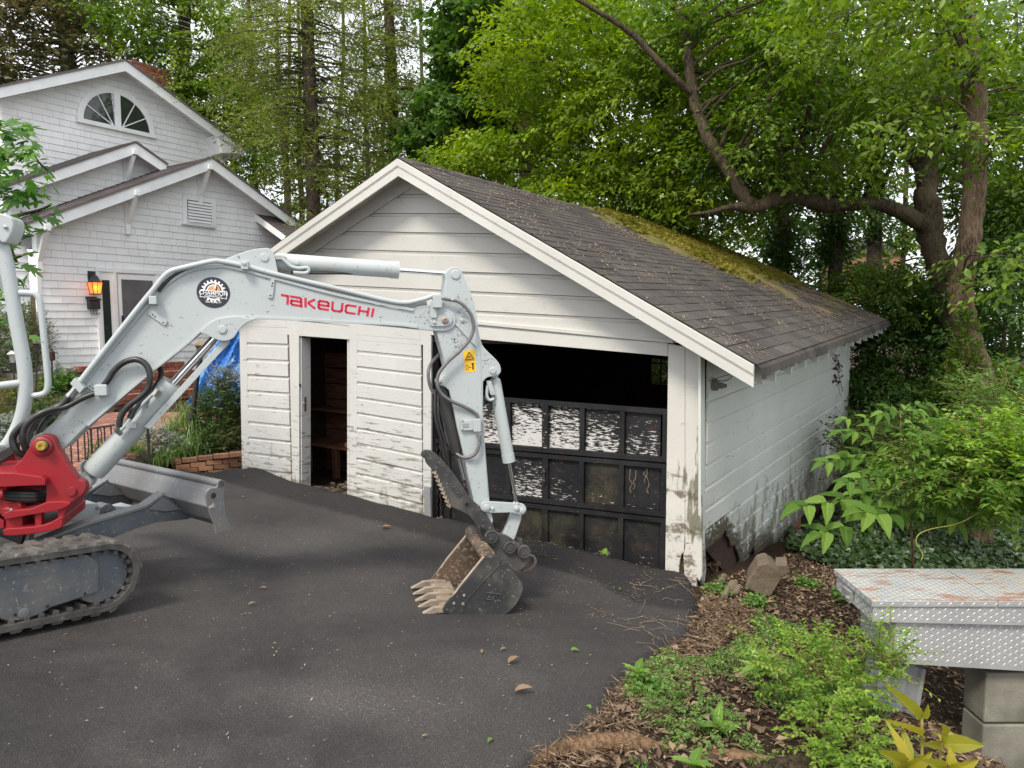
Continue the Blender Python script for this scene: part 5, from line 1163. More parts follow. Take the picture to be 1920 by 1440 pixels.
# blade, its arms and cylinder
aB = T.px(419, 950, -.01)[0]
b_top = T.px(416, 906, -.01); b_bot = T.px(436, 994, -.01)
prof = cp([(411, 903), (421, 903), (420.5, 925), (421, 945), (425, 968), (432, 985), (437, 991)], 3)+[(432, 994), (406, 1001.5)]+cp([(403, 985), (396, 968), (391, 950), (387, 932), (388, 922), (394, 916), (403, 915), (408, 912)], 2)
m = MB(); m.prism([T.P(x, y, 0.0) for x, y in prof], -TN*.02); bl = m.obj('blade', M_blade, ex, bevel=.003)
m = MB(); m.prism([T.P(x, y, 0.0)-TN*1.72 for x, y in prof], -TN*.02); m.obj('blade_end', M_blade, bl, bevel=.003)
ring(T, 400, 929, .0, [(0, 5), (.002, 5), (.003, 3.8)], 'blade_slot', M_black, bl, 14)
# moldboard: folded sheet on the machine side and curved front
mp_ = [(413, 906), (418, 904), (419, 925), (420, 945), (424, 966), (431, 984), (436, 991), (429, 990), (408, 977), (392, 951), (396, 940), (402, 924), (408, 911)]
m = MB(); m.prism([T.P(x, y, -.02) for x, y in mp_], -TN*1.70); m.obj('moldboard', M_blade, bl, bevel=.006)
p0 = T.P(415, 907, -.0); m = MB(); m.tube([p0, p0-TN*1.74], .028, 12); m.obj('blade_top_tube', M_blade, bl, smooth='auto')
plate(T, [(397, 946), (400.5, 943), (402, 950), (393, 954), (391, 951)], .003, .002, 'worn_patch', simple('scuffed_sticker', (.55, .47, .38), (.30, .27, .22), .6, 60, kind='World'), bl, bevel=0)
for nn_ in (-.48, -1.26):
    q = lambda a, z: T.w(a, nn_, z)
    # arm profile in metres: read on plane n=-.48
    pf = [T.px(x, y, -.48) for x, y in [(20, 1010), (60, 993), (165, 952), (262, 918), (305, 928), (305, 928)]]
    pf = [T.px(x, y, -.48) for x, y in [(60, 1020), (150, 985), (268, 950), (303, 926), (350, 958), (352, 972), (290, 978), (250, 990), (206, 1008), (60, 1050)]]
    m = MB(); m.prism([T.w(a, nn_+.03, z) for a, z in pf], -TN*.07); m.obj('blade_arm', M_xdark, bl, bevel=.006)
    pg = [T.px(x, y, -.44) for x, y in [(278, 955), (305, 932), (342, 955), (310, 959)]]
    m = MB(); m.prism([T.w(a, nn_+.045, z) for a, z in pg], -TN*.014); m.obj('arm_gusset', M_blade, bl, bevel=.003)
    pe = [T.px(x, y, -.48) for x, y in [(60, 1016), (150, 981), (268, 946), (303, 922), (304, 927), (268, 951), (150, 986), (60, 1021)]]
    m = MB(); m.prism([T.w(a, nn_+.045, z) for a, z in pe], -TN*.10); m.obj('arm_flange', M_blade, bl, bevel=.002)
cN = -.87
def tP(x, y, n=cN): return T.P(x, y, n)
m = MB(); m.prism([T.P(x, y, cN+.07) for x, y in cp([(120, 947), (150, 945), (180, 943), (187, 950), (187, 968), (176, 974), (135, 978), (120, 980)], 2)], -TN*.14); m.obj('cylinder_guard', M_xw, bl, bevel=.008)
MB().lathe(T.P(202, 960, cN+.06), -TN, [(0, .055), (.12, .055)], 22).obj('blade_pin', M_blade, bl, smooth='auto'); ring(T, 202, 960, cN+.06, [(0, 7), (.012, 7), (.015, 5)], 'bolt', M_xdark, bl, 6)
MB().tube([tP(195, 962), tP(225, 955), tP(262, 962)], [.045, .05, .04], 14).obj('blade_cylinder', M_xw, bl, smooth='auto')
m = MB(); m.prism([T.P(x, y, cN+.05) for x, y in [(205, 948), (235, 950), (250, 958), (235, 975), (208, 972)]], -TN*.02); m.obj('clevis', M_xw, bl, bevel=.003)
m = MB(); m.box(T.P(183, 951, cN+.07), TA*.01, TN*.02, TZ*.01); m.obj('bolt', M_zinc, bl, bevel=.003)
# ---------------------------------------------------------------- house
dh = ray(230, 600); HO = V(14.5*dh[0]/dh[1], 14.5, 0); HA_ = V(.559, .829, 0); HN = V(.829, -.559, 0)
H = Fr(HO, HA_, HN)
hs = thing('house', 'white shingled two storey house with stacked gables and a half round window', 'house', (HO[0], HO[1], .4))
rnd = random.Random(11)
def hprism(pix, n0, th_, name, mat=M_htrim, par=hs, bevel=.006, label=None):
    m = MB(); m.prism([H.P(x, y, n0) for x, y in pix], -H.N*th_); return m.obj(name, mat, par, bevel=bevel, label=label)
def hline(p, q, n):
    a0, z0 = H.px(*p, n); a1, z1 = H.px(*q, n); k = (z1-z0)/(a1-a0); return lambda a: z0+k*(a-a0)
def clip_half(P, f):
    out = []
    for i in range(len(P)):
        p, q = P[i], P[(i+1) % len(P)]; a, b = f(p), f(q)
        if a >= 0: out.append(p)
        if (a >= 0) != (b >= 0): t = a/(a-b); out.append((p[0]+(q[0]-p[0])*t, p[1]+(q[1]-p[1])*t))
    return out
count_sh = [0]
def shingle_wall(n0, a0, a1, z0, tops, expo, name='wall_shingle', solo=0, par=hs, wr=(.12, .48)):
    """tops: list of functions z=f(a) bounding from above"""
    rest = MB(); r = 0; z = z0
    zmax = 12
    while z < zmax:
        a = a0; any_ = False
        while a < a1-.001:
            w_ = min(rnd.uniform(*wr), a1-a); P = [(a+.0018, z), (a+w_-.0018, z), (a+w_-.0018, z+expo-.004), (a+.0018, z+expo-.004)]
            for f in tops: P = clip_half(P, lambda p, f=f: f(p[0])-p[1])
            a += w_
            if len(P) < 3: continue
            any_ = True; zt = z+expo; jit = rnd.uniform(0, .004)
            fr_ = [H.w(p[0], n0+.020+jit-.014*(p[1]-z)/expo, p[1]) for p in P]; bk2 = [H.w(p[0], n0, p[1]) for p in P]; k = len(P)
            fs = [tuple(range(k))]+[(i, k+i, k+(i+1) % k, (i+1) % k) for i in range(k)]
            if count_sh[0] < solo:
                flipfix(MB().add(fr_+bk2, fs).obj(name, M_house, par)); count_sh[0] += 1
            else: rest.add(fr_+bk2, fs)
        if not any_: break
        z += expo; r += 1
    if rest.f: rest.obj('wall_shingles', M_house, par, kind='stuff')
def gable(n_wall, n_fas, apx, lft, rgt, wpx, a0, a1, z0, depth, solo, drop):
    """apx/lft/rgt: upper edge pixels of the rake on plane n_fas; wpx: board depth in metres"""
    aa, za = H.px(*apx, n_fas); al, zl = H.px(*lft, n_fas); ar, zr_ = H.px(*rgt, n_fas)
    fl_ = lambda a: za+(zl-za)/(al-aa)*(a-aa); fr_ = lambda a: za+(zr_-za)/(ar-aa)*(a-aa)
    for (ae, f, nm) in ((al, fl_, 'rake_board'), (ar, fr_, 'rake_board')):
        m = MB(); m.prism([H.w(aa, n_fas, za-.02), H.w(ae, n_fas, f(ae)-.02), H.w(ae, n_fas, f(ae)-wpx*(1 if True else .8)), H.w(aa, n_fas, za-.02-wpx)], -H.N*.04); flipfix(m.obj(nm, M_htrim, hs, bevel=.004))
        m = MB(); m.prism([H.w(aa, n_fas-.03, za-.05), H.w(ae, n_fas-.03, f(ae)-.05), H.w(ae, n_wall-.1, f(ae)-.05), H.w(aa, n_wall-.1, za-.05)], V(0, 0, -.03)); flipfix(m.obj('soffit', M_htrim, hs))
        # roof slab and its courses
        d_ = H.w(ae, 0, f(ae))-H.w(aa, 0, za); sl = np.linalg.norm(d_); d_ = d_/sl; up = nrm(np.cross(d_, H.N)); up = up if up[2] > 0 else -up
        m = MB(); q = H.w(aa, n_fas+.03, za); m.prism([q, q+d_*(sl+.03), q+d_*(sl+.03)-H.N*depth, q-H.N*depth], -up*.03); flipfix(m.obj('roof', M_hroof, hs))
        cs = MB(); s = 0
        while s < sl:
            L2 = min(.15, sl-s+.04); x = 0; xo = rnd.uniform(0, .2)
            while x < depth:
                w_ = rnd.uniform(.15, .35); w_ = min(w_, depth-x); p = q+d_*s-H.N*x+up*.002; b = .012+rnd.uniform(0, .006)
                e = p+d_*L2
                cs.add([p, e, e-H.N*(w_-.004), p-H.N*(w_-.004), e+up*b, e-H.N*(w_-.004)+up*b, p+up*.003, p-H.N*(w_-.004)+up*.003], [(6, 4, 5, 7), (0, 1, 4, 6), (1, 2, 5, 4), (2, 3, 7, 5)]); x += w_
            s += .145
        cs.obj('roof_shingles', M_hroof, hs, kind='stuff')
    f1 = lambda a: fl_(a)-.06; f2 = lambda a: fr_(a)-.06
    m = MB(); m.prism([H.w(a0, n_wall-.002, z0), H.w(a1, n_wall-.002, z0), H.w(a1, n_wall-.002, min(f1(a1), f2(a1))), H.w(aa, n_wall-.002, za-.06), H.w(a0, n_wall-.002, min(f1(a0), f2(a0)))], -H.N*.2); flipfix(m.obj('wall', M_htrim, hs))
    shingle_wall(n_wall, a0, a1, z0, [f1, f2], .142, solo=solo)
    return aa, za, f1, f2
zb = H.px(130, 708, 0)[1]; aL0 = H.px(78, 600, 0)[0]; 
gable(0, .45, (398, 294), (47, 419), (566, 421), .24, aL0, H.px(640, 600, 0)[0], zb, 2.2, 296, 0)
a_mL = H.px(20, 400, -1.1)[0]
gable(-1.1, -.65, (254, 265), (-10, 355), (312, 306), .24, a_mL, H.px(420, 400, -1.1)[0], H.px(250, 480, -1.1)[1], 2.0, 0, 0)
au0 = H.px(8, 300, -2.4)[0]; au1 = H.px(414, 300, -2.4)[0]
gable(-2.4, -1.9, (235, 111), (-14, 163), (456, 276), .24, au0, au1, H.px(220, 420, -2.4)[1], 7.0, 0, 0)
hprism([(410, 262), (418, 264), (418, 300), (411, 300)], -2.37, .03, 'corner_board')
# boxed eave return at the upper right and gutter
m = MB(); q = H.P(432, 280, -1.92); m.prism([H.P(407, 253, -1.9), H.P(450, 277, -1.9), H.P(451, 288, -1.9), H.P(416, 287, -1.9)], -H.N*5); m.obj('boxed_eave', M_htrim, hs, bevel=.01)
g_ = H.P(452, 284, -2.0); MB().tube([H.P(455, 284, -1.9), H.P(455, 284, -1.9)-H.N*5], .06, 8).obj('gutter', M_htrim, hs); MB().tube(smooth_path([H.P(452, 288, -2.3), H.P(440, 296, -2.35), H.P(424, 297, -2.4), H.P(418, 302, -2.4)], 4), .035, 8).obj('downspout', M_htrim, hs, smooth=True)
hprism([(68, 480), (77, 480), (84, 708), (76, 708)], .03, .03, 'corner_board')
# knee brackets
def bracket(x0, y0, n_w, n_f, h):
    """(x0,y0) top front of the outlooker on the rake plane"""
    a, z = H.px(x0, y0, n_f); m = MB()
    m.box(H.w(a, .5*(n_w+n_f)+.03, z), H.A*.05, H.N*.5*(n_f-n_w), V(0, 0, .05)); m.box(H.w(a, n_w+.06, z-h*.62), H.A*.045, H.N*.045, V(0, 0, h*.42))
    p, q = H.w(a, n_f-.07, z-.05), H.w(a, n_w+.07, z-h*.75); d_ = q-p; m.box(.5*(p+q), H.A*.04, d_*.5, nrm(np.cross(H.A, d_))*.04)
    m.obj('knee_bracket', M_htrim, hs, bevel=.004)
bracket(394, 313, 0, .47, .75); bracket(257, 362, 0, .47, .75); bracket(89, 427, 0, .47, .75); bracket(253, 285, -1.1, -.62, .75)
# louvred vent
vt = hprism([(343, 364), (405, 373), (406, 425), (344, 418)], .05, .03, 'gable_vent')
hprism([(351, 374), (396, 381), (397, 418), (352, 413)], .055, .004, 'vent_backing', M_black, vt, 0)
for k in range(7):
    y = 376+k*5.7; a, z = H.px(352, y, .06); a2, z2 = H.px(396, y+6.3, .06); z2 = z
    m = MB(); m.prism([H.w(a, .058, z), H.w(a2, .058, z), H.w(a2, .085, z-.045), H.w(a, .085, z-.045)], V(0, 0, -.012)); flipfix(m.obj('louvre', M_htrim, vt))
hprism([(343, 418), (406, 426), (406, 428), (343, 420)], .10, .07, 'vent_sill', M_htrim, vt)
# half round window
nW = -2.4+.05
ac_, zc_ = H.px(221, 239, nW); ar2 = H.px(284, 250, nW)[0]-ac_; zt_ = H.px(221, 172, nW)[1]-zc_; al2 = ac_-H.px(153, 225, nW)[0]; RX = .5*(ar2+al2)
def hm(rx, rz, a0, a1, n_, th_, name, mat, par, inner=None, da=0):
    m = MB(); A = [(ac_+da+rx*math.cos(math.radians(a0+(a1-a0)*k/24)), zc_+rz*math.sin(math.radians(a0+(a1-a0)*k/24))) for k in range(25)]
    if inner:
        I = [(ac_+da+inner[0]*math.cos(math.radians(a0+(a1-a0)*k/24)), zc_+inner[1]*math.sin(math.radians(a0+(a1-a0)*k/24))) for k in range(25)]
        vs = [H.w(a, n_, z) for a, z in A]+[H.w(a, n_, z) for a, z in I]+[H.w(a, n_-th_, z) for a, z in A]+[H.w(a, n_-th_, z) for a, z in I]
        fs = [f for i in range(24) for f in ((i, i+1, 26+i, 25+i), (50+i, 75+i, 76+i, 51+i), (i, 50+i, 51+i, i+1), (25+i, 26+i, 76+i, 75+i))]; m.add(vs, fs)
    else: m.prism([H.w(a, n_, z) for a, z in A+[(ac_+da, zc_)]], -H.N*th_)
    return flipfix(m.obj(name, mat, par))
wf = hm(RX+.09, zt_+.07, 0, 180, nW+.01, .05, 'half_round_window', M_htrim, hs, (RX-.04, zt_-.06))
hm(RX-.05, zt_-.06, 2, 86, nW-.01, .01, 'pane', M_glass, wf, da=.06); hm(RX-.05, zt_-.06, 94, 178, nW-.01, .01, 'pane', M_glass, wf, da=-.06)
MB().box(H.w(ac_, nW, zc_+zt_*.5), H.A*.07, H.N*.03, V(0, 0, zt_*.5)).obj('mullion', M_htrim, wf); MB().box(H.w(ac_, nW+.005, zc_-.03), H.A*(RX+.11), H.N*.05, V(0, 0, .045)).obj('sill', M_htrim, wf)
for sgn in (1, -1):
    for ang in (30, 60):
        m = MB(); c0 = H.w(ac_+sgn*.10, nW+.005, zc_+.02); c1 = H.w(ac_+sgn*(.06+RX*.95*math.cos(math.radians(ang))), nW+.005, zc_+zt_*.93*math.sin(math.radians(ang))); m.tube([c0, c1], .014, 5); m.obj('muntin', M_htrim, wf)
# chimney
cz = H.P(272, 128, -6.0)-V(0, 0, .68); ch = MB().box(cz-V(0, 0, .2), H.A*.55, H.N*.35, V(0, 0, .9)).obj('chimney', M_mortar, hs)
z = 0
for r in range(18):
    for k in range(6):
        MB().box(cz+V(0, 0, .63)-V(0, 0, r*.075)+H.A*(-.47+k*.19+(.05 if r % 2 else 0)-.02)+H.N*.34, H.A*.09, H.N*.04, V(0, 0, .033)).obj('brick', M_brick, ch) if r < 14 else None
    for k in range(3): MB().box(cz+V(0, 0, .63)-V(0, 0, r*.075)-H.A*.54+H.N*(.25-k*.22), H.A*.04, H.N*.10, V(0, 0, .033)).obj('brick', M_brick, ch) if r < 12 else None
# antenna on the chimney
an_ = thing('tv_antenna', 'thin metal television antenna tilted above the brick chimney', 'antenna', H.P(284, 128, -6))
base_ = H.P(283, 130, -6); tp = H.P(322, 92, -6); MB().tube([base_, tp], .03, 6).obj('mast', M_zinc, an_)
b0, b1 = H.P(310, 100, -6), H.P(352, 60, -6); 
for k in range(8):
    y0 = 2+k*11.5; p, q = H.P(252+k*5, 0+k*12.5, -6), H.P(362+k*1.5, 36+k*10, -6); MB().tube([p, q], .009, 4).obj('element', M_decW, an_)
MB().tube([H.P(322, 92, -6), H.P(300, 5, -6)], .02, 5).obj('boom', M_zinc, an_)
cb_ = thing('twisted_cable', 'pale twisted utility cable hanging among the trees behind the roof', 'cable', H.P(350, 130, -7))
m = MB(); cps = [H.P(343, 118, -7), H.P(352, 140, -7), H.P(362, 160, -7), H.P(372, 178, -7)]; sp_ = smooth_path(cps, 8)
for k_, q in enumerate(sp_): m.box(q, V(.05, 0, -.03), V(0, .02, 0), V(.006, 0, .01))
m.obj('sheath', M_decW, cb_, kind='stuff')
# porch roof on the right: slopes out of the wall towards the photographer
aP, zP = H.px(481, 401, .02)
HS = Fr(H.w(aP, 0, 0), H.N, -H.A)       # end plane of the porch roof
n1_, z1_ = HS.px(537, 443, 0)
m = MB(); m.prism([H.w(aP, 0, zP), H.w(aP, n1_, z1_+.02), H.w(aP+5, n1_, z1_+.02), H.w(aP+5, 0, zP)], V(0, 0, -.03)); flipfix(m.obj('porch_roof', M_hroof, hs))
dd_ = nrm(H.w(aP, n1_, z1_+.02)-H.w(aP, 0, zP)); LL = np.linalg.norm(H.w(aP, n1_, z1_+.02)-H.w(aP, 0, zP)); m = MB(); s = 0
while s < LL:
    x = -.02
    while x < 4:
        w_ = rnd.uniform(.15, .35); p = H.w(aP, 0, zP)+dd_*s+H.A*x; u = V(0, 0, 1)
        m.add([p+u*.003, p+dd_*.15+u*.018, p+dd_*.15+H.A*(w_-.004)+u*.018, p+H.A*(w_-.004)+u*.003, p+dd_*.15, p+dd_*.15+H.A*(w_-.004), p], [(0, 1, 2, 3), (1, 4, 5, 2), (0, 6, 4, 1)]); x += w_
    s += .145
m.obj('porch_roof_shingles', M_hroof, hs, kind='stuff')
m = MB(); m.prism([H.w(aP-.03, 0, zP-.0), H.w(aP-.03, n1_, z1_+.0), H.w(aP-.03, n1_, z1_-.15), H.w(aP-.03, 0, zP-.16)], H.A*.03); flipfix(m.obj('rake_board', M_htrim, hs))
# small side wing left of the corner board
W2 = Fr(H.w(aL0, -.35, 0), HA_, HN); zl0 = zb
m = MB(); m.box(H.w(aL0-2.0, -.45, zb+1.35), H.A*2.0, H.N*.05, V(0, 0, 1.05)); m.obj('wing_wall', M_htrim, hs)
for r in range(16):
    m = MB(); m.prism([H.w(aL0-.02, -.36, zb+r*.155), H.w(aL0-4, -.36, zb+r*.155), H.w(aL0-4, -.385, zb+r*.155+.15), H.w(aL0-.02, -.385, zb+r*.155+.15)], -H.N*.01); flipfix(m.obj('wing_course', M_house, hs))
m = MB(); m.box(H.w(2, -.02, zb-.35), H.A*5.5, H.N*.0+H.N*.06, V(0, 0, .34)); m.obj('foundation', M_brick, hs)
# entry: side light, storm door, trims
zth = H.px(330, 668, 0)[1]
def hrect(x0, x1, z0_, z1_, n0, th_, name, mat=M_htrim, par=hs, bevel=.004, label=None):
    a0, a1 = H.px(x0, 590, n0)[0], H.px(x1, 590, n0)[0]; return MB().box(H.w(.5*(a0+a1), n0-th_/2, .5*(z0_+z1_)), H.A*.5*(a1-a0), H.N*th_/2, V(0, 0, .5*(z1_-z0_))).obj(name, mat, par, bevel=bevel, label=label)
ztop = H.px(250, 513, 0)[1]
ent = hrect(184, 330, ztop, ztop+.09, .075, .08, 'entry_frame')
hrect(184, 191, zth, ztop, .07, .07, 'side_trim', par=ent); hrect(191, 216, zth, ztop, .045, .03, 'side_light', par=ent); hrect(216, 222, zth, ztop, .07, .07, 'mullion', par=ent)
hrect(194, 208.5, zth+.0, ztop-.16, .052, .01, 'glass', M_glass, ent, 0)
dr = hrect(224, 297, zth, ztop-.03, .05, .03, 'storm_door', par=ent)
hrect(230.5, 289, zth+.75, ztop-.13, .056, .01, 'screen', M_screen, dr, 0); hrect(230.5, 289, zth+.1, zth+.70, .056, .01, 'screen', M_screen, dr, 0)
MB().box(H.P(230.5, 600, .09), H.A*.015, H.N*.02, V(0, 0, .09)).obj('handle', M_black, dr, bevel=.004)
hrect(297, 303, zth, ztop, .07, .07, 'mullion', par=ent); hrect(305, 322, zth, ztop-.16, .05, .01, 'glass', M_glass, ent, 0)
# lantern (lit) and letter box
wl_ = thing('wall_lantern', 'black wall lantern glowing orange beside the front door', 'lantern', H.P(178, 530, 0))
c = H.P(178, 530, .16); hgt = .28
s_ = .095
m = MB(); m.add([c+H.A*i*s_*(1 if k else .72)+H.N*j*s_*(1 if k else .72)+V(0, 0, (.0 if k else -.21)) for k in (0, 1) for i, j in ((-1, -1), (1, -1), (1, 1), (-1, 1))], [(0, 1, 5, 4), (1, 2, 6, 5), (2, 3, 7, 6), (3, 0, 4, 7), (3, 2, 1, 0)]); m.obj('glass', M_glow, wl_)
m = MB(); m.lathe(c+V(0, 0, .0), V(0, 0, 1), [(0, .15), (.015, .15), (.10, .085), (.13, .07), (.14, .015), (.19, .018), (.20, .005)], 4); m.obj('cap', M_black, wl_)
for i, j in ((-1, -1), (1, -1), (1, 1), (-1, 1)): MB().tube([c+H.A*i*s_*1.02+H.N*j*s_*1.02, c+H.A*i*s_*.74+H.N*j*s_*.74-V(0, 0, .21)], .008, 4).obj('bar', M_black, wl_)
MB().tube([c+H.N*s_*1.02, c+H.N*s_*.74-V(0, 0, .21)], .006, 4).obj('bar', M_black, wl_)
m = MB(); m.box(c-V(0, 0, .22), H.A*.078, H.N*.078, V(0, 0, .01)); m.obj('base', M_black, wl_); MB().box(H.P(172, 520, .03), H.A*.07, H.N*.02, V(0, 0, .12)).obj('back_plate', M_black, wl_)
MB().tube([H.P(172, 514, .03), c+V(0, 0, .1)], .015, 6).obj('arm', M_black, wl_)
ld = bpy.data.lights.new('lantern_bulb', 'POINT'); ld.energy = 1.6; ld.color = (1, .35, .10); ld.shadow_soft_size = .05; lo = bpy.data.objects.new('lantern_bulb', ld); COL.objects.link(lo); lo.parent = wl_; lo.location = Vector(c+H.N*.16-V(0, 0, .12)-off(wl_))
mb_ = thing('letter_box', 'dark metal letter box with curled hooks on the white shingles below the lantern', 'mailbox', H.P(175, 570, 0))
c = H.P(175.5, 570, .07); MB().box(c, H.A*.10, H.N*.06, V(0, 0, .095)).obj('box', M_black, mb_, bevel=.008); m = MB(); m.prism([c+H.A*-.12+V(0, 0, .14)+H.N*-.06, c+H.A*-.12+V(0, 0, .085)+H.N*.09, c+H.A*-.12+V(0, 0, .075)+H.N*.09, c+H.A*-.12+V(0, 0, .10)+H.N*-.06], H.A*.24); flipfix(m.obj('lid', M_black, mb_))
for k in range(3): MB().tube(smooth_path([c+H.A*(-.06+k*.05)-V(0, 0, .09), c+H.A*(-.06+k*.05)-V(0, 0, .17), c+H.A*(-.03+k*.05)-V(0, 0, .20)+H.N*.02, c+H.A*(-.0+k*.05)-V(0, 0, .17)+H.N*.02], 3), .006, 5).obj('hook', M_black, mb_)
# ---------------------------------------------------------------- brick steps, patio, beds
def zp(Y): return -.10+.036*(Y-8.5)
def ppix(x, y, dz=0.):
    d = ray(x, y); t = 5.
    for _ in range(40): p = C0+d*t; t = max(1, t-(p[2]-zp(p[1])-dz)/(d[2]-.036*d[1]))
    return C0+d*t
stp = thing('brick_steps', 'red brick steps climbing to the front door behind the patio', 'steps', H.w(2, 1.5, .3))
an0 = H.px(352, 700, 1.2)[0]; zt0 = H.px(330, 678, 1.15)[1]
for r in range(4):
    nF = 1.15+.30*r; zt = zt0-.16*r
    MB().box(H.w(an0-1.5, nF/2-.1, zt-.45), H.A*1.45, H.N*(nF/2+.06), V(0, 0, .36)).obj('riser_core', M_mortar, stp)
    k = 0; a = an0-.05-r*.0
    while a > an0-3.0:
        MB().box(H.w(a-.035, nF-.06, zt-.052), H.A*.033, H.N*.105, V(0, 0, .050)).obj('brick', M_brick, stp, bevel=.004); a -= .072
        if k > 26: break
        k += 1
    a = an0-.05
    for k in range(9): MB().box(H.w(a-.10, nF+.0, zt-.135), H.A*.097, H.N*.04, V(0, 0, .028)).obj('brick', M_brick, stp); a -= .205
pat = thing('brick_patio', 'reddish brick paved patio beyond the iron railing', 'patio', V(-6, 11, -.05)); pat['kind'] = 'structure'
m = MB(); pts = [V(-4.9, 8.1, 0), V(-4.9, 16, 0), V(-14, 16, 0), V(-14, 8.1, 0)]; m.prism([V(p[0], p[1], zp(p[1])-.012) for p in pts], V(0, 0, -.5)); m.obj('mortar_bed', M_mortar, pat)
cntp = 0; rest = MB(); bm_ = MB().box((0, 0, 0), (.098, 0, 0), (0, .046, 0), (0, 0, .03)).mesh('brick'); bm_.materials.append(M_pave)
ax1, ax2 = H.N, H.A; o0 = V(-6.5, 11.5, 0); lst = []
for i in range(-48, 60):
    for j in range(-22, 22):
        p = o0+ax1*(j*.204+(.102 if i % 2 else 0))+ax2*(i*.098)
        if p[0] > -4.95 or p[0] < -10.5 or p[1] < 8.2 or p[1] > 15.2: continue
        if (p-H.o)@H.N < 2.0: continue
        z = zp(p[1]); dpp = p-C0; sx = 960+FPX*p[0]/p[1]; sy = 600+1336*(1.65-z)/p[1]
        if not (120 < sx < 400 and 700 < sy < 950): continue
        lst.append((abs(sx-230)+2*abs(sy-820), p, z))
lst.sort(key=lambda q: q[0])
for q, p, z in lst:
    c = V(p[0], p[1], z+rnd.uniform(-.004, .004)-.02)
    if cntp < 295:
        put('brick', bm_, None, pat, Matrix(((ax1[0], ax2[0], 0, c[0]), (ax1[1], ax2[1], 0, c[1]), (0, .036*ax2[1], 1, c[2]), (0, 0, 0, 1)))); cntp += 1
    else: rest.box(c, ax1*.098, ax2*.046, (0, 0, .03))
rest.obj('bricks', M_pave, pat, kind='stuff')
# raised garden bed: a soil mound behind the retaining wall, and the planted ground towards the house
bed = gridmesh('garden_bed', np.linspace(-5.4, -3.85, 40), np.linspace(9.75, 14, 80), lambda X, Y: np.minimum(-.33+.02*(Y-9.8)+.12*fbm(X*2, Y*2), 9), M_soil); tag(bed, kind='structure')
lawn = gridmesh('garden_soil', np.linspace(-16, -5.35, 60), np.linspace(8.35, 22, 90), lambda X, Y: np.where((Y > 12.2) | (X < -7.2), zp(Y)+.03+.06*fbm(X*2, Y*2), zp(Y)-.2), M_soil); tag(lawn, kind='structure')
rw = thing('retaining_wall', 'low weathered tan brick retaining wall holding the bed left of the garage', 'retaining wall', at(392, 898, 9.8))
wl0, wl1 = at(329, 862, 9.62), at(456, 850, 9.98); e_ = wl1-wl0; Lw = np.linalg.norm(e_[:2]); ew = nrm(V(e_[0], e_[1], 0)); nw = V(ew[1], -ew[0], 0)
for r in range(7):
    x = -.02 if r % 2 else -.12; ztl = -.24-.072*r
    while x < Lw:
        w_ = .205*rnd.uniform(.96, 1.04); a0, a1 = max(x, 0), min(x+w_-.01, Lw)
        if a1-a0 > .03:
            z_ = ztl-.045*(1-a0/Lw)+rnd.uniform(-.006, .006); MB().box(V(wl0[0], wl0[1], z_)+ew*.5*(a0+a1)+nw*rnd.uniform(-.012, .012), ew*.5*(a1-a0), nw*.05, V(0, 0, .032)).obj('brick', M_tanbrick, rw, bevel=.006)
        x += w_
for r in range(7):
    for k in range(7): MB().box(V(wl0[0], wl0[1], -.29-.072*r)-nw*(.13+k*.205+(.05 if r % 2 else 0)), nw*.097, ew*.05, V(0, 0, .032)).obj('brick', M_tanbrick, rw, bevel=.006)
MB().box(V(wl0[0], wl0[1], -.5)+ew*Lw/2-nw*.07, ew*Lw/2, nw*.02, V(0, 0, .2)).obj('mortar', M_mortar, rw)
# iron railing
rl = thing('iron_railing', 'black wrought iron railing with scrolled bars in front of the brick patio', 'railing', at(185, 860, 8.5))
YR2 = 8.5; tp0, tp1 = at(118, 812, YR2), at(220, 796, YR2+.4)
MB().tube([tp0, tp1], .013, 6).obj('top_rail', M_black, rl)
tb0, tb1 = tp0-V(0, 0, .42), tp1-V(0, 0, .42); MB().tube([tb0, tb1], .011, 6).obj('bottom_rail', M_black, rl)
for k in range(9):
    f = k/8; a, b = tp0*(1-f)+tp1*f, tb0*(1-f)+tb1*f
    MB().tube([a, b-V(0, 0, .0)], .012 if k in (4, 8) else .009, 6).obj('bar', M_black, rl)
    if k < 8:
        f2 = (k+1)/8; c = tp0*(1-f2)+tp1*f2; d = tb0*(1-f2)+tb1*f2
        if k in (3, 5): MB().tube(smooth_path([a*.95+c*.05, .5*(a+c)-V(0, 0, .05), .5*(b+d)+(a-b)*.4, b*.9+d*.1], 4), .007, 5).obj('scroll', M_black, rl, smooth=True)
sl_ = thing('iron_post', 'slim black iron post standing in the lily bed behind the blade', 'post', at(276, 872, 8.9)); a = at(277, 803, 8.9); MB().tube([a, a-V(0, 0, .5)], .017, 8).obj('shaft', M_black, sl_); MB().tube([a-V(0, 0, .08), a-V(0, 0, .13)], .026, 8).obj('collar', M_black, sl_)
lp = thing('garden_lamp_post', 'leaning black lamp post with a small tan roofed head beside the blue tarp', 'lamp post', at(357, 805, 10.6))
MB().tube([at(357, 812, 10.6), at(362, 770, 10.6)], .055, 12).obj('sleeve', M_black, lp, smooth='auto'); MB().tube([at(362, 770, 10.6), at(369, 712, 10.6), at(377, 662, 10.6)], .036, 10).obj('shaft', M_black, lp, smooth='auto')
c = at(378, 655, 10.6); m = MB(); m.lathe(c, V(.1, 0, 1), [(-.02, .10), (.02, .105), (.06, .16), (.075, .155), (.14, .06), (.15, .02)], 4); m.obj('lamp_head', simple('tan_lamp_cap', (.30, .24, .18), (.2, .16, .12), .7, 10), lp)
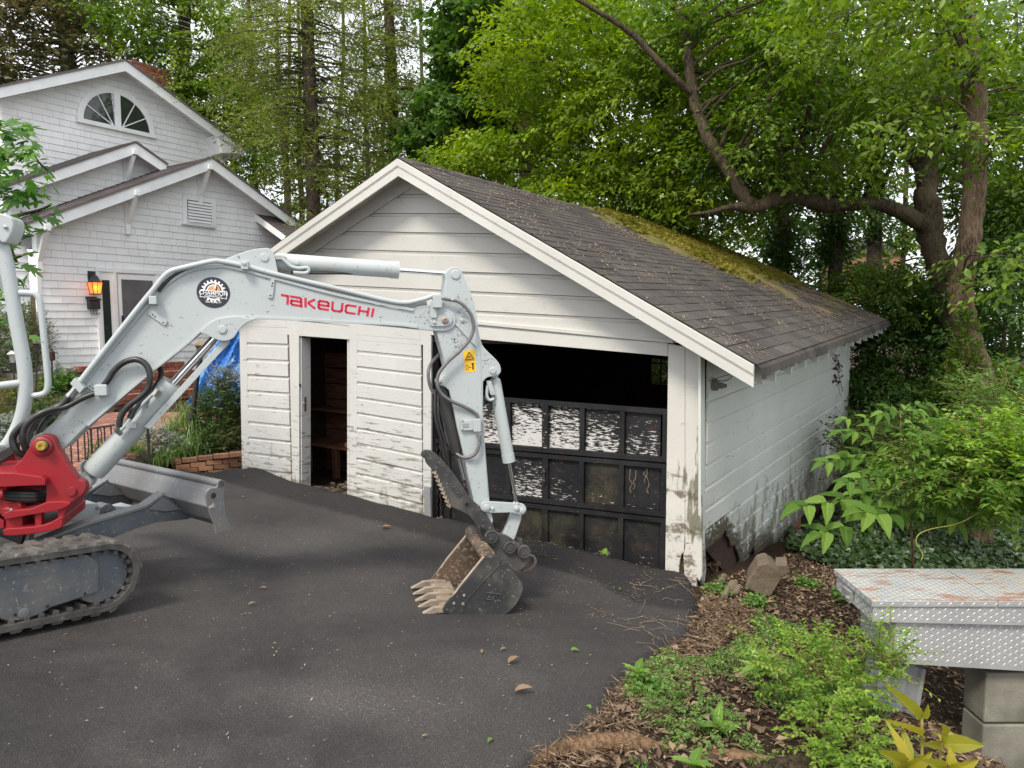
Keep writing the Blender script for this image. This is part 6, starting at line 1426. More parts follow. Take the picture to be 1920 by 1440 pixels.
# blue tarp: crumpled hanging sheet
tpn = thing('blue_tarp', 'crumpled bright blue tarpaulin draped between the steps and the garage', 'tarp', at(400, 760, 12.6))
nx, ny = 60, 60; vs = []
for j in range(ny+1):
    f = j/ny; y = 585+f*175
    xl = 425-82*f**1.3+6*math.sin(f*9); xr_ = 475
    for i in range(nx+1):
        g = i/nx; x = xl+(xr_-xl)*g; Yd = 12.6+.5*g-.9*f*f+.22*(float(fbm(g*5+f, f*4+3, 4))-.5)*2+.06*math.sin(g*17+f*6); vs.append(at(x, y, Yd))
m = MB().add(vs, [(j*(nx+1)+i, (j+1)*(nx+1)+i, (j+1)*(nx+1)+i+1, j*(nx+1)+i+1) for j in range(ny) for i in range(nx)]); o = m.obj('sheet', M_tarp, tpn, smooth=True); sd2 = o.modifiers.new('thickness', 'SOLIDIFY'); sd2.thickness = .004
tk = thing('garden_torch', 'dark woven garden torch on a thin black pole by the house corner', 'torch', at(99, 760, 11.8))
MB().tube([at(101, 765, 11.8), at(97, 675, 11.8)], .012, 6).obj('pole', M_black, tk); MB().lathe(at(97, 676, 11.8), V(0, 0, 1), [(0, .04), (.01, .05), (.13, .052), (.15, .05), (.16, .035), (.18, .02), (.20, .02)], 12).obj('head', simple('torch_rattan', (.03, .015, .012), (.07, .03, .02), .8, 60), tk)
for x, y0, y1, ti, nm in ((26, 628, 760, 0, 'square path lantern upright in the dark shrub at the left edge'), (24, 680, 770, 9, 'path lantern tilted over among the shrubs at the left edge'), (68, 660, 735, 0, 'path lantern half hidden behind the roll bar')):
    pl = thing('path_light', nm, 'path light', at(x+ti, y1, 11.2)); a = at(x, y0, 11.2); b = at(x+ti, y1, 11.2); d_ = nrm(a-b)
    MB().tube([b, a], .012, 6).obj('stake', M_black, pl); MB().lathe(a, d_, [(0, .04), (.13, .055), (.135, .085), (.16, .06), (.19, .02)], 4).obj('lamp', M_zinc if ti else M_black, pl)
# ---------------------------------------------------------------- tool box on blocks
ZT = .15; d1 = ray(1635.5, 1127); tY = (ZT-CAMH)/d1[2]*d1[1]; d2 = ray(1564, 1066); tYb = (ZT-CAMH)/d2[2]*d2[1]; TXf = (ZT-CAMH)/d1[2]*d1[0]; TXb = (ZT-CAMH)/d2[2]*d2[0]
F1 = Fr((TXf, tY, 0), (1, 0, 0), (0, -1, 0)); dep = tYb-tY; tlt = nrm(V(TXb-TXf, dep, 0))
tb = thing('truck_tool_box', 'diamond plate aluminium truck tool box with rust stained lid resting on concrete blocks', 'tool box', (TXf, tY, -.25))
XE = 1.9
def treads(o_, e1, e2, w_, h_, nrm_, par, name='tread_bars', sp=.031, mask=None):
    """raised lozenges of the chequer plate over a rectangle o_ + e1*w + e2*h"""
    m = MB(); r = 0; y = sp*.5; 
    while y < h_-.004:
        x = sp*.5+(r % 2)*sp*.0; k = r % 2
        while x < w_-.006:
            s_ = 1 if (k % 2) else -1; c = o_+e1*x+e2*y; dd1 = nrm(e1*.75+e2*s_*.75); dd2 = nrm(e1*.75-e2*s_*.75)
            L_ = .0125; wd = .0030
            m.add([c-dd1*L_, c-dd2*wd+nrm_*.0012, c+dd1*L_, c+dd2*wd+nrm_*.0012, c+nrm_*.0024], [(0, 1, 4), (1, 2, 4), (2, 3, 4), (3, 0, 4)]) if False else m.add([c-dd1*L_, c-dd2*wd, c+dd1*L_, c+dd2*wd, c-dd1*L_*.45+nrm_*.0014, c+dd1*L_*.45+nrm_*.0014], [(0, 1, 4), (1, 2, 5, 4), (2, 3, 5), (3, 0, 4, 5)])
            x += sp; k += 1
        y += sp*.62; r += 1
    return flipnothing(m, name, par)
def flipnothing(m, name, par): o = m.obj(name, M_plate, par, kind='stuff'); return o
def zat(x, y): return F1.px(x, y, 0)[1]
zl1 = zat(1637, 1138); zl2 = zat(1641, 1168); zbo = zat(1675, 1247)
fk = (zat(1900, 1261)-zat(1675, 1247))/(F1.px(1900, 1261)[0]-F1.px(1675, 1247)[0])
fk2 = (zat(1900, 1174.5)-zl2)/(F1.px(1900, 1174)[0]-0)
def set_rust(o, f):
    me = o.data; me.attributes.new('rust', 'FLOAT', 'POINT').data.foreach_set('value', [float(f)]*len(me.vertices)); return o
w = lambda a, n, z: F1.w(a, n, z)
def skew(n): return (TXb-TXf)*(-n)/dep      # left edges follow the box's own direction
def bx4(a0, a1, n0, n1, z0, z1, name, rust=0., k0=0., par=tb, bevel=.002):
    m = MB(); f = lambda a, n, z, k: w(a+skew(n), n, z+k*a); vs = [f(a, n, z, (k0 if z == z0 else 0)) for z in (z0, z1) for n in (n0, n1) for a in (a0, a1)]
    m.add(vs, [(0, 1, 3, 2), (4, 6, 7, 5), (0, 4, 5, 1), (2, 3, 7, 6), (0, 2, 6, 4), (1, 5, 7, 3)]); return set_rust(flipfix(m.obj(name, M_plate, par, bevel=bevel)), rust)
lid = bx4(0, F1.px(1870, 1128)[0]*1.0+.0, 0, -dep, zl1, ZT, 'lid', .75, par=tb)
bx4(F1.px(1872, 1128)[0]+.002, XE, 0, -dep, zl1, ZT, 'lid', 1.)
bx4(.012, XE, -.012, -dep+.012, zl2, zl1+.004, 'rim', 0., fk2)
body = bx4(F1.px(1677, 1200, -.04)[0]-.0, XE, -.04, -dep+.05, zbo, zl2+.01, 'body', 0., fk)
o = treads(w(0, 0, ZT+.0003), tlt*0+V(1, 0, 0), V(0, 1, 0), XE, dep-.004, V(0, 0, 1), tb); set_rust(o, 1.)
o = treads(w(0.0, .0003, zl1), V(1, 0, 0), V(0, 0, 1), XE, ZT-zl1, V(0, -1, 0), tb); set_rust(o, 0)
o = treads(w(0.012, -.0117, zl2+.005), V(1, 0, fk2), V(0, 0, 1), XE, zl1-zl2-.01, V(0, -1, 0), tb); set_rust(o, 0)
ab = F1.px(1677, 1200, -.04)[0]
o = treads(w(ab, -.0397, zbo+.006), V(1, 0, fk), V(0, 0, 1), XE-ab, zl2-zbo-.0, V(0, -1, 0), tb); set_rust(o, 0)
o = treads(w(-.0003, -.0, zl1), tlt, V(0, 0, 1), dep, ZT-zl1, V(-1, 0, 0), tb); set_rust(o, .3)
o = treads(w(.0117, -.012, zl2), tlt, V(0, 0, 1), dep-.024, zl1-zl2, V(-1, 0, 0), tb); set_rust(o, .2)
o = treads(w(ab-.0003, -.04, zbo+.01), tlt, V(0, 0, 1), dep-.1, zl2-zbo, V(-1, 0, 0), tb); set_rust(o, .2)
la = MB().box(w(.006, -dep*.58, zl1-.045), V(.012, 0, 0), V(0, .05, 0), V(0, 0, .035)).obj('latch_recess', M_zinc, tb, bevel=.004); MB().tube([w(-.012, -dep*.58-.03, zl1-.07), w(-.012, -dep*.58+.03, zl1-.05)], .008, 8).obj('latch_paddle', M_chrome, la)
def blockthing(name, label, cat, c, ex_, ey_, ez_, mat, holes=True):
    t_ = thing(name, label, cat, c-ez_); m = MB().box(c, ex_, ey_, ez_); m.obj('body', mat, t_, bevel=.008)
    return t_
# right stack of concrete blocks: pixels on the plane Y
YB = tY+.10; q0 = at(1850, 1262, YB); q1 = at(1850, 1358, YB); q2 = at(1853, 1450, YB); hb = (q0[2]-q1[2])
for k, lb in enumerate(('upper weathered concrete block under the tool box', 'lower concrete block at the bottom right corner under another block')):
    zc_b = q0[2]-hb*(k+.5)+(0 if not k else -.004); c = V(q0[0]+.2, YB+.10, zc_b)
    t_ = thing('concrete_block', lb, 'concrete block', c-V(0, 0, hb/2), 'concrete blocks stacked under the tool box'); 
    o = MB().box(c, (.195, 0, 0), (0, .095, 0), (0, 0, hb/2-.004)).obj('body', M_conc, t_, bevel=.01)
    for s_ in (-1, 1): MB().box(c+V(s_*.095, 0, hb/2-.001), (.06, 0, 0), (0, .06, 0), (0, 0, .004)).obj('core_hole', M_black, t_)
gb = [at(x, y, tY+.16) for x, y in ((1652, 1246), (1737, 1256), (1714, 1392), (1632, 1362))]
tl_, tr_, br_, bl_ = gb; mid0, mid1 = tl_*.46+bl_*.54, tr_*.46+br_*.54
for k, (a, b, c, d, lb) in enumerate(((tl_, tr_, mid1, mid0, 'upper leaning grey fluted block under the left end of the tool box'), (mid0, mid1, br_, bl_, 'lower leaning grey fluted block sunk in the leaves'))):
    t_ = thing('fluted_block', lb, 'concrete block', .5*(c+d), 'leaning grey blocks under the tool box'); v_ = V(.02, .19, 0); g = .004*(b-a)
    e1 = (b-a); m = MB(); prof = [0, .12, .16, .34, .40, .62, .68, .86, .92, 1.]; dp_ = [0, 0, .02, .02, 0, 0, .02, .02, 0, 0]
    P = [a+e1*f+V(0, dq, 0) for f, dq in zip(prof, dp_)]; Q = [d+(c-d)*f+V(0, dq, 0)+(a-d)*.02 for f, dq in zip(prof, dp_)]; k2 = len(P)
    vs = P+Q+[P[-1]+v_, Q[-1]+v_, P[0]+v_, Q[0]+v_]; fs = [(i, i+1, k2+i+1, k2+i) for i in range(k2-1)]+[(k2-1, 2*k2, 2*k2+1, 2*k2-1), (2*k2, 2*k2+2, 2*k2+3, 2*k2+1), (2*k2+2, 0, k2, 2*k2+3), tuple(range(k2))+(2*k2, 2*k2+2), tuple(range(k2, 2*k2))+(2*k2+1, 2*k2+3)]
    flipfix(m.add(vs, fs).obj('body', M_gconc, t_, bevel=.003))
# squared stone and rubble by the corner post
def rock(name, label, pix, Yc, dpt, mat=M_stone, cat='stone', jag=.012):
    pts = [at(x, y, Yc) for x, y in pix]; c = sum(pts)/len(pts); t_ = thing(name, label, cat, V(c[0], c[1], min(p[2] for p in pts)))
    rr = random.Random(len(label)); m = MB(); B_ = [c+(p-c)*.80+V(.05, dpt, .05) for p in pts]; k = len(pts); A_ = [c+(p-c)*.97-V(0, .01, 0) for p in pts]
    m.add(A_+B_, [tuple(range(k)), tuple(range(2*k-1, k-1, -1))]+[(i, (i+1) % k, k+(i+1) % k, k+i) for i in range(k)]); o = flipfix(m.obj('body', mat, t_)); 
    b = o.modifiers.new('bevel', 'BEVEL'); b.width = .012; b.segments = 3; s = o.modifiers.new('sub', 'SUBSURF'); s.subdivision_type = 'SIMPLE'; s.levels = s.render_levels = 3
    tx = bpy.data.textures.new('rock', 'CLOUDS'); tx.noise_scale = .05; dm = o.modifiers.new('d', 'DISPLACE'); dm.texture = tx; dm.strength = jag; return t_
gs = gpix(1420, 1118)
rock('stone_block', 'brown squared stone leaning on the rubble right of the rotten corner post', [(1400, 1090), (1420, 1058), (1440, 1054), (1461, 1070), (1463, 1090), (1444, 1122), (1395, 1104)], gs[1], .20)
rock('stone', 'small dark stone behind the leaning stone block', [(1450, 1060), (1476, 1058), (1477, 1076), (1465, 1083), (1452, 1078)], gs[1]+.35, .12)
rr = random.Random(9)
for k, (x, y, s_, lb) in enumerate(((1369, 1105, 12, 'flat reddish rubble brick piece nearest the corner post'), (1350, 1092, 8, 'small pale rubble stone in front of the torn boards'), (1357, 1119, 9, 'low rubble stone at the edge of the bare soil'), (1378, 1112, 7, 'rubble bit between corner post and stone block'))):
    g_ = gpix(x, y+s_*.7); rock('rubble_stone', lb, [(x+s_*math.cos(q)*rr.uniform(.7, 1.3), y+s_*.55*math.sin(q)*rr.uniform(.7, 1.3)) for q in [i*math.pi/3 for i in range(6)]], g_[1], .05, M_stone)
for x, y, lb in ((212, 936, 'broken tan brick lying behind the blade cylinder'), ):
    g_ = gpix(x, y+8); rock('broken_brick', lb, [(x-9, y-10), (x+6, y-14), (x+13, y-2), (x+9, y+9), (x-8, y+8)], g_[1], .12, M_tanbrick, 'brick')
# ---------------------------------------------------------------- trees
def soil(x, y): return float(soil_h(np.array([[float(x)]]), np.array([[float(y)]]))[0, 0])
def crown_points(rs, blobs, K, shell=.55):
    """cluster centres spread through ellipsoids (cx,cy,cz,rx,ry,rz), favouring the outside"""
    vol = np.array([b[3]*b[4]*b[5] for b in blobs])**.75; vol /= vol.sum(); out = []
    for b, k in zip(blobs, rs.multinomial(K, vol)):
        d = rs.randn(k, 3); d /= np.linalg.norm(d, axis=1)[:, None]; r = rs.rand(k)**(1/3)*(1-shell)+shell*(1-.35*rs.rand(k)**2)
        out.append(np.array(b[:3])[None]+d*r[:, None]*np.array(b[3:])[None])
    return np.concatenate(out)
def spray_leaves(rs, cen, n, R, flat, L, asp, droop, tz=0., axis=None):
    """each cluster = one leafy spray: leaves on a tilted, drooping fan of twigs"""
    K = len(cen); T_ = K*n; az = rs.rand(K)*6.283; tl = rs.randn(K)*.35
    ux = np.stack([np.cos(az), np.sin(az), -.25+tl*.5], 1); ux /= np.linalg.norm(ux, axis=1)[:, None]
    up = np.stack([rs.randn(K)*.3, rs.randn(K)*.3, np.ones(K)], 1); uy = np.cross(up, ux); uy /= np.linalg.norm(uy, axis=1)[:, None]; uz = np.cross(ux, uy)
    Rk = R*(.55+.9*rs.rand(K))
    t = rs.rand(K, n)*2-.7; s = rs.randn(K, n)*.38*(1-.3*t); w = rs.randn(K, n)*flat
    P = cen[:, None]+Rk[:, None, None]*(t[..., None]*ux[:, None]+s[..., None]*uy[:, None]+w[..., None]*uz[:, None]); P[..., 2] -= .16*Rk[:, None]*t*t
    D = ux[:, None]*(.6+.5*rs.rand(K, n, 1))+uy[:, None]*(np.sign(s)[..., None]*.7+rs.randn(K, n, 1)*.5)+rs.randn(K, n, 3)*.25; D[..., 2] -= droop
    Nn = uz[:, None]+rs.randn(K, n, 3)*.45
    Ls = L*(.6+.7*rs.rand(K, n)); base = rs.rand(K)*.55; tint = base[:, None]+rs.rand(K, n)*.45+tz
    f = lambda a: a.reshape(T_, -1)
    return f(P), f(D), f(Nn), Ls.ravel(), (Ls*asp*(.8+.4*rs.rand(K, n))).ravel(), tint.ravel()
def tree(name, label, cat, trunk, blobs, K, n, L, mat, bark, seed, limbs=(), group=None, R=.5, flat=.10, asp=.5, droop=.35, nbr=40, shell=.55, br=.022, tz=0., seg=10, ridge=.12):
    """trunk/limbs: lists of (x, y, z, r)"""
    rs = np.random.RandomState(seed); b0 = trunk[0]; t_ = thing(name, label, cat, b0[:3], group)
    def limb(pts, nm, par, sg=seg, kk=8):
        sp_ = smooth_path([V(*p) for p in pts], kk); P = [q[:3]+(.3*q[3]*V(*(rs.rand(3)-.5))) for q in sp_]; m = MB().tube(P, [max(.006, q[3]*(1+ridge*(rs.rand()-.5))) for q in sp_], sg); o = m.obj(nm, bark, par, smooth=True); return sp_
    sp_ = limb(trunk, 'trunk', t_); al = list(sp_)
    for l in limbs: al += limb(l, 'limb', t_)
    if K:
        cen = crown_points(rs, blobs, K, shell); A_ = np.array([q[:3] for q in al]); m = MB()
        for i in rs.choice(len(cen), min(nbr, len(cen)), replace=False):
            c = cen[i]; below = A_[:, 2] < c[2]+.2; idx = np.argmin(np.linalg.norm((A_-c)*[1, 1, .7], axis=1)+np.where(below, 0, 3)); s = A_[idx]; d_ = c-s; L2 = np.linalg.norm(d_)
            if L2 > 6.5 or L2 < .2: continue
            q = [s+d_*f+V(0, 0, .10*L2*math.sin(f*math.pi))+rs.randn(3)*.03*L2*(0 < f < 1) for f in (0, .3, .6, .85, 1)]
            m.tube(smooth_path(q, 3), [br*(1.5-1.25*k/12) for k in range(13)], 5)
        if m.f: m.obj('branches', bark, t_, smooth=True, kind='stuff')
        a = spray_leaves(rs, cen, n, R, flat, L, asp, droop, tz); leaves('crown', *a[:5], mat, t_, a[5])
    return t_
def blb(x, y, Y, rx, ry, dY):
    """ellipsoid from pixels: centre, radii in pixels, depth radius in metres"""
    c = at(x, y, Y); s = Y/FPX; return (*c, rx*s, dY, ry*s)
def tk_(pts):
    """trunk from (px, py, Y, radius px)"""
    return [(*at(x, y, Y), r*Y/FPX) for x, y, Y, r in pts]
def toground(pts):
    x, y, Y, r = pts[0]; p = at(x, y, Y); g = soil(p[0], p[1]); return [(p[0], p[1], g-.1, r*1.25*Y/FPX)]+tk_(pts)
bt = 'hardwood trees behind the garage'
# the big forked tree at the right
tree('hardwood_tree', 'big forked tree at right with a long mossy limb reaching over the garage', 'tree',
     toground([(1812, 760, 12.5, 24), (1795, 640, 12.5, 21), (1765, 520, 12.4, 20), (1742, 420, 12.3, 22), (1738, 340, 12.4, 18), (1750, 240, 12.6, 19), (1764, 120, 12.8, 18), (1790, -60, 13, 16), (1800, -260, 13.5, 14)]),
     [blb(1500, 250, 11.8, 190, 150, 1.6), blb(1620, 90, 11.5, 240, 130, 1.8), blb(1330, 60, 12.5, 170, 120, 1.6), blb(1420, 290, 11.6, 80, 60, 1.), blb(1870, 250, 13, 120, 200, 2)], 760, 60, .105, L_mid, M_bark2, 1,
     limbs=[tk_([(1740, 425, 12.3, 18), (1700, 402, 12.1, 14), (1650, 384, 11.9, 11.5), (1600, 381, 11.7, 12.5), (1550, 384, 11.6, 14), (1500, 370, 11.4, 12.5), (1465, 371, 11.3, 12), (1430, 384, 11.2, 12), (1405, 388, 11.2, 11), (1370, 388, 11.1, 6), (1330, 398, 11., 4), (1290, 402, 11, 2)]),
            tk_([(1408, 386, 11.2, 12), (1385, 352, 11.2, 12), (1358, 305, 11.3, 11), (1325, 255, 11.4, 10.5), (1303, 195, 11.5, 10), (1293, 130, 11.6, 9.5), (1285, 70, 11.7, 9), (1268, -20, 11.9, 8), (1250, -120, 12, 6)]),
            tk_([(1300, 180, 11.5, 7), (1270, 150, 11.4, 6), (1230, 110, 11.3, 6), (1180, 60, 11.2, 5), (1110, 15, 11.1, 4), (1050, -20, 11, 3)]),
            tk_([(1700, 205, 13.5, 6), (1660, 207, 13.4, 7), (1600, 207, 13.2, 7), (1560, 220, 13, 6), (1510, 250, 12.8, 5), (1470, 300, 12.6, 3)]),
            tk_([(1715, 175, 13.5, 6), (1680, 165, 13.4, 6), (1640, 168, 13.2, 5), (1600, 185, 13, 3)]),
            tk_([(1740, 350, 12.4, 10), (1690, 250, 12.8, 11), (1665, 180, 13, 10), (1650, 80, 13.2, 9), (1640, -60, 13.4, 8)])], group=bt, nbr=120)
# the trunk in front of it
tree('slender_tree', 'straight warm brown trunk nearest on the right with bright leaf sprays crossing it', 'tree',
     toground([(1850, 760, 9.6, 20), (1825, 660, 9.6, 21), (1802, 570, 9.6, 21), (1806, 500, 9.6, 20), (1824, 400, 9.6, 19), (1830, 300, 9.6, 19.5), (1826, 180, 9.6, 19.5), (1815, 80, 9.6, 18), (1805, -40, 9.6, 17), (1800, -250, 9.6, 16)]),
     [blb(1790, 60, 8.6, 190, 90, 1.2), blb(1680, 230, 8.4, 70, 40, .5), blb(1800, 235, 8.4, 110, 40, .6), blb(1890, 240, 8.4, 60, 60, .6), blb(1900, 500, 8.2, 60, 60, .7), blb(1760, 505, 8.6, 40, 16, .3), blb(1580, 30, 9.0, 150, 60, 1)], 150, 34, .10, L_mid, M_bark4, 2, nbr=60, br=.010, R=.40, group=bt, seg=16, ridge=.05, tz=.15)
# bright leafy tree straight behind the roof
tree('bright_maple', 'bright yellow green leafy tree rising right behind the garage ridge', 'tree', toground([(1030, 500, 17, 28), (1015, 380, 17, 26), (990, 250, 17, 21), (975, 100, 17, 18), (970, -60, 17, 14), (968, -200, 17, 10)]),
     [blb(1060, 110, 14.6, 170, 130, 1.6), blb(1200, 220, 13.8, 160, 140, 1.5), blb(1010, 300, 14.6, 150, 55, 1.2), blb(1130, 370, 14.2, 200, 60, 1.2), blb(1290, 330, 13.2, 130, 90, 1.), blb(1320, 130, 13.6, 110, 140, 1.2), blb(880, 290, 15, 60, 35, .8), blb(1330, 420, 14.4, 100, 40, .7)], 900, 62, .115, L_bright, M_bark2, 3, nbr=110, group=bt, limbs=[tk_([(1000, 260, 17, 10), (1080, 200, 15.5, 8), (1200, 130, 14.5, 6), (1330, 60, 14, 4)]), tk_([(1020, 400, 17, 10), (1120, 340, 15.5, 7), (1250, 260, 14.5, 5), (1380, 230, 14, 3)])])
tree('dark_maple', 'dark green maple with broad leaves left of the bright tree', 'tree', toground([(860, 380, 19, 17), (856, 250, 19, 16), (852, 120, 19, 15), (850, 0, 19, 13), (848, -150, 19, 10)]),
     [blb(885, 60, 17.5, 80, 110, 1.6), blb(900, 200, 18, 130, 80, 1.5), blb(950, 60, 18.5, 60, 120, 1.5), blb(850, 240, 17.5, 95, 70, 1.4), blb(960, 240, 18.5, 80, 80, 1.)], 560, 55, .15, L_dark, M_bark2, 4, nbr=70, group=bt, asp=.85, tz=.25)
tree('hardwood_tree', 'thin trunked tree whose trunk shows between the dark maple and the bright tree', 'tree', toground([(990, 420, 22, 17), (985, 200, 22, 16), (978, 60, 22, 15), (975, -100, 22, 12)]),
     [blb(1000, 0, 21, 120, 80, 2), blb(1120, 80, 21, 150, 120, 2), blb(1000, 180, 21.5, 90, 100, 1.5)], 260, 50, .16, L_mid, M_bark1, 5, nbr=40, group=bt)
# conifers with feathery foliage
def conifer(label, tr, x0, x1, y0, y1, K, seed, mat, Y, side=1., den=32, L=.10):
    rs = np.random.RandomState(seed); t_ = thing('hemlock_tree', label, 'tree', toground(tr)[0][:3], 'feathery conifers behind the house')
    sp_ = smooth_path([V(*p) for p in toground(tr)], 8); MB().tube([q[:3] for q in sp_], [q[3] for q in sp_], 12).obj('trunk', M_bark1, t_, smooth=True)
    T_ = np.array([q for q in sp_ if q[2] > at(0, y1+60, Y)[2]]); m = MB(); cen = []
    for k in range(K):
        s = T_[rs.randint(len(T_))][:3]+V(0, 0, rs.uniform(-.4, .4)); az = rs.uniform(0, 6.283); L2 = rs.uniform(.4, 1.)*(x1-x0)/2*Y/FPX*side; d_ = V(math.cos(az), math.sin(az)*.8, -.18)
        q = [s+d_*L2*f+V(0, 0, .25*L2*f*(1-f)-.12*L2*f*f) for f in (0, .25, .5, .75, 1)]; m.tube(q, [.028, .02, .014, .009, .004], 5)
        for f in np.linspace(.25, 1, 7):
            if rs.rand() < .75: cen.append(s+d_*L2*f+V(0, 0, .25*L2*f*(1-f)-.12*L2*f*f)+rs.randn(3)*.10)
    m.obj('branches', M_bark1, t_, smooth=True, kind='stuff')
    a = spray_leaves(rs, np.array(cen), den, .50, .07, L, .26, .25); leaves('crown', *a[:5], mat, t_, a[5])
    return t_
conifer('tall feathery conifer with a thick straight trunk left of the garage peak', [(588, 400, 18, 13), (584, 250, 18, 13), (579, 120, 18, 12), (575, 0, 18, 11), (574, -160, 18, 9)], 340, 800, -150, 330, 170, 21, L_feather, 18, den=40, L=.11)
conifer('feathery conifer with a thinner trunk just left of the white sky gap', [(738, 300, 21, 10), (735, 150, 21, 9.5), (728, 0, 21, 9), (724, -160, 21, 7)], 600, 830, -150, 280, 100, 22, L_feather, 21, den=36, L=.14)
conifer('pale green feathery conifer standing between the house chimney and the thick trunk', [(478, 330, 25, 5), (474, 200, 25, 5), (468, 60, 25, 4), (460, -120, 25, 3)], 350, 600, -150, 190, 150, 23, L_feather, 25, .9, L=.13)
for k, (x0, x1, y1, Y, lb) in enumerate(((540, 522, 390, 21, 'thin bare trunk left of the thick conifer trunk'), (566, 562, 390, 22, 'pale pole thin trunk beside the thick conifer trunk'), (690, 684, 320, 23, 'slim trunk between the two conifers'))):
    tree('thin_tree', lb, 'tree', toground([(x0, y1, Y, 6-k), (x0-6, y1-110, Y, 5.5-k), (x1, y1-240, Y, 4-k*.6), (x1-4, y1-420, Y, 2)]), [blb(x1, y1-170, Y, 55, 80, 1.), blb(x1-10, y1-80, Y, 50, 30, .8)], 60, 45, .085, L_mid, M_bark1, 31+k, nbr=16, br=.008, group='thin trees between the conifers')
# trees behind the house
tree('magnolia_tree', 'dark bronzed magnolia behind the upper gable at the top left', 'tree', toground([(140, 400, 24, 16), (130, 150, 24, 14), (110, 0, 24, 12), (80, -120, 24, 9)]), [blb(60, 60, 23, 150, 110, 2.2), blb(-60, 20, 23, 120, 130, 2), blb(170, 90, 23.5, 90, 75, 1.6), blb(60, -60, 23, 160, 60, 2)], 330, 40, .22, L_mag, M_bark1, 41, nbr=90, R=.55, asp=.42, flat=.25, droop=.0)
tree('oak_tree', 'leafy oak behind the chimney with pale sky showing between its leaves', 'tree', toground([(330, 400, 23, 13), (338, 200, 23, 12), (345, 80, 23, 11), (350, -60, 23, 9)]), [blb(270, 20, 22, 95, 80, 2), blb(350, 60, 22, 100, 100, 2), blb(390, 200, 22, 90, 90, 1.6), blb(330, 190, 22.5, 70, 60, 1.4), blb(440, 290, 22, 80, 60, 1.2)], 420, 46, .15, L_mid, M_bark1, 42, nbr=60, asp=.5)
# wood beyond: trees standing further back, each with its own trunk
far = [(640, 26, 'L'), (540, 28, 'D'), (430, 27, 'M'), (800, 30, 'M'), (720, 30, 'D'), (880, 26, 'D'), (1080, 27, 'M'), (1200, 24, 'D'), (1450, 21, 'D'), (1560, 20, 'D'), (1690, 22, 'M'), (1900, 17, 'D'), (200, 30, 'M'), (1330, 26, 'M'), (1980, 20, 'D'), (-80, 28, 'D')]
nm_ = ['farthest pale', 'dim', 'broad', 'tall', 'narrow', 'dense', 'loose', 'shaded', 'ivy wrapped', 'dark trunked', 'leaning', 'rightmost dark', 'hidden', 'slender', 'outlying', 'leftmost']
wh_ = ['under the feathery conifer', 'behind the porch roof', 'right of the upper gable', 'below the white sky gap', 'behind the second conifer', 'below the dark maple', 'behind the bright tree', 'behind the roof ridge middle', 'left under the long mossy limb', 'under the middle of the long limb', 'between the long limb and the big fork', 'behind the straight warm trunk', 'behind the half round window', 'behind the upright limb', 'past the right edge', 'past the left edge']
for k, (x, Y, c) in enumerate(far):
    mat = {'L': L_feather, 'D': L_dark, 'M': L_mid}[c]; rs_ = random.Random(60+k); lo = rs_.uniform(-.6, .4); x2 = x+rs_.uniform(-25, 25); gap = 1 if x < 850 else 0
    tree('forest_tree', '%s background tree %s' % (nm_[k], wh_[k]), 'tree', toground([(x, 560, Y, 5), (x+lo*30, 300, Y, 4), (x2, 100, Y, 3.2), (x2+lo*20, -120, Y, 2)]),
         [blb(x2, 60, Y, 110, 140, 2), blb(x+rs_.uniform(-50, 50), 260, Y, 120, 90, 2), blb(x+rs_.uniform(-50, 50), 400, Y, 110, 70, 2), blb(x, 500, Y, 90, 70, 2)] if not gap else [blb(x2, 250, Y, 90, 100, 2), blb(x, 380, Y, 110, 80, 2)],
         (330 if x in (640, 540, 430, 200) else 130) if not gap else 70, 34, .20, mat, M_bark1, 70+k, nbr=24, R=.65, group='background trees of the wood')
# ivy wrapped trunks under the limb
for k, (x, y0, y1, Y, lb) in enumerate(((1567, 150, 470, 14.5, 'ivy covered black trunk under the long limb, right one of the pair'), (1465, 240, 520, 15, 'ivy covered trunk under the long limb, left one of the pair'), (1640, 60, 420, 16, 'ivy clad trunk behind the big fork'))):
    t_ = tree('ivy_trunk', lb, 'tree', toground([(x, y1, Y, 12), (x+3, (y0+y1)/2, Y, 11), (x-4, y0, Y, 10), (x-6, y0-200, Y, 7)]), [blb(x, (y0+y1)/2, Y, 24, (y1-y0)*.55, .35), blb(x, y1-20, Y, 26, 60, .35)], 130, 40, .09, L_dark, M_bark1, 90+k, nbr=4, R=.25, flat=.3, shell=.3, group='ivy wrapped trunks')
# understorey between the garage and the right edge
us = [(1245, 700, 16.5, 60, 60, 'M', 'bush seen through the small back window of the garage'), (1640, 560, 14, 110, 70, 'M', 'light green undergrowth sapling behind the far roof corner'), (1700, 650, 13.5, 100, 90, 'D', 'dark shrub beside the far garage corner'), (1880, 560, 12, 110, 130, 'D', 'deep green bush behind the two trunks at the right'), (1640, 770, 13, 90, 90, 'D', 'shadowy bush low behind the garage wall'), (1760, 790, 12, 110, 80, 'D', 'dark bush at the feet of the big trees'), (1890, 760, 11, 90, 90, 'M', 'green bush right of the trunks'), (1780, 590, 14, 90, 70, 'M', 'mid green sapling between the trunks'), (1920, 420, 13, 70, 90, 'D', 'dark leafy tree at the right edge')]
for k, (x, y, Y, rx, ry, c, lb) in enumerate(us):
    tree('understorey_shrub', lb, 'shrub', toground([(x, y+ry*.8, Y, 4), (x+8, y, Y, 3.4), (x-6, y-ry*.7, Y, 2)]), [blb(x, y, Y, rx, ry, 1.1)], 170, 46, .10, {'D': L_dark, 'M': L_mid}[c], M_bark2, 110+k, nbr=22, br=.010, R=.42, group='undergrowth behind the garage')
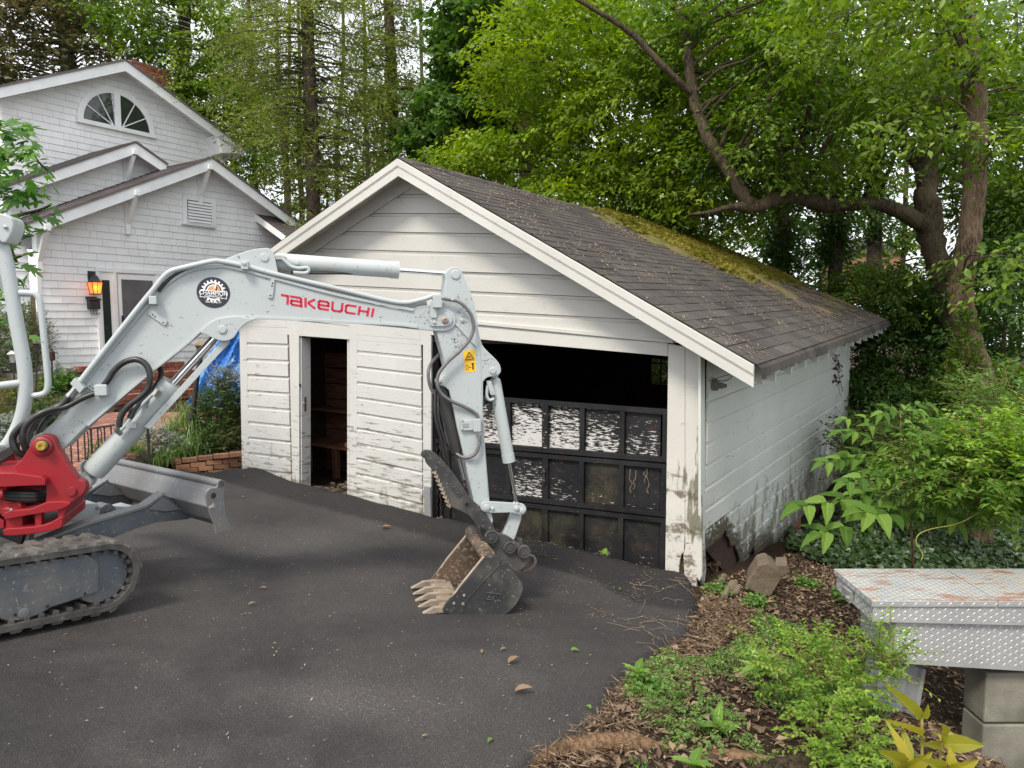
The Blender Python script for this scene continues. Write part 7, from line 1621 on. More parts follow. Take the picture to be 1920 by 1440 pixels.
# distant house glimpsed through the leaves
fh = thing('distant_house', 'distant house of tan brick glimpsed through the trees above the garage roof corner', 'house', at(1625, 520, 60)-V(0, 0, 3))
c = at(1632, 500, 60); MB().box(c+V(0, 2, -1), (2.6, 0, 0), (0, 2, 0), (0, 0, 2.)).obj('wall', M_tanbrick, fh); m = MB(); m.prism([c+V(-3, -.2, 1), c+V(3, -.2, 1), c+V(0, -.2, 2.6)], V(0, 4.4, 0)); m.obj('roof', M_hroof, fh)
# ---------------------------------------------------------------- ground cover, litter, plants
def scatter(poly_px, n, rs, dz=0.):
    """points on the ground inside a polygon given in pixels"""
    P = np.array([gpix(x, y)[:2] for x, y in poly_px]); lo, hi = P.min(0), P.max(0); out = np.zeros((0, 2))
    while len(out) < n:
        q = lo+(hi-lo)*rs.rand(n*2, 2); d = sdf_poly(q[:, 0], q[:, 1], P); out = np.concatenate([out, q[d > 0]])
    q = out[:n]; return np.column_stack([q, soil_h(q[:, 0], q[:, 1])+dz])
rs = np.random.RandomState(33)
rightsoil = [(985, 1440), (1130, 1345), (1190, 1262), (1300, 1190), (1318, 1100), (1480, 1040), (1700, 1020), (1925, 1020), (2000, 1200), (2300, 1700), (900, 1700)]
lit2 = thing('leaf_litter', 'brown fallen leaves and bark shreds covering the bare soil beside the driveway', 'leaf litter', gpix(1450, 1250)); lit2['kind'] = 'stuff'
n = 17000; P = scatter(rightsoil, n, rs, .010); dA = sdf_poly(P[:, 0], P[:, 1], OUT); P = P[dA < .02]; n = len(P); P[:, 2] += .02*rs.rand(n)
D = rs.randn(n, 3)*[1, 1, .25]; leaves('leaves', P, D, rs.randn(n, 3)*.35+[0, 0, 1], .018+.062*rs.rand(n)**2.2, .012+.03*rs.rand(n)**1.5, L_litter, lit2, rs.rand(n), fold=.5, kind='stuff')
n = 9000; P = scatter(rightsoil, n, rs, .010); P2 = scatter([(985, 1440), (1110, 1345), (1180, 1262), (1290, 1190), (1330, 1110), (1420, 1150), (1300, 1260), (1230, 1350), (1150, 1440)], 3500, rs, .012); P = np.concatenate([P, P2]); dA = sdf_poly(P[:, 0], P[:, 1], OUT); P = P[dA < .07]; n = len(P); P[:, 2] += .035*rs.rand(n)+.02*(sdf_poly(P[:, 0], P[:, 1], OUT) > -.03)
D = rs.randn(n, 3)*[1, 1, .22]; leaves('straw', P, D, rs.randn(n, 3), .02+.09*rs.rand(n)**2, .0025+.004*rs.rand(n), L_straw, lit2, rs.rand(n)*.9, kind='stuff')
# specks on the driveway
n = 800; P = scatter([(0, 1440), (0, 1220), (300, 1040), (560, 920), (800, 970), (1240, 1090), (1290, 1150), (1180, 1250), (1100, 1350), (980, 1440)], n, rs); P = P[sdf_poly(P[:, 0], P[:, 1], OUT) > .05]; n = len(P); P[:, 2] = asph_h(P[:, 0][None], P[:, 1][None])[0]+.006
grit = thing('driveway_grit', 'pale grit seeds and straw bits sprinkled over the black asphalt', 'grit', gpix(700, 1200)); grit['kind'] = 'stuff'
D = rs.randn(n, 3)*[1, 1, .05]; leaves('bits', P, D, np.tile([0, 0, 1.], (n, 1)), .006+.012*rs.rand(n)**3*2, .004+.006*rs.rand(n), L_straw, grit, .6+.4*rs.rand(n), kind='stuff')
n = 900; P = scatter([(985, 1030), (1290, 1085), (1320, 1140), (1280, 1200), (1150, 1180), (1050, 1110)], n, rs); n = len(P); P[:, 2] = asph_h(P[:, 0][None], P[:, 1][None])[0]+.012; kp = rs.rand(n) < np.clip((fbm(P[:, 0]*3, P[:, 1]*3)-.40)*5, .04, 1); P = P[kp]; n = len(P)
D = rs.randn(n, 3)*[1, 1, .08]; leaves('straw', P, D, np.tile([0, 0, 1.], (n, 1)), .02+.07*rs.rand(n)**2, .0025+.003*rs.rand(n), L_straw, grit, .3+.6*rs.rand(n), kind='stuff')
n = 900; t_ = rs.rand(n); a_ = G.A[None, :2]*(t_*2.9+.1)[:, None]+G.o[None, :2]+G.N[None, :2]*(.02+.10*rs.rand(n)**2)[:, None]; z_ = asph_h(a_[:, 0][None], a_[:, 1][None])[0]+.012; P = np.column_stack([a_, z_]); D = rs.randn(n, 3)*[1, 1, .1]; leaves('door_debris', P, D, np.tile([0, 0, 1.], (n, 1)), .02+.06*rs.rand(n), .004+.02*rs.rand(n)**3, L_litter, grit, rs.rand(n), kind='stuff')
# ivy sea behind and right
ivy = thing('ivy_ground_cover', 'dark ivy carpeting the ground beyond the tool box and garage wall', 'ivy', gpix(1700, 1000)); ivy['kind'] = 'stuff'
IVP = np.array([(3.05, 7.9), (3.5, 7.2), (4.6, 6.7), (7, 6.2), (12, 7.5), (14, 16), (7.6, 16), (4.5, 10.4)]); q = IVP.min(0)+(IVP.max(0)-IVP.min(0))*rs.rand(110000, 2); q = q[sdf_poly(q[:, 0], q[:, 1], IVP)+.5*(fbm(q[:, 0]*2, q[:, 1]*2)-.5) > 0]; P = np.column_stack([q, soil_h(q[:, 0], q[:, 1])]); n = len(P); hz = fbm(P[:, 0]*1.2, P[:, 1]*1.2, 4); P[:, 2] += .05+.25*np.clip(hz-.3, 0, 1)*rs.rand(n)
leaves('leaves', P, rs.randn(n, 3)*[1, 1, .4], rs.randn(n, 3)*.5+[0, -.25, 1], .05+.04*rs.rand(n), .05+.04*rs.rand(n), L_ivy, ivy, rs.rand(n)*.7+.5*(hz-.4), fold=.2, hull=.5, kind='stuff')
# low weeds
wd = thing('low_weeds', 'patchy low green weeds and clover over the litter beside the driveway', 'weeds', gpix(1350, 1300)); wd['kind'] = 'stuff'
n = 26000; P = scatter([(1165, 1300), (1230, 1230), (1330, 1190), (1430, 1150), (1560, 1170), (1640, 1250), (1700, 1440), (1180, 1440)], n, rs); hz = fbm(P[:, 0]*2.6+4, P[:, 1]*2.6, 4); kp = hz > .47; P = P[kp]; hz = hz[kp]; n = len(P); P[:, 2] += .01+.07*rs.rand(n)*np.clip((hz-.45)*8, 0, 1)
leaves('leaves', P, rs.randn(n, 3)*[1, 1, .6], rs.randn(n, 3)*.6+[0, 0, 1], .010+.020*rs.rand(n)**1.5, .007+.010*rs.rand(n), L_weed, wd, rs.rand(n), kind='stuff')
# unit leaf meshes for plants seen close
def unitleaf(name, mat, prof, bend=.25, fold=.25, tint=.5, seg=12):
    vs, fs = [], []
    for i in range(seg+1):
        t = i/seg; w = prof(t)*.5; z = -bend*t*t
        rp = .016*(1 if i % 2 else -1)*(0 < i < seg); w *= 1+.05*math.sin(i*2.3+bend*40)
        vs += [(-w, t, z+fold*w-rp), (-w*.12, t, z), (0, t, z-.012), (w*.12, t, z), (w, t, z+fold*w-rp)]
    for i in range(seg):
        for j in range(4): fs.append((5*i+j, 5*i+j+1, 5*i+6+j, 5*i+5+j))
    me = bpy.data.meshes.new(name); me.from_pydata(vs, [], fs); me.polygons.foreach_set('use_smooth', [True]*len(fs)); me.attributes.new('tint', 'FLOAT', 'POINT').data.foreach_set('value', [tint+(.35 if k_ % 5 == 2 else .0)+.05*math.sin(k_*1.7) for k_, v in enumerate(vs)]); me.materials.append(mat); return me
P_OV = lambda t: math.sin(math.pi*t**.8)**.85*(1-.25*t)
P_LA = lambda t: math.sin(math.pi*t**.7)**.8*(1-.35*t)
P_OB = lambda t: math.sin(math.pi*min(1, t**1.5))**.7 if t < 1 else 0
UL = {}
def ul(mat, prof, bend, k, fold=.25):
    key = (mat.name, prof, bend, k)
    if key not in UL: UL[key] = unitleaf('leaf', mat, prof, bend+.12*(k-1), fold, .12+.3*k)
    return UL[key]
rL = random.Random(77)
def putleaf(par, me, base, d, up, L, W):
    d = nrm(d); s = np.cross(d, up); s = nrm(s) if np.linalg.norm(s) > 1e-3 else V(1, 0, 0); u = np.cross(s, d)
    return put('leaf', me, None, par, Matrix(((s[0]*W, d[0]*L, u[0]*L, base[0]), (s[1]*W, d[1]*L, u[1]*L, base[1]), (s[2]*W, d[2]*L, u[2]*L, base[2]), (0, 0, 0, 1))))
def seedling(name, label, px_, py_, hgt, nl, L, W, mat, prof=P_OV, spread=1., group=None, dirs=None, bend=.25):
    g = gpix(px_, py_); g[2] = max(soil(g[0], g[1]), ah(g[0], g[1]) if sdf_poly(np.array([[g[0]]]), np.array([[g[1]]]), OUT)[0, 0] > 0 else -9); t_ = thing(name, label, 'seedling', g, group)
    top = g+V(rL.uniform(-.02, .02), rL.uniform(-.02, .02), hgt); MB().tube(smooth_path([g-V(0, 0, .02), g*.5+top*.5+V(.01, 0, 0), top], 3), .005, 6).obj('stem', mat, t_, smooth=True)
    for k in range(nl):
        az = k*2.4+rL.uniform(-.3, .3) if dirs is None else math.radians(dirs[k][0]); el = rL.uniform(.15, .9)*spread if dirs is None else math.radians(dirs[k][1])
        d = V(math.cos(az)*math.cos(el), math.sin(az)*math.cos(el), math.sin(el)); s_ = rL.uniform(.7, 1.1) if dirs is None else dirs[k][2]
        putleaf(t_, ul(mat, prof, bend, rL.randint(0, 2)), g+(top-g)*(.75+.25*(k/nl)), d, V(0, 0, 1), L*s_, W*s_)
    return t_
L_sg = m_leaf('leaf_seedling_green', (.10, .20, .03), (.19, .33, .05), (.30, .44, .09), .4, .3, .5)
seedling('broadleaf_seedling', 'small broadleaf seedling right at the edge of the asphalt', 1190, 1285, .10, 6, .12, .05, L_sg)
seedling('broadleaf_seedling', 'glossy broadleaf seedling between the driveway and the privet bush', 1425, 1290, .16, 9, .17, .06, L_sg)
seedling('broadleaf_seedling', 'lowest of the green broadleaf seedlings left of the privet bush', 1350, 1375, .06, 7, .12, .05, L_sg, spread=1.3)
seedling('broadleaf_seedling', 'fresh seedling sprouting at the bottom centre of the weeds', 1300, 1450, .07, 6, .11, .05, L_sg, spread=1.3)
def leafpx(par, b, t, W, mat, prof, bend=.25, k=1, up=V(0, -.8, .6)):
    p, q = at(*b), at(*t); L_7 = np.linalg.norm(q-p); return putleaf(par, ul(mat, prof, bend, k), p, q-p, up, L_7, W)
def yseed(label, stem, lvs):
    t_ = thing('yellow_seedling', label, 'seedling', at(*stem[0]), 'yellow leaved seedlings at the lower right'); MB().tube(smooth_path([at(*q) for q in stem], 4), .006, 7).obj('stem', simple('seedling_stem', (.38, .22, .10), (.30, .30, .06), .5, 30), t_, smooth=True)
    for b, t, W in lvs: leafpx(t_, b, t, W, L_yel, P_OV if W > .05 else P_LA, .18, rL.randint(0, 2))
yseed('tall yellow seedling whose long leaf arches up left under the tool box', [(1728, 1460, 2.75), (1729, 1400, 2.75), (1728, 1345, 2.75)], [((1728, 1352, 2.75), (1664, 1284, 2.7), .052), ((1728, 1348, 2.75), (1742, 1322, 2.7), .04), ((1728, 1380, 2.75), (1690, 1350, 2.6), .03), ((1729, 1350, 2.75), (1719, 1318, 2.8), .025)])
yseed('yellow seedling with a broad leaf reaching right beside the concrete block', [(1762, 1460, 2.7), (1763, 1420, 2.7), (1765, 1385, 2.7)], [((1767, 1395, 2.7), (1845, 1397, 2.6), .075), ((1765, 1388, 2.7), (1772, 1360, 2.6), .06), ((1766, 1390, 2.7), (1800, 1362, 2.8), .06), ((1765, 1400, 2.7), (1730, 1395, 2.6), .04), ((1764, 1390, 2.7), (1755, 1362, 2.8), .035)])
yseed('low yellow seedling at the bottom edge left of the leafy one', [(1700, 1470, 2.6), (1698, 1440, 2.6), (1697, 1425, 2.6)], [((1700, 1440, 2.6), (1653, 1408, 2.5), .07), ((1700, 1435, 2.6), (1678, 1362, 2.6), .05), ((1702, 1435, 2.6), (1692, 1356, 2.7), .05), ((1703, 1440, 2.6), (1745, 1420, 2.5), .06), ((1700, 1445, 2.6), (1660, 1452, 2.4), .06)])
yseed('yellow seedling half cut by the bottom edge before the block', [(1775, 1475, 2.5), (1775, 1445, 2.5)], [((1775, 1450, 2.5), (1735, 1425, 2.4), .06), ((1775, 1448, 2.5), (1790, 1415, 2.45), .06), ((1777, 1450, 2.5), (1830, 1432, 2.4), .06), ((1775, 1452, 2.5), (1748, 1462, 2.3), .05)])
seedling('tiny_sprout', 'tiny two leaved sprout at the foot of the black garage door', 1133, 1062, .03, 4, .07, .05, L_sg)
for x, y, lb in ((1415, 1135, 'little weed in front of the leaning stone block'), (1345, 1112, 'little weed at the torn corner post foot'), (1510, 1100, 'fresh weed clump left of the tool box corner'), (1580, 1125, 'weed clump under the corner of the tool box lid'), (1210, 1300, 'weed tuft touching the seedling at the asphalt edge')):
    g = gpix(x, y); g[2] = soil(g[0], g[1]); t_ = thing('small_weed', lb, 'weed', g, 'small green weeds round the stones'); k = 260; Pw = g[None]+rs.randn(k, 3)*[.05, .05, .03]+[0, 0, .05]; leaves('leaves', Pw, rs.randn(k, 3)*[1, 1, .4], rs.randn(k, 3)*.5+[0, 0, 1], .025+.025*rs.rand(k), .018+.015*rs.rand(k), L_weed, t_, rs.rand(k))
    m = MB(); [m.tube([g, g+V(*(rs.randn(2)*.04), .06)], .002, 4) for _ in range(6)]; m.obj('stems', L_weed, t_)
# bushes made of many small leaves on arching twigs
def bush(name, label, cat, px_, py_, Y, rx, ry, dY, nt, L, asp, mat, seed, group=None, opp=True, flop=.4, z0=None, twl=.30, per=14, stem=.004, bark=None):
    r = np.random.RandomState(seed); c = at(px_, py_, Y); s = Y/FPX; g = soil(c[0], c[1]) if z0 is None else z0; t_ = thing(name, label, cat, V(c[0], c[1], g), group); m = MB(); P, D, N_, L_, W_, T_ = [], [], [], [], [], []
    for k in range(nt):
        d = r.randn(3); d /= np.linalg.norm(d); rad = .35+.65*r.rand()**.5; tip = c+d*rad*V(rx*s, dY, ry*s); 
        if tip[2] < g: tip[2] = g+.02
        q0 = c+(tip-c)*.35; q0[2] = max(g, q0[2]-.3*ry*s); dir_ = nrm((tip-V(c[0], c[1], c[2]-ry*s*.8)))+r.randn(3)*.25; l2 = twl*r.uniform(.5, 1.2); tw = [tip-dir_*l2*.6, tip-dir_*l2*.2+V(0, 0, .02), tip+dir_*l2*.25, tip+dir_*l2*.6-V(0, 0, flop*l2*.3)]
        pth = smooth_path(tw, 3)
        if k % 2 == 0: m.tube(pth, [stem*(1-.06*i) for i in range(len(pth))], 4)
        tb_ = r.rand()*.5
        for i in range(per):
            f = (i+.5)/per*(len(pth)-1); a = int(f); b = pth[a]+(pth[min(a+1, len(pth)-1)]-pth[a])*(f-a); td = nrm(pth[min(a+1, len(pth)-1)]-pth[max(a-1, 0)]); sd_ = nrm(np.cross(td, V(r.randn()*.2, r.randn()*.2, 1)))*(1 if i % 2 else -1)
            P.append(b); D.append(td*.55+sd_*.8+r.randn(3)*.2-V(0, 0, .15)); N_.append(V(0, 0, 1)+r.randn(3)*.4); ll_ = L*r.uniform(.6, 1.15); L_.append(ll_); W_.append(ll_*asp); T_.append(tb_+r.rand()*.45)
    if m.f: m.obj('twigs', bark or M_root, t_, smooth=True, kind='stuff')
    leaves('foliage', P, np.array(D), np.array(N_), np.array(L_), np.array(W_), mat, t_, np.array(T_)); return t_
gY = gpix(1500, 1400)[1]
bush('privet_bush', 'bright yellow green small leaved bush growing in front of the tool box', 'bush', 1525, 1262, 3.55, 128, 66, .35, 135, .032, .5, L_privet, 5, per=20, twl=.20, stem=.0022)
bush('privet_bush', 'lower bright green bush at the bottom beneath the first one', 'bush', 1575, 1385, 3.1, 100, 52, .28, 95, .030, .5, L_privet, 6, per=20, twl=.18, stem=.002)
bush('privet_sprig', 'light sprigs of bush leaning over the left end of the tool box', 'bush', 1665, 1225, 3.45, 55, 45, .12, 60, .028, .5, L_privet, 7, per=16, twl=.22, stem=.002)
bush('privet_bush', 'small leaved green sprouts low beside the seedlings', 'bush', 1290, 1330, 3.5, 90, 40, .4, 170, .022, .6, L_weed, 8, per=12, twl=.10, stem=.0015)
# compound leaved sapling by the garage wall, leaflets one by one
sap = thing('walnut_sapling', 'young sapling with large compound leaves arching towards the garage side wall', 'sapling', at(1712, 1062, 5.4))
stem_ = smooth_path([at(1712, 1065, 5.4), at(1708, 990, 5.3), at(1695, 900, 5.2), at(1690, 830, 5.1), at(1688, 775, 5.1)], 5); MB().tube(stem_, [.010*(1-.03*i) for i in range(len(stem_))], 7).obj('stem', M_root, sap, smooth=True)
nleaf = [0]
def compound(par, pts, npair, L, W, mat=L_wal, dn=V(0, 0, -.10)):
    p = smooth_path(pts, 5); MB().tube(p, [.0035*(1-.6*i/len(p)) for i in range(len(p))], 5).obj('leaf_stalk', mat, par, smooth=True)
    for i in range(npair):
        f = .25+.68*i/max(1, npair-1); q = f*(len(p)-1); a = int(q); b = p[a]+(p[min(a+1, len(p)-1)]-p[a])*(q-a); td = nrm(p[min(a+1, len(p)-1)]-p[a]); up = nrm(V(0, -.55, 1)+V(rL.uniform(-.25, .25), rL.uniform(-.25, .25), 0)); sd_ = nrm(np.cross(td, up)); k_ = 1-.35*abs(f-.7)
        for s_ in (1, -1): putleaf(par, ul(mat, P_LA, .25, rL.randint(0, 2)), b, td*.75+sd_*s_*.75+dn*rL.uniform(-.5, 2.5), up+sd_*s_*.2, L*k_*rL.uniform(.85, 1.1), W*k_*1.15); nleaf[0] += 1
    putleaf(par, ul(mat, P_LA, .3, 1), p[-1], nrm(p[-1]-p[-2])+dn, V(0, -.3, 1), L, W)
q_ = lambda x, y, Y: at(x, y, Y)
for pts, npr, L_4, W_4 in (
    ([(1700, 930, 5.2), (1640, 925, 5.0), (1570, 938, 4.8), (1500, 950, 4.6)], 5, .19, .085),
    ([(1700, 950, 5.2), (1650, 960, 4.9), (1590, 985, 4.7), (1540, 1000, 4.6)], 4, .18, .085),
    ([(1694, 880, 5.2), (1640, 862, 5.1), (1590, 860, 5.0), (1545, 868, 4.9)], 5, .13, .055),
    ([(1692, 860, 5.1), (1650, 835, 5.1), (1610, 815, 5.1), (1572, 812, 5.0)], 4, .12, .05),
    ([(1690, 830, 5.1), (1660, 800, 5.1), (1625, 800, 5.0), (1600, 812, 5.0)], 3, .11, .045),
    ([(1688, 790, 5.1), (1670, 770, 5.1), (1655, 775, 5.0)], 2, .10, .045), ([(1688, 780, 5.1), (1705, 762, 5.1), (1722, 770, 5.0)], 2, .10, .045),
    ([(1690, 830, 5.1), (1720, 800, 5.2), (1760, 790, 5.2), (1785, 795, 5.2)], 4, .11, .045), ([(1692, 860, 5.1), (1730, 835, 5.1), (1765, 830, 5.0), (1800, 838, 5.)], 4, .12, .05),
    ([(1694, 890, 5.1), (1740, 870, 5.0), (1780, 868, 4.9), (1820, 880, 4.8)], 5, .13, .055), ([(1698, 920, 5.2), (1730, 930, 4.9), (1765, 950, 4.7), (1790, 975, 4.6)], 4, .16, .07),
    ([(1700, 940, 5.2), (1680, 960, 4.8), (1650, 965, 4.5), (1620, 958, 4.4)], 4, .20, .10), ([(1696, 900, 5.1), (1660, 895, 4.9), (1620, 895, 4.7), (1585, 905, 4.6)], 4, .13, .06), ([(1690, 845, 5.1), (1700, 810, 4.9), (1735, 815, 4.7), (1760, 830, 4.6)], 3, .12, .05)):
    compound(sap, [q_(*p) for p in pts], npr, L_4, W_4)
for k in range(16):
    i_ = rL.randint(8, len(stem_)-1); b_ = stem_[i_]; az = rL.uniform(0, 6.28); d_ = V(math.cos(az)*1.0, math.sin(az)*.5-.3, rL.uniform(-.1, .35)); L_8 = rL.uniform(.35, .65)
    compound(sap, [b_, b_+d_*L_8*.35+V(0, 0, .05), b_+d_*L_8*.7+V(0, 0, .05), b_+d_*L_8], rL.randint(3, 5), rL.uniform(.08, .13), rL.uniform(.035, .055))
# the thicket right of it
bush('wisteria_thicket', 'pale green compound leaved thicket spilling in from the right edge', 'bush', 1850, 880, 4.6, 150, 85, .6, 620, .060, .42, L_wal, 15, per=15, twl=.32, stem=.003, flop=.8)
bush('golden_shrub', 'yellow green arching shrub at the right edge above the tool box', 'shrub', 1900, 850, 4.3, 90, 60, .4, 260, .048, .45, L_privet, 16, per=15, twl=.30, stem=.003, flop=.6)
bush('shaded_thicket', 'darker green lower thicket between the sapling and the ivy', 'bush', 1770, 925, 5.6, 130, 60, .6, 330, .06, .45, L_weed, 17, per=14, twl=.28, stem=.003)
bush('elm_sprays', 'light green drooping sprays beside the trunks at the right edge', 'shrub', 1880, 745, 7.5, 80, 50, .8, 170, .055, .5, L_weed, 18, per=14, twl=.45, stem=.004)
bush('leafy_vine', 'leafy vine climbing the foot of the two right trunks', 'vine', 1805, 690, 9.2, 22, 110, .3, 130, .07, .7, L_mid, 19, per=10, twl=.25)
bush('leafy_shrub', 'dark leafy shrub filling the shade beside the far garage wall', 'shrub', 1640, 850, 9.5, 80, 80, .8, 330, .06, .5, L_dark, 20, per=14, twl=.35)
bush('leafy_shrub', 'shaded broad shrub behind the sapling below the big trunk', 'shrub', 1760, 840, 8.5, 110, 70, .8, 380, .07, .5, L_dark, 24, per=14, twl=.4)
vn = thing('wisteria_vine', 'long thin yellowish vine curling down over the ivy at the right', 'vine', at(1755, 1000, 4.4))
MB().tube(smooth_path([at(x, y, 4.4) for x, y in [(1900, 905), (1850, 950), (1800, 980), (1745, 992), (1722, 1003), (1718, 1020), (1730, 1038), (1727, 1052)]], 5), .0028, 6).obj('vine_stem', simple('vine_yellow', (.36, .34, .08), (.25, .22, .06), .6, 30), vn, smooth=True)
# dried vine hanging from the eave
hv = thing('hanging_ivy', 'sparse dead ivy strand hanging down the far end of the garage side wall', 'vine', S.P(1565, 690, .04))
m = MB(); m.tube(smooth_path([S.P(x, y, .05) for x, y in [(1558, 658), (1566, 668), (1572, 690), (1573, 705), (1578, 725), (1581, 735)]], 4), .006, 4); m.tube(smooth_path([S.P(x, y, .05) for x, y in [(1572, 720), (1574, 735), (1579, 745)]], 4), .004, 4); m.obj('strand', M_root, hv)
k = 40; Pw = np.array([S.P(1562+rs.rand()*14, 660+rs.rand()*60, .05) for _ in range(k)]); leaves('dead_leaves', Pw, rs.randn(k, 3)-[0, 0, .7], rs.randn(k, 3), np.full(k, .07), np.full(k, .05), L_litter, hv, rs.rand(k)*.3)
# ---- left garden
def glz(x, y): return zp(y) if x < -4.9 else -.30
bush('nandina_bush', 'dense green nandina bush against the left corner of the garage', 'bush', 415, 790, 10.9, 48, 78, .5, 620, .075, .30, L_nand, 41, z0=-.25, per=14, twl=.30)
bush('nandina_bush', 'paler feathery flowering top shoots above the nandina bush', 'bush', 425, 712, 11.1, 30, 26, .3, 130, .045, .4, L_silver, 42, z0=-.25, per=16, twl=.25)
bush('nandina_bush', 'lower nandina branches spreading over the brick retaining wall', 'bush', 395, 830, 10.4, 50, 26, .35, 260, .065, .30, L_nand, 43, z0=-.35, per=12, twl=.24)
def blades(name, label, px_, py_, Y, n, hgt, spread, z0, seed, mat=L_lily, wd_=.016, group=None):
    r = np.random.RandomState(seed); g = at(px_, py_, Y); g[2] = z0; t_ = thing(name, label, 'plant', g, group); vs, fs, tn = [], [], []
    for k in range(n):
        az = r.rand()*6.283; b = g+V(r.randn()*spread*.25, r.randn()*spread*.25, 0); h = hgt*r.uniform(.6, 1.1); o_ = V(math.cos(az), math.sin(az), 0)*spread*r.uniform(.3, 1.1); s = V(-math.sin(az), math.cos(az), 0)*wd_*r.uniform(.6, 1.1)*.5; i0 = len(vs); tt = r.rand()
        for j in range(7):
            t = j/6; c = b+o_*t*t+V(0, 0, h*(t*1.5-.62*t*t*(1+.5*(k % 3)))); wv = s*(1-t)**.6*(1 if j else .8); vs += [c-wv, c+wv]; tn += [tt, tt]
        fs += [(i0+2*j, i0+2*j+1, i0+2*j+3, i0+2*j+2) for j in range(6)]
    me = npmesh('blades', np.array(vs), np.array(fs), t_); me.attributes.new('tint', 'FLOAT', 'POINT').data.foreach_set('value', np.array(tn, np.float32)); put('blades', me, mat, t_); return t_
gl = 'day lilies in the bed'
for k, (x, y, Y, h, lb) in enumerate(((372, 850, 10.2, .62, 'tall day lily clump left of the nandina'), (345, 860, 9.9, .5, 'day lily clump above the end of the brick wall'), (318, 862, 9.7, .42, 'day lily clump behind the blade top edge'), (352, 830, 11, .62, 'taller day lily clump further back near the lamp post'), (330, 850, 10.4, .45, 'day lily clump between silver plants and wall'), (290, 870, 9.4, .35, 'day lily clump right beside the iron post'), (250, 875, 9.2, .28, 'short strap leaved clump left of the iron post'))):
    blades('day_lily', lb, x, y, Y, 90, h, .36, glz(*at(x, y, Y)[:2])-.03, 50+k, group=gl)
for k, (x, y, Y, rx, ry, lb) in enumerate(((285, 826, 9.8, 40, 26, 'silvery leaved low plants behind the iron post'), (320, 842, 9.9, 26, 22, 'silvery plants left of the lilies'), (10, 800, 8.9, 30, 22, 'silver dusty plants at the left edge by the roll bar'), (-20, 830, 8.6, 30, 25, 'silver plants cut by the left edge'))):
    bush('silver_plant', lb, 'plant', x, y, Y, rx, ry, .3, 260, .045, .45, L_silver, 60+k, z0=glz(*at(x, y, Y)[:2])-.05, per=10, twl=.14, group='silver leaved plants')
bush('box_hedge', 'rounded golden green box shrub at the left edge', 'shrub', 20, 752, 11.2, 60, 38, .6, 700, .028, .55, L_box, 71, z0=-.05, per=12, twl=.14)
bush('box_hedge', 'upper tier of golden shrub behind the roll bar', 'shrub', 55, 722, 12.2, 65, 22, .6, 420, .03, .5, L_box, 72, z0=0, per=12, twl=.15)
bush('hydrangea', 'leafy shrub below the torch by the house corner', 'shrub', 115, 735, 12.2, 34, 30, .5, 200, .09, .6, L_fig, 73, z0=0, per=8, twl=.2)
bush('hydrangea', 'low green shrub between the handle and the boom', 'shrub', 90, 778, 10.6, 40, 28, .5, 240, .06, .5, L_nand, 74, z0=-.1, per=10, twl=.2)
bush('yew_shrub', 'dark dense evergreen shrub left of the house corner', 'shrub', 22, 640, 12.6, 60, 75, .8, 900, .05, .35, L_dark, 75, z0=0, per=14, twl=.25)
bush('patio_weeds', 'trailing plant growing on the brick steps', 'plant', 318, 716, 14.2, 16, 20, .2, 50, .05, .5, L_lily, 76, z0=.2, per=10, twl=.2)
bush('rail_plant', 'green shoots climbing through the iron railing', 'plant', 195, 852, 8.9, 30, 24, .2, 80, .05, .5, L_lily, 77, z0=-.2, per=9, twl=.2)
bush('seedling_shrub', 'small variegated sapling in front of the house siding', 'shrub', 108, 700, 12.4, 22, 12, .2, 40, .07, .6, L_silver, 78, z0=.2, per=8, twl=.2)
# fig tree leaning in from the left, leaves one by one
def figmesh(k):
    r = random.Random(k); out = [(0, 0)]; lob = [(-1.25, .55), (-.62, .92), (0, 1.12), (.62, .92), (1.25, .55)]; pts = [(0.0, 0.0)]
    for i, (a, l) in enumerate(lob):
        for da, f in ((-.24, .62), (-.08, .95), (0, 1.), (.08, .95), (.24, .62)): pts.append((math.sin(a+da)*l*f*.72, .15+math.cos(a+da)*l*f*.72))
        if i < 4: am = a+.31; pts.append((math.sin(am)*.36, .18+math.cos(am)*.36))
    vs = [(x, y, .10*abs(x)-.22*y*y+.02*r.random()) for x, y in pts]; c = (0, .30, -.02); n = len(vs); me = bpy.data.meshes.new('leaf'); me.from_pydata(vs+[c], [], [(n, (i+1) % n, i) for i in range(n)]); me.attributes.new('tint', 'FLOAT', 'POINT').data.foreach_set('value', [.1+.3*k]*(n+1)); me.materials.append(L_fig); return me
FM = [figmesh(k) for k in range(3)]
fig = thing('fig_tree', 'fig tree with lobed leaves hanging in from the left edge', 'tree', at(-60, 900, 7.4)-V(0, 0, .3))
fb = [[(-60, 900, 7.4, 14), (-70, 600, 7.4, 12), (-60, 420, 7.4, 10), (-40, 300, 7.3, 7), (0, 230, 7.2, 4)], [(-62, 430, 7.4, 7), (-20, 420, 7.2, 5), (30, 405, 7.1, 3.5), (70, 395, 7.1, 2.5), (95, 385, 7., 1.5)], [(-50, 330, 7.3, 6), (0, 300, 7.1, 4), (50, 290, 7.0, 3), (90, 320, 7., 1.5)], [(-66, 520, 7.4, 6), (-20, 505, 7.2, 4), (18, 488, 7.1, 3), (40, 480, 7., 2)], [(-66, 600, 7.4, 5), (-30, 590, 7.2, 3.5), (8, 600, 7.1, 2.5), (28, 575, 7., 1.5)], [(10, 410, 7.1, 3), (18, 450, 7.1, 2.5), (30, 492, 7., 1.5)]]
for br in fb: MB().tube(smooth_path([at(x, y, Y) for x, y, Y, r in br], 4), [q[0] for q in smooth_path([V(r*Y/FPX, 0, 0) for x, y, Y, r in br], 4)], 7).obj('branch', M_bark1, fig, smooth=True)
cnt_ = 0
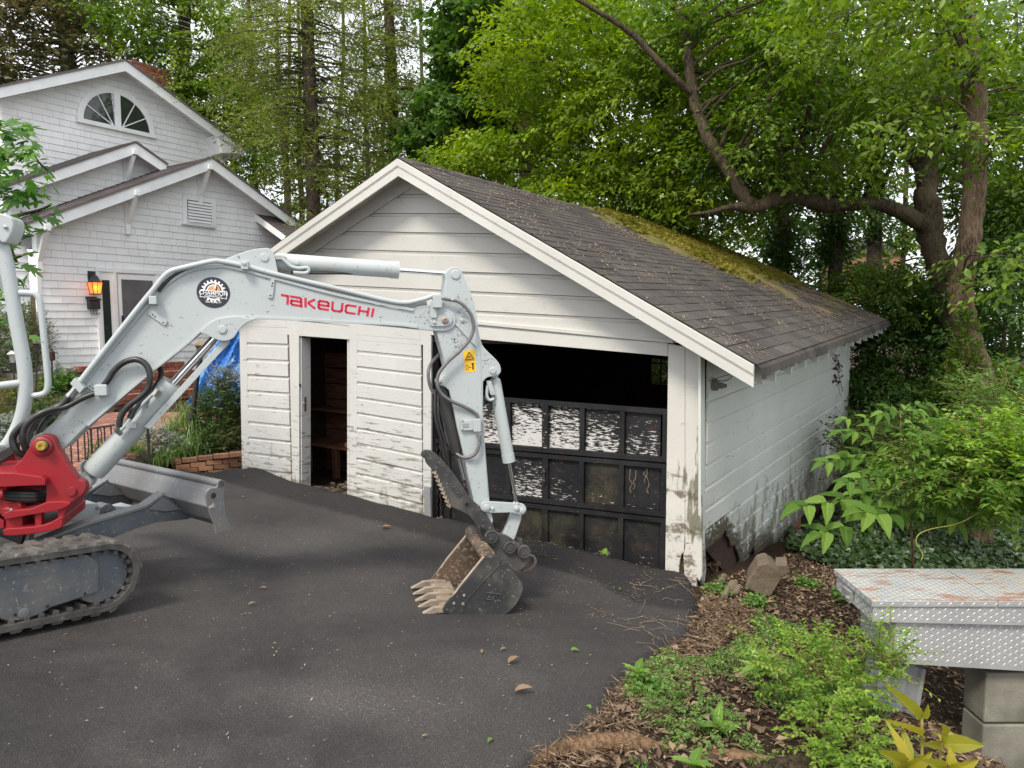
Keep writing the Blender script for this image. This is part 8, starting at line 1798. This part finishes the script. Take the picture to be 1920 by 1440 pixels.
for k in range(290):
    z_ = rL.random()
    if z_ < .72: x, y = rL.gauss(22, 38), rL.uniform(225, 455); x = min(x, 30+ (y-200)*.42 if y < 380 else 115-(y-380)*.5)
    else: x, y = rL.gauss(5, 22), rL.uniform(455, 640); x = min(x, 55)
    if x < -70: continue
    p = at(x, y, 7.1+rL.uniform(-.45, .35)); az = rL.uniform(0, 6.283); d = V(math.cos(az), math.sin(az), rL.uniform(-.9, .3)); L2 = rL.uniform(.10, .19)
    putleaf(fig, FM[rL.randint(0, 2)], p, d, nrm(V(rL.uniform(-.5, .5), -.55+rL.uniform(-.4, .4), 1)), L2, L2)
# ---- loose things on the driveway: dry leaves
dl = [(965, 1294, .10, 5, 'curled tan leaf lying nearest the camera on the driveway'), (952, 1241, .085, 40, 'brown dry leaf above the nearest tan leaf'), (938, 1216, .04, 20, 'small brown leaf chip above the brown dry leaf'), (716, 992, .10, 0, 'crumpled orange brown leaf pile in front of the small door'), (903, 1222, .04, 90, 'pale bit of leaf left of the brown leaf'), (915, 1388, .045, 60, 'green fallen leaf at the bottom middle'), (1070, 1217, .06, 10, 'green oval leaf lying right of the brown leaves'), (1108, 1326, .05, 120, 'green leaf at the crumbling asphalt edge'), (465, 1132, .05, 30, 'pale curled leaf between the tracks and the bucket'), (452, 932, .05, 10, 'pale leaf on the asphalt right of the blade'), (1162, 1117, .06, 70, 'fallen green leaf near the garage corner'), (500, 1100, .05, 200, 'small dry leaf near the middle left'), (457, 905, .05, 70, 'tan leaf on the asphalt heap by the left corner'), (790, 1378, .03, 10, 'tiny tan leaf chip near the bottom centre')]
for x, y, L_5, a_, lb in dl:
    g = gpix(x, y); g[2] = ah(g[0], g[1])+.012; mt = L_weed if 'green' in lb and 'brown leaves' not in lb[:12] else L_litter; tt = thing('fallen_leaf', lb, 'leaf', g, 'single leaves lying on the driveway'); az = math.radians(a_)
    putleaf(tt, ul(mt, P_OV, -.25 if mt is L_litter else .1, 2, .5), g, V(math.cos(az), math.sin(az), .06), V(0, -.1, 1), L_5, L_5*.5)
# roots and bark at the lower edge
def rootthing(name, label, pts, mat):
    P = [gpix(x, y) for x, y, r in pts]
    for p, q in zip(P, pts): p[2] = soil(p[0], p[1])+q[2]*.35
    t_ = thing(name, label, 'root', P[0]); sp_ = smooth_path([V(*p, q[2]) for p, q in zip(P, pts)], 8); m = MB(); rr_ = np.random.RandomState(3)
    o = m.tube([q[:3] for q in sp_], [q[3]*(1+.18*(rr_.rand()-.5)) for q in sp_], 14).obj('wood', mat, t_, smooth=True); return t_
rootthing('surface_root', 'long tan tree root lying along the driveway edge at the bottom', [(1000, 1424, .015), (1040, 1405, .035), (1090, 1398, .048), (1140, 1392, .05), (1190, 1390, .04), (1235, 1396, .022), (1270, 1400, .008)], M_root)
rootthing('surface_root', 'second brown root half sunk in litter at the bottom edge', [(1290, 1420, .012), (1350, 1412, .03), (1420, 1420, .03), (1480, 1428, .015)], M_root)
rootthing('surface_root', 'dark bark root at the bottom edge right of the seedlings', [(1400, 1446, .02), (1460, 1436, .045), (1530, 1436, .05), (1590, 1446, .03)], M_bark2)
# twigs over the soil
tw = thing('fallen_twigs', 'thin dry twigs strewn over soil and asphalt edge by the corner post', 'twigs', gpix(1330, 1150)); tw['kind'] = 'stuff'; m = MB()
for k in range(75):
    x, y = (rL.uniform(1190, 1420), rL.uniform(1110, 1210)) if k < 80 else (rL.uniform(1200, 1620), rL.uniform(1100, 1430)); g = gpix(x, y); az = rL.uniform(0, 6.28); L_6 = rL.uniform(.06, .30); pts = []
    for j in range(5):
        p = g+V(math.cos(az), math.sin(az), 0)*L_6*j/4+V(rL.uniform(-.01, .01), rL.uniform(-.01, .01), 0); s_ = sdf_poly(np.array([[p[0]]]), np.array([[p[1]]]), OUT)[0, 0]; p[2] = max(soil(p[0], p[1]), ah(p[0], p[1]) if s_ > -.1 else -9)+.010+rL.uniform(0, .012); pts.append(p)
    m.tube(smooth_path(pts, 2), .0015, 4)
m.obj('twigs', simple('dry_vine', (.26, .20, .14), (.15, .11, .075), .9, 9), tw, kind='stuff')
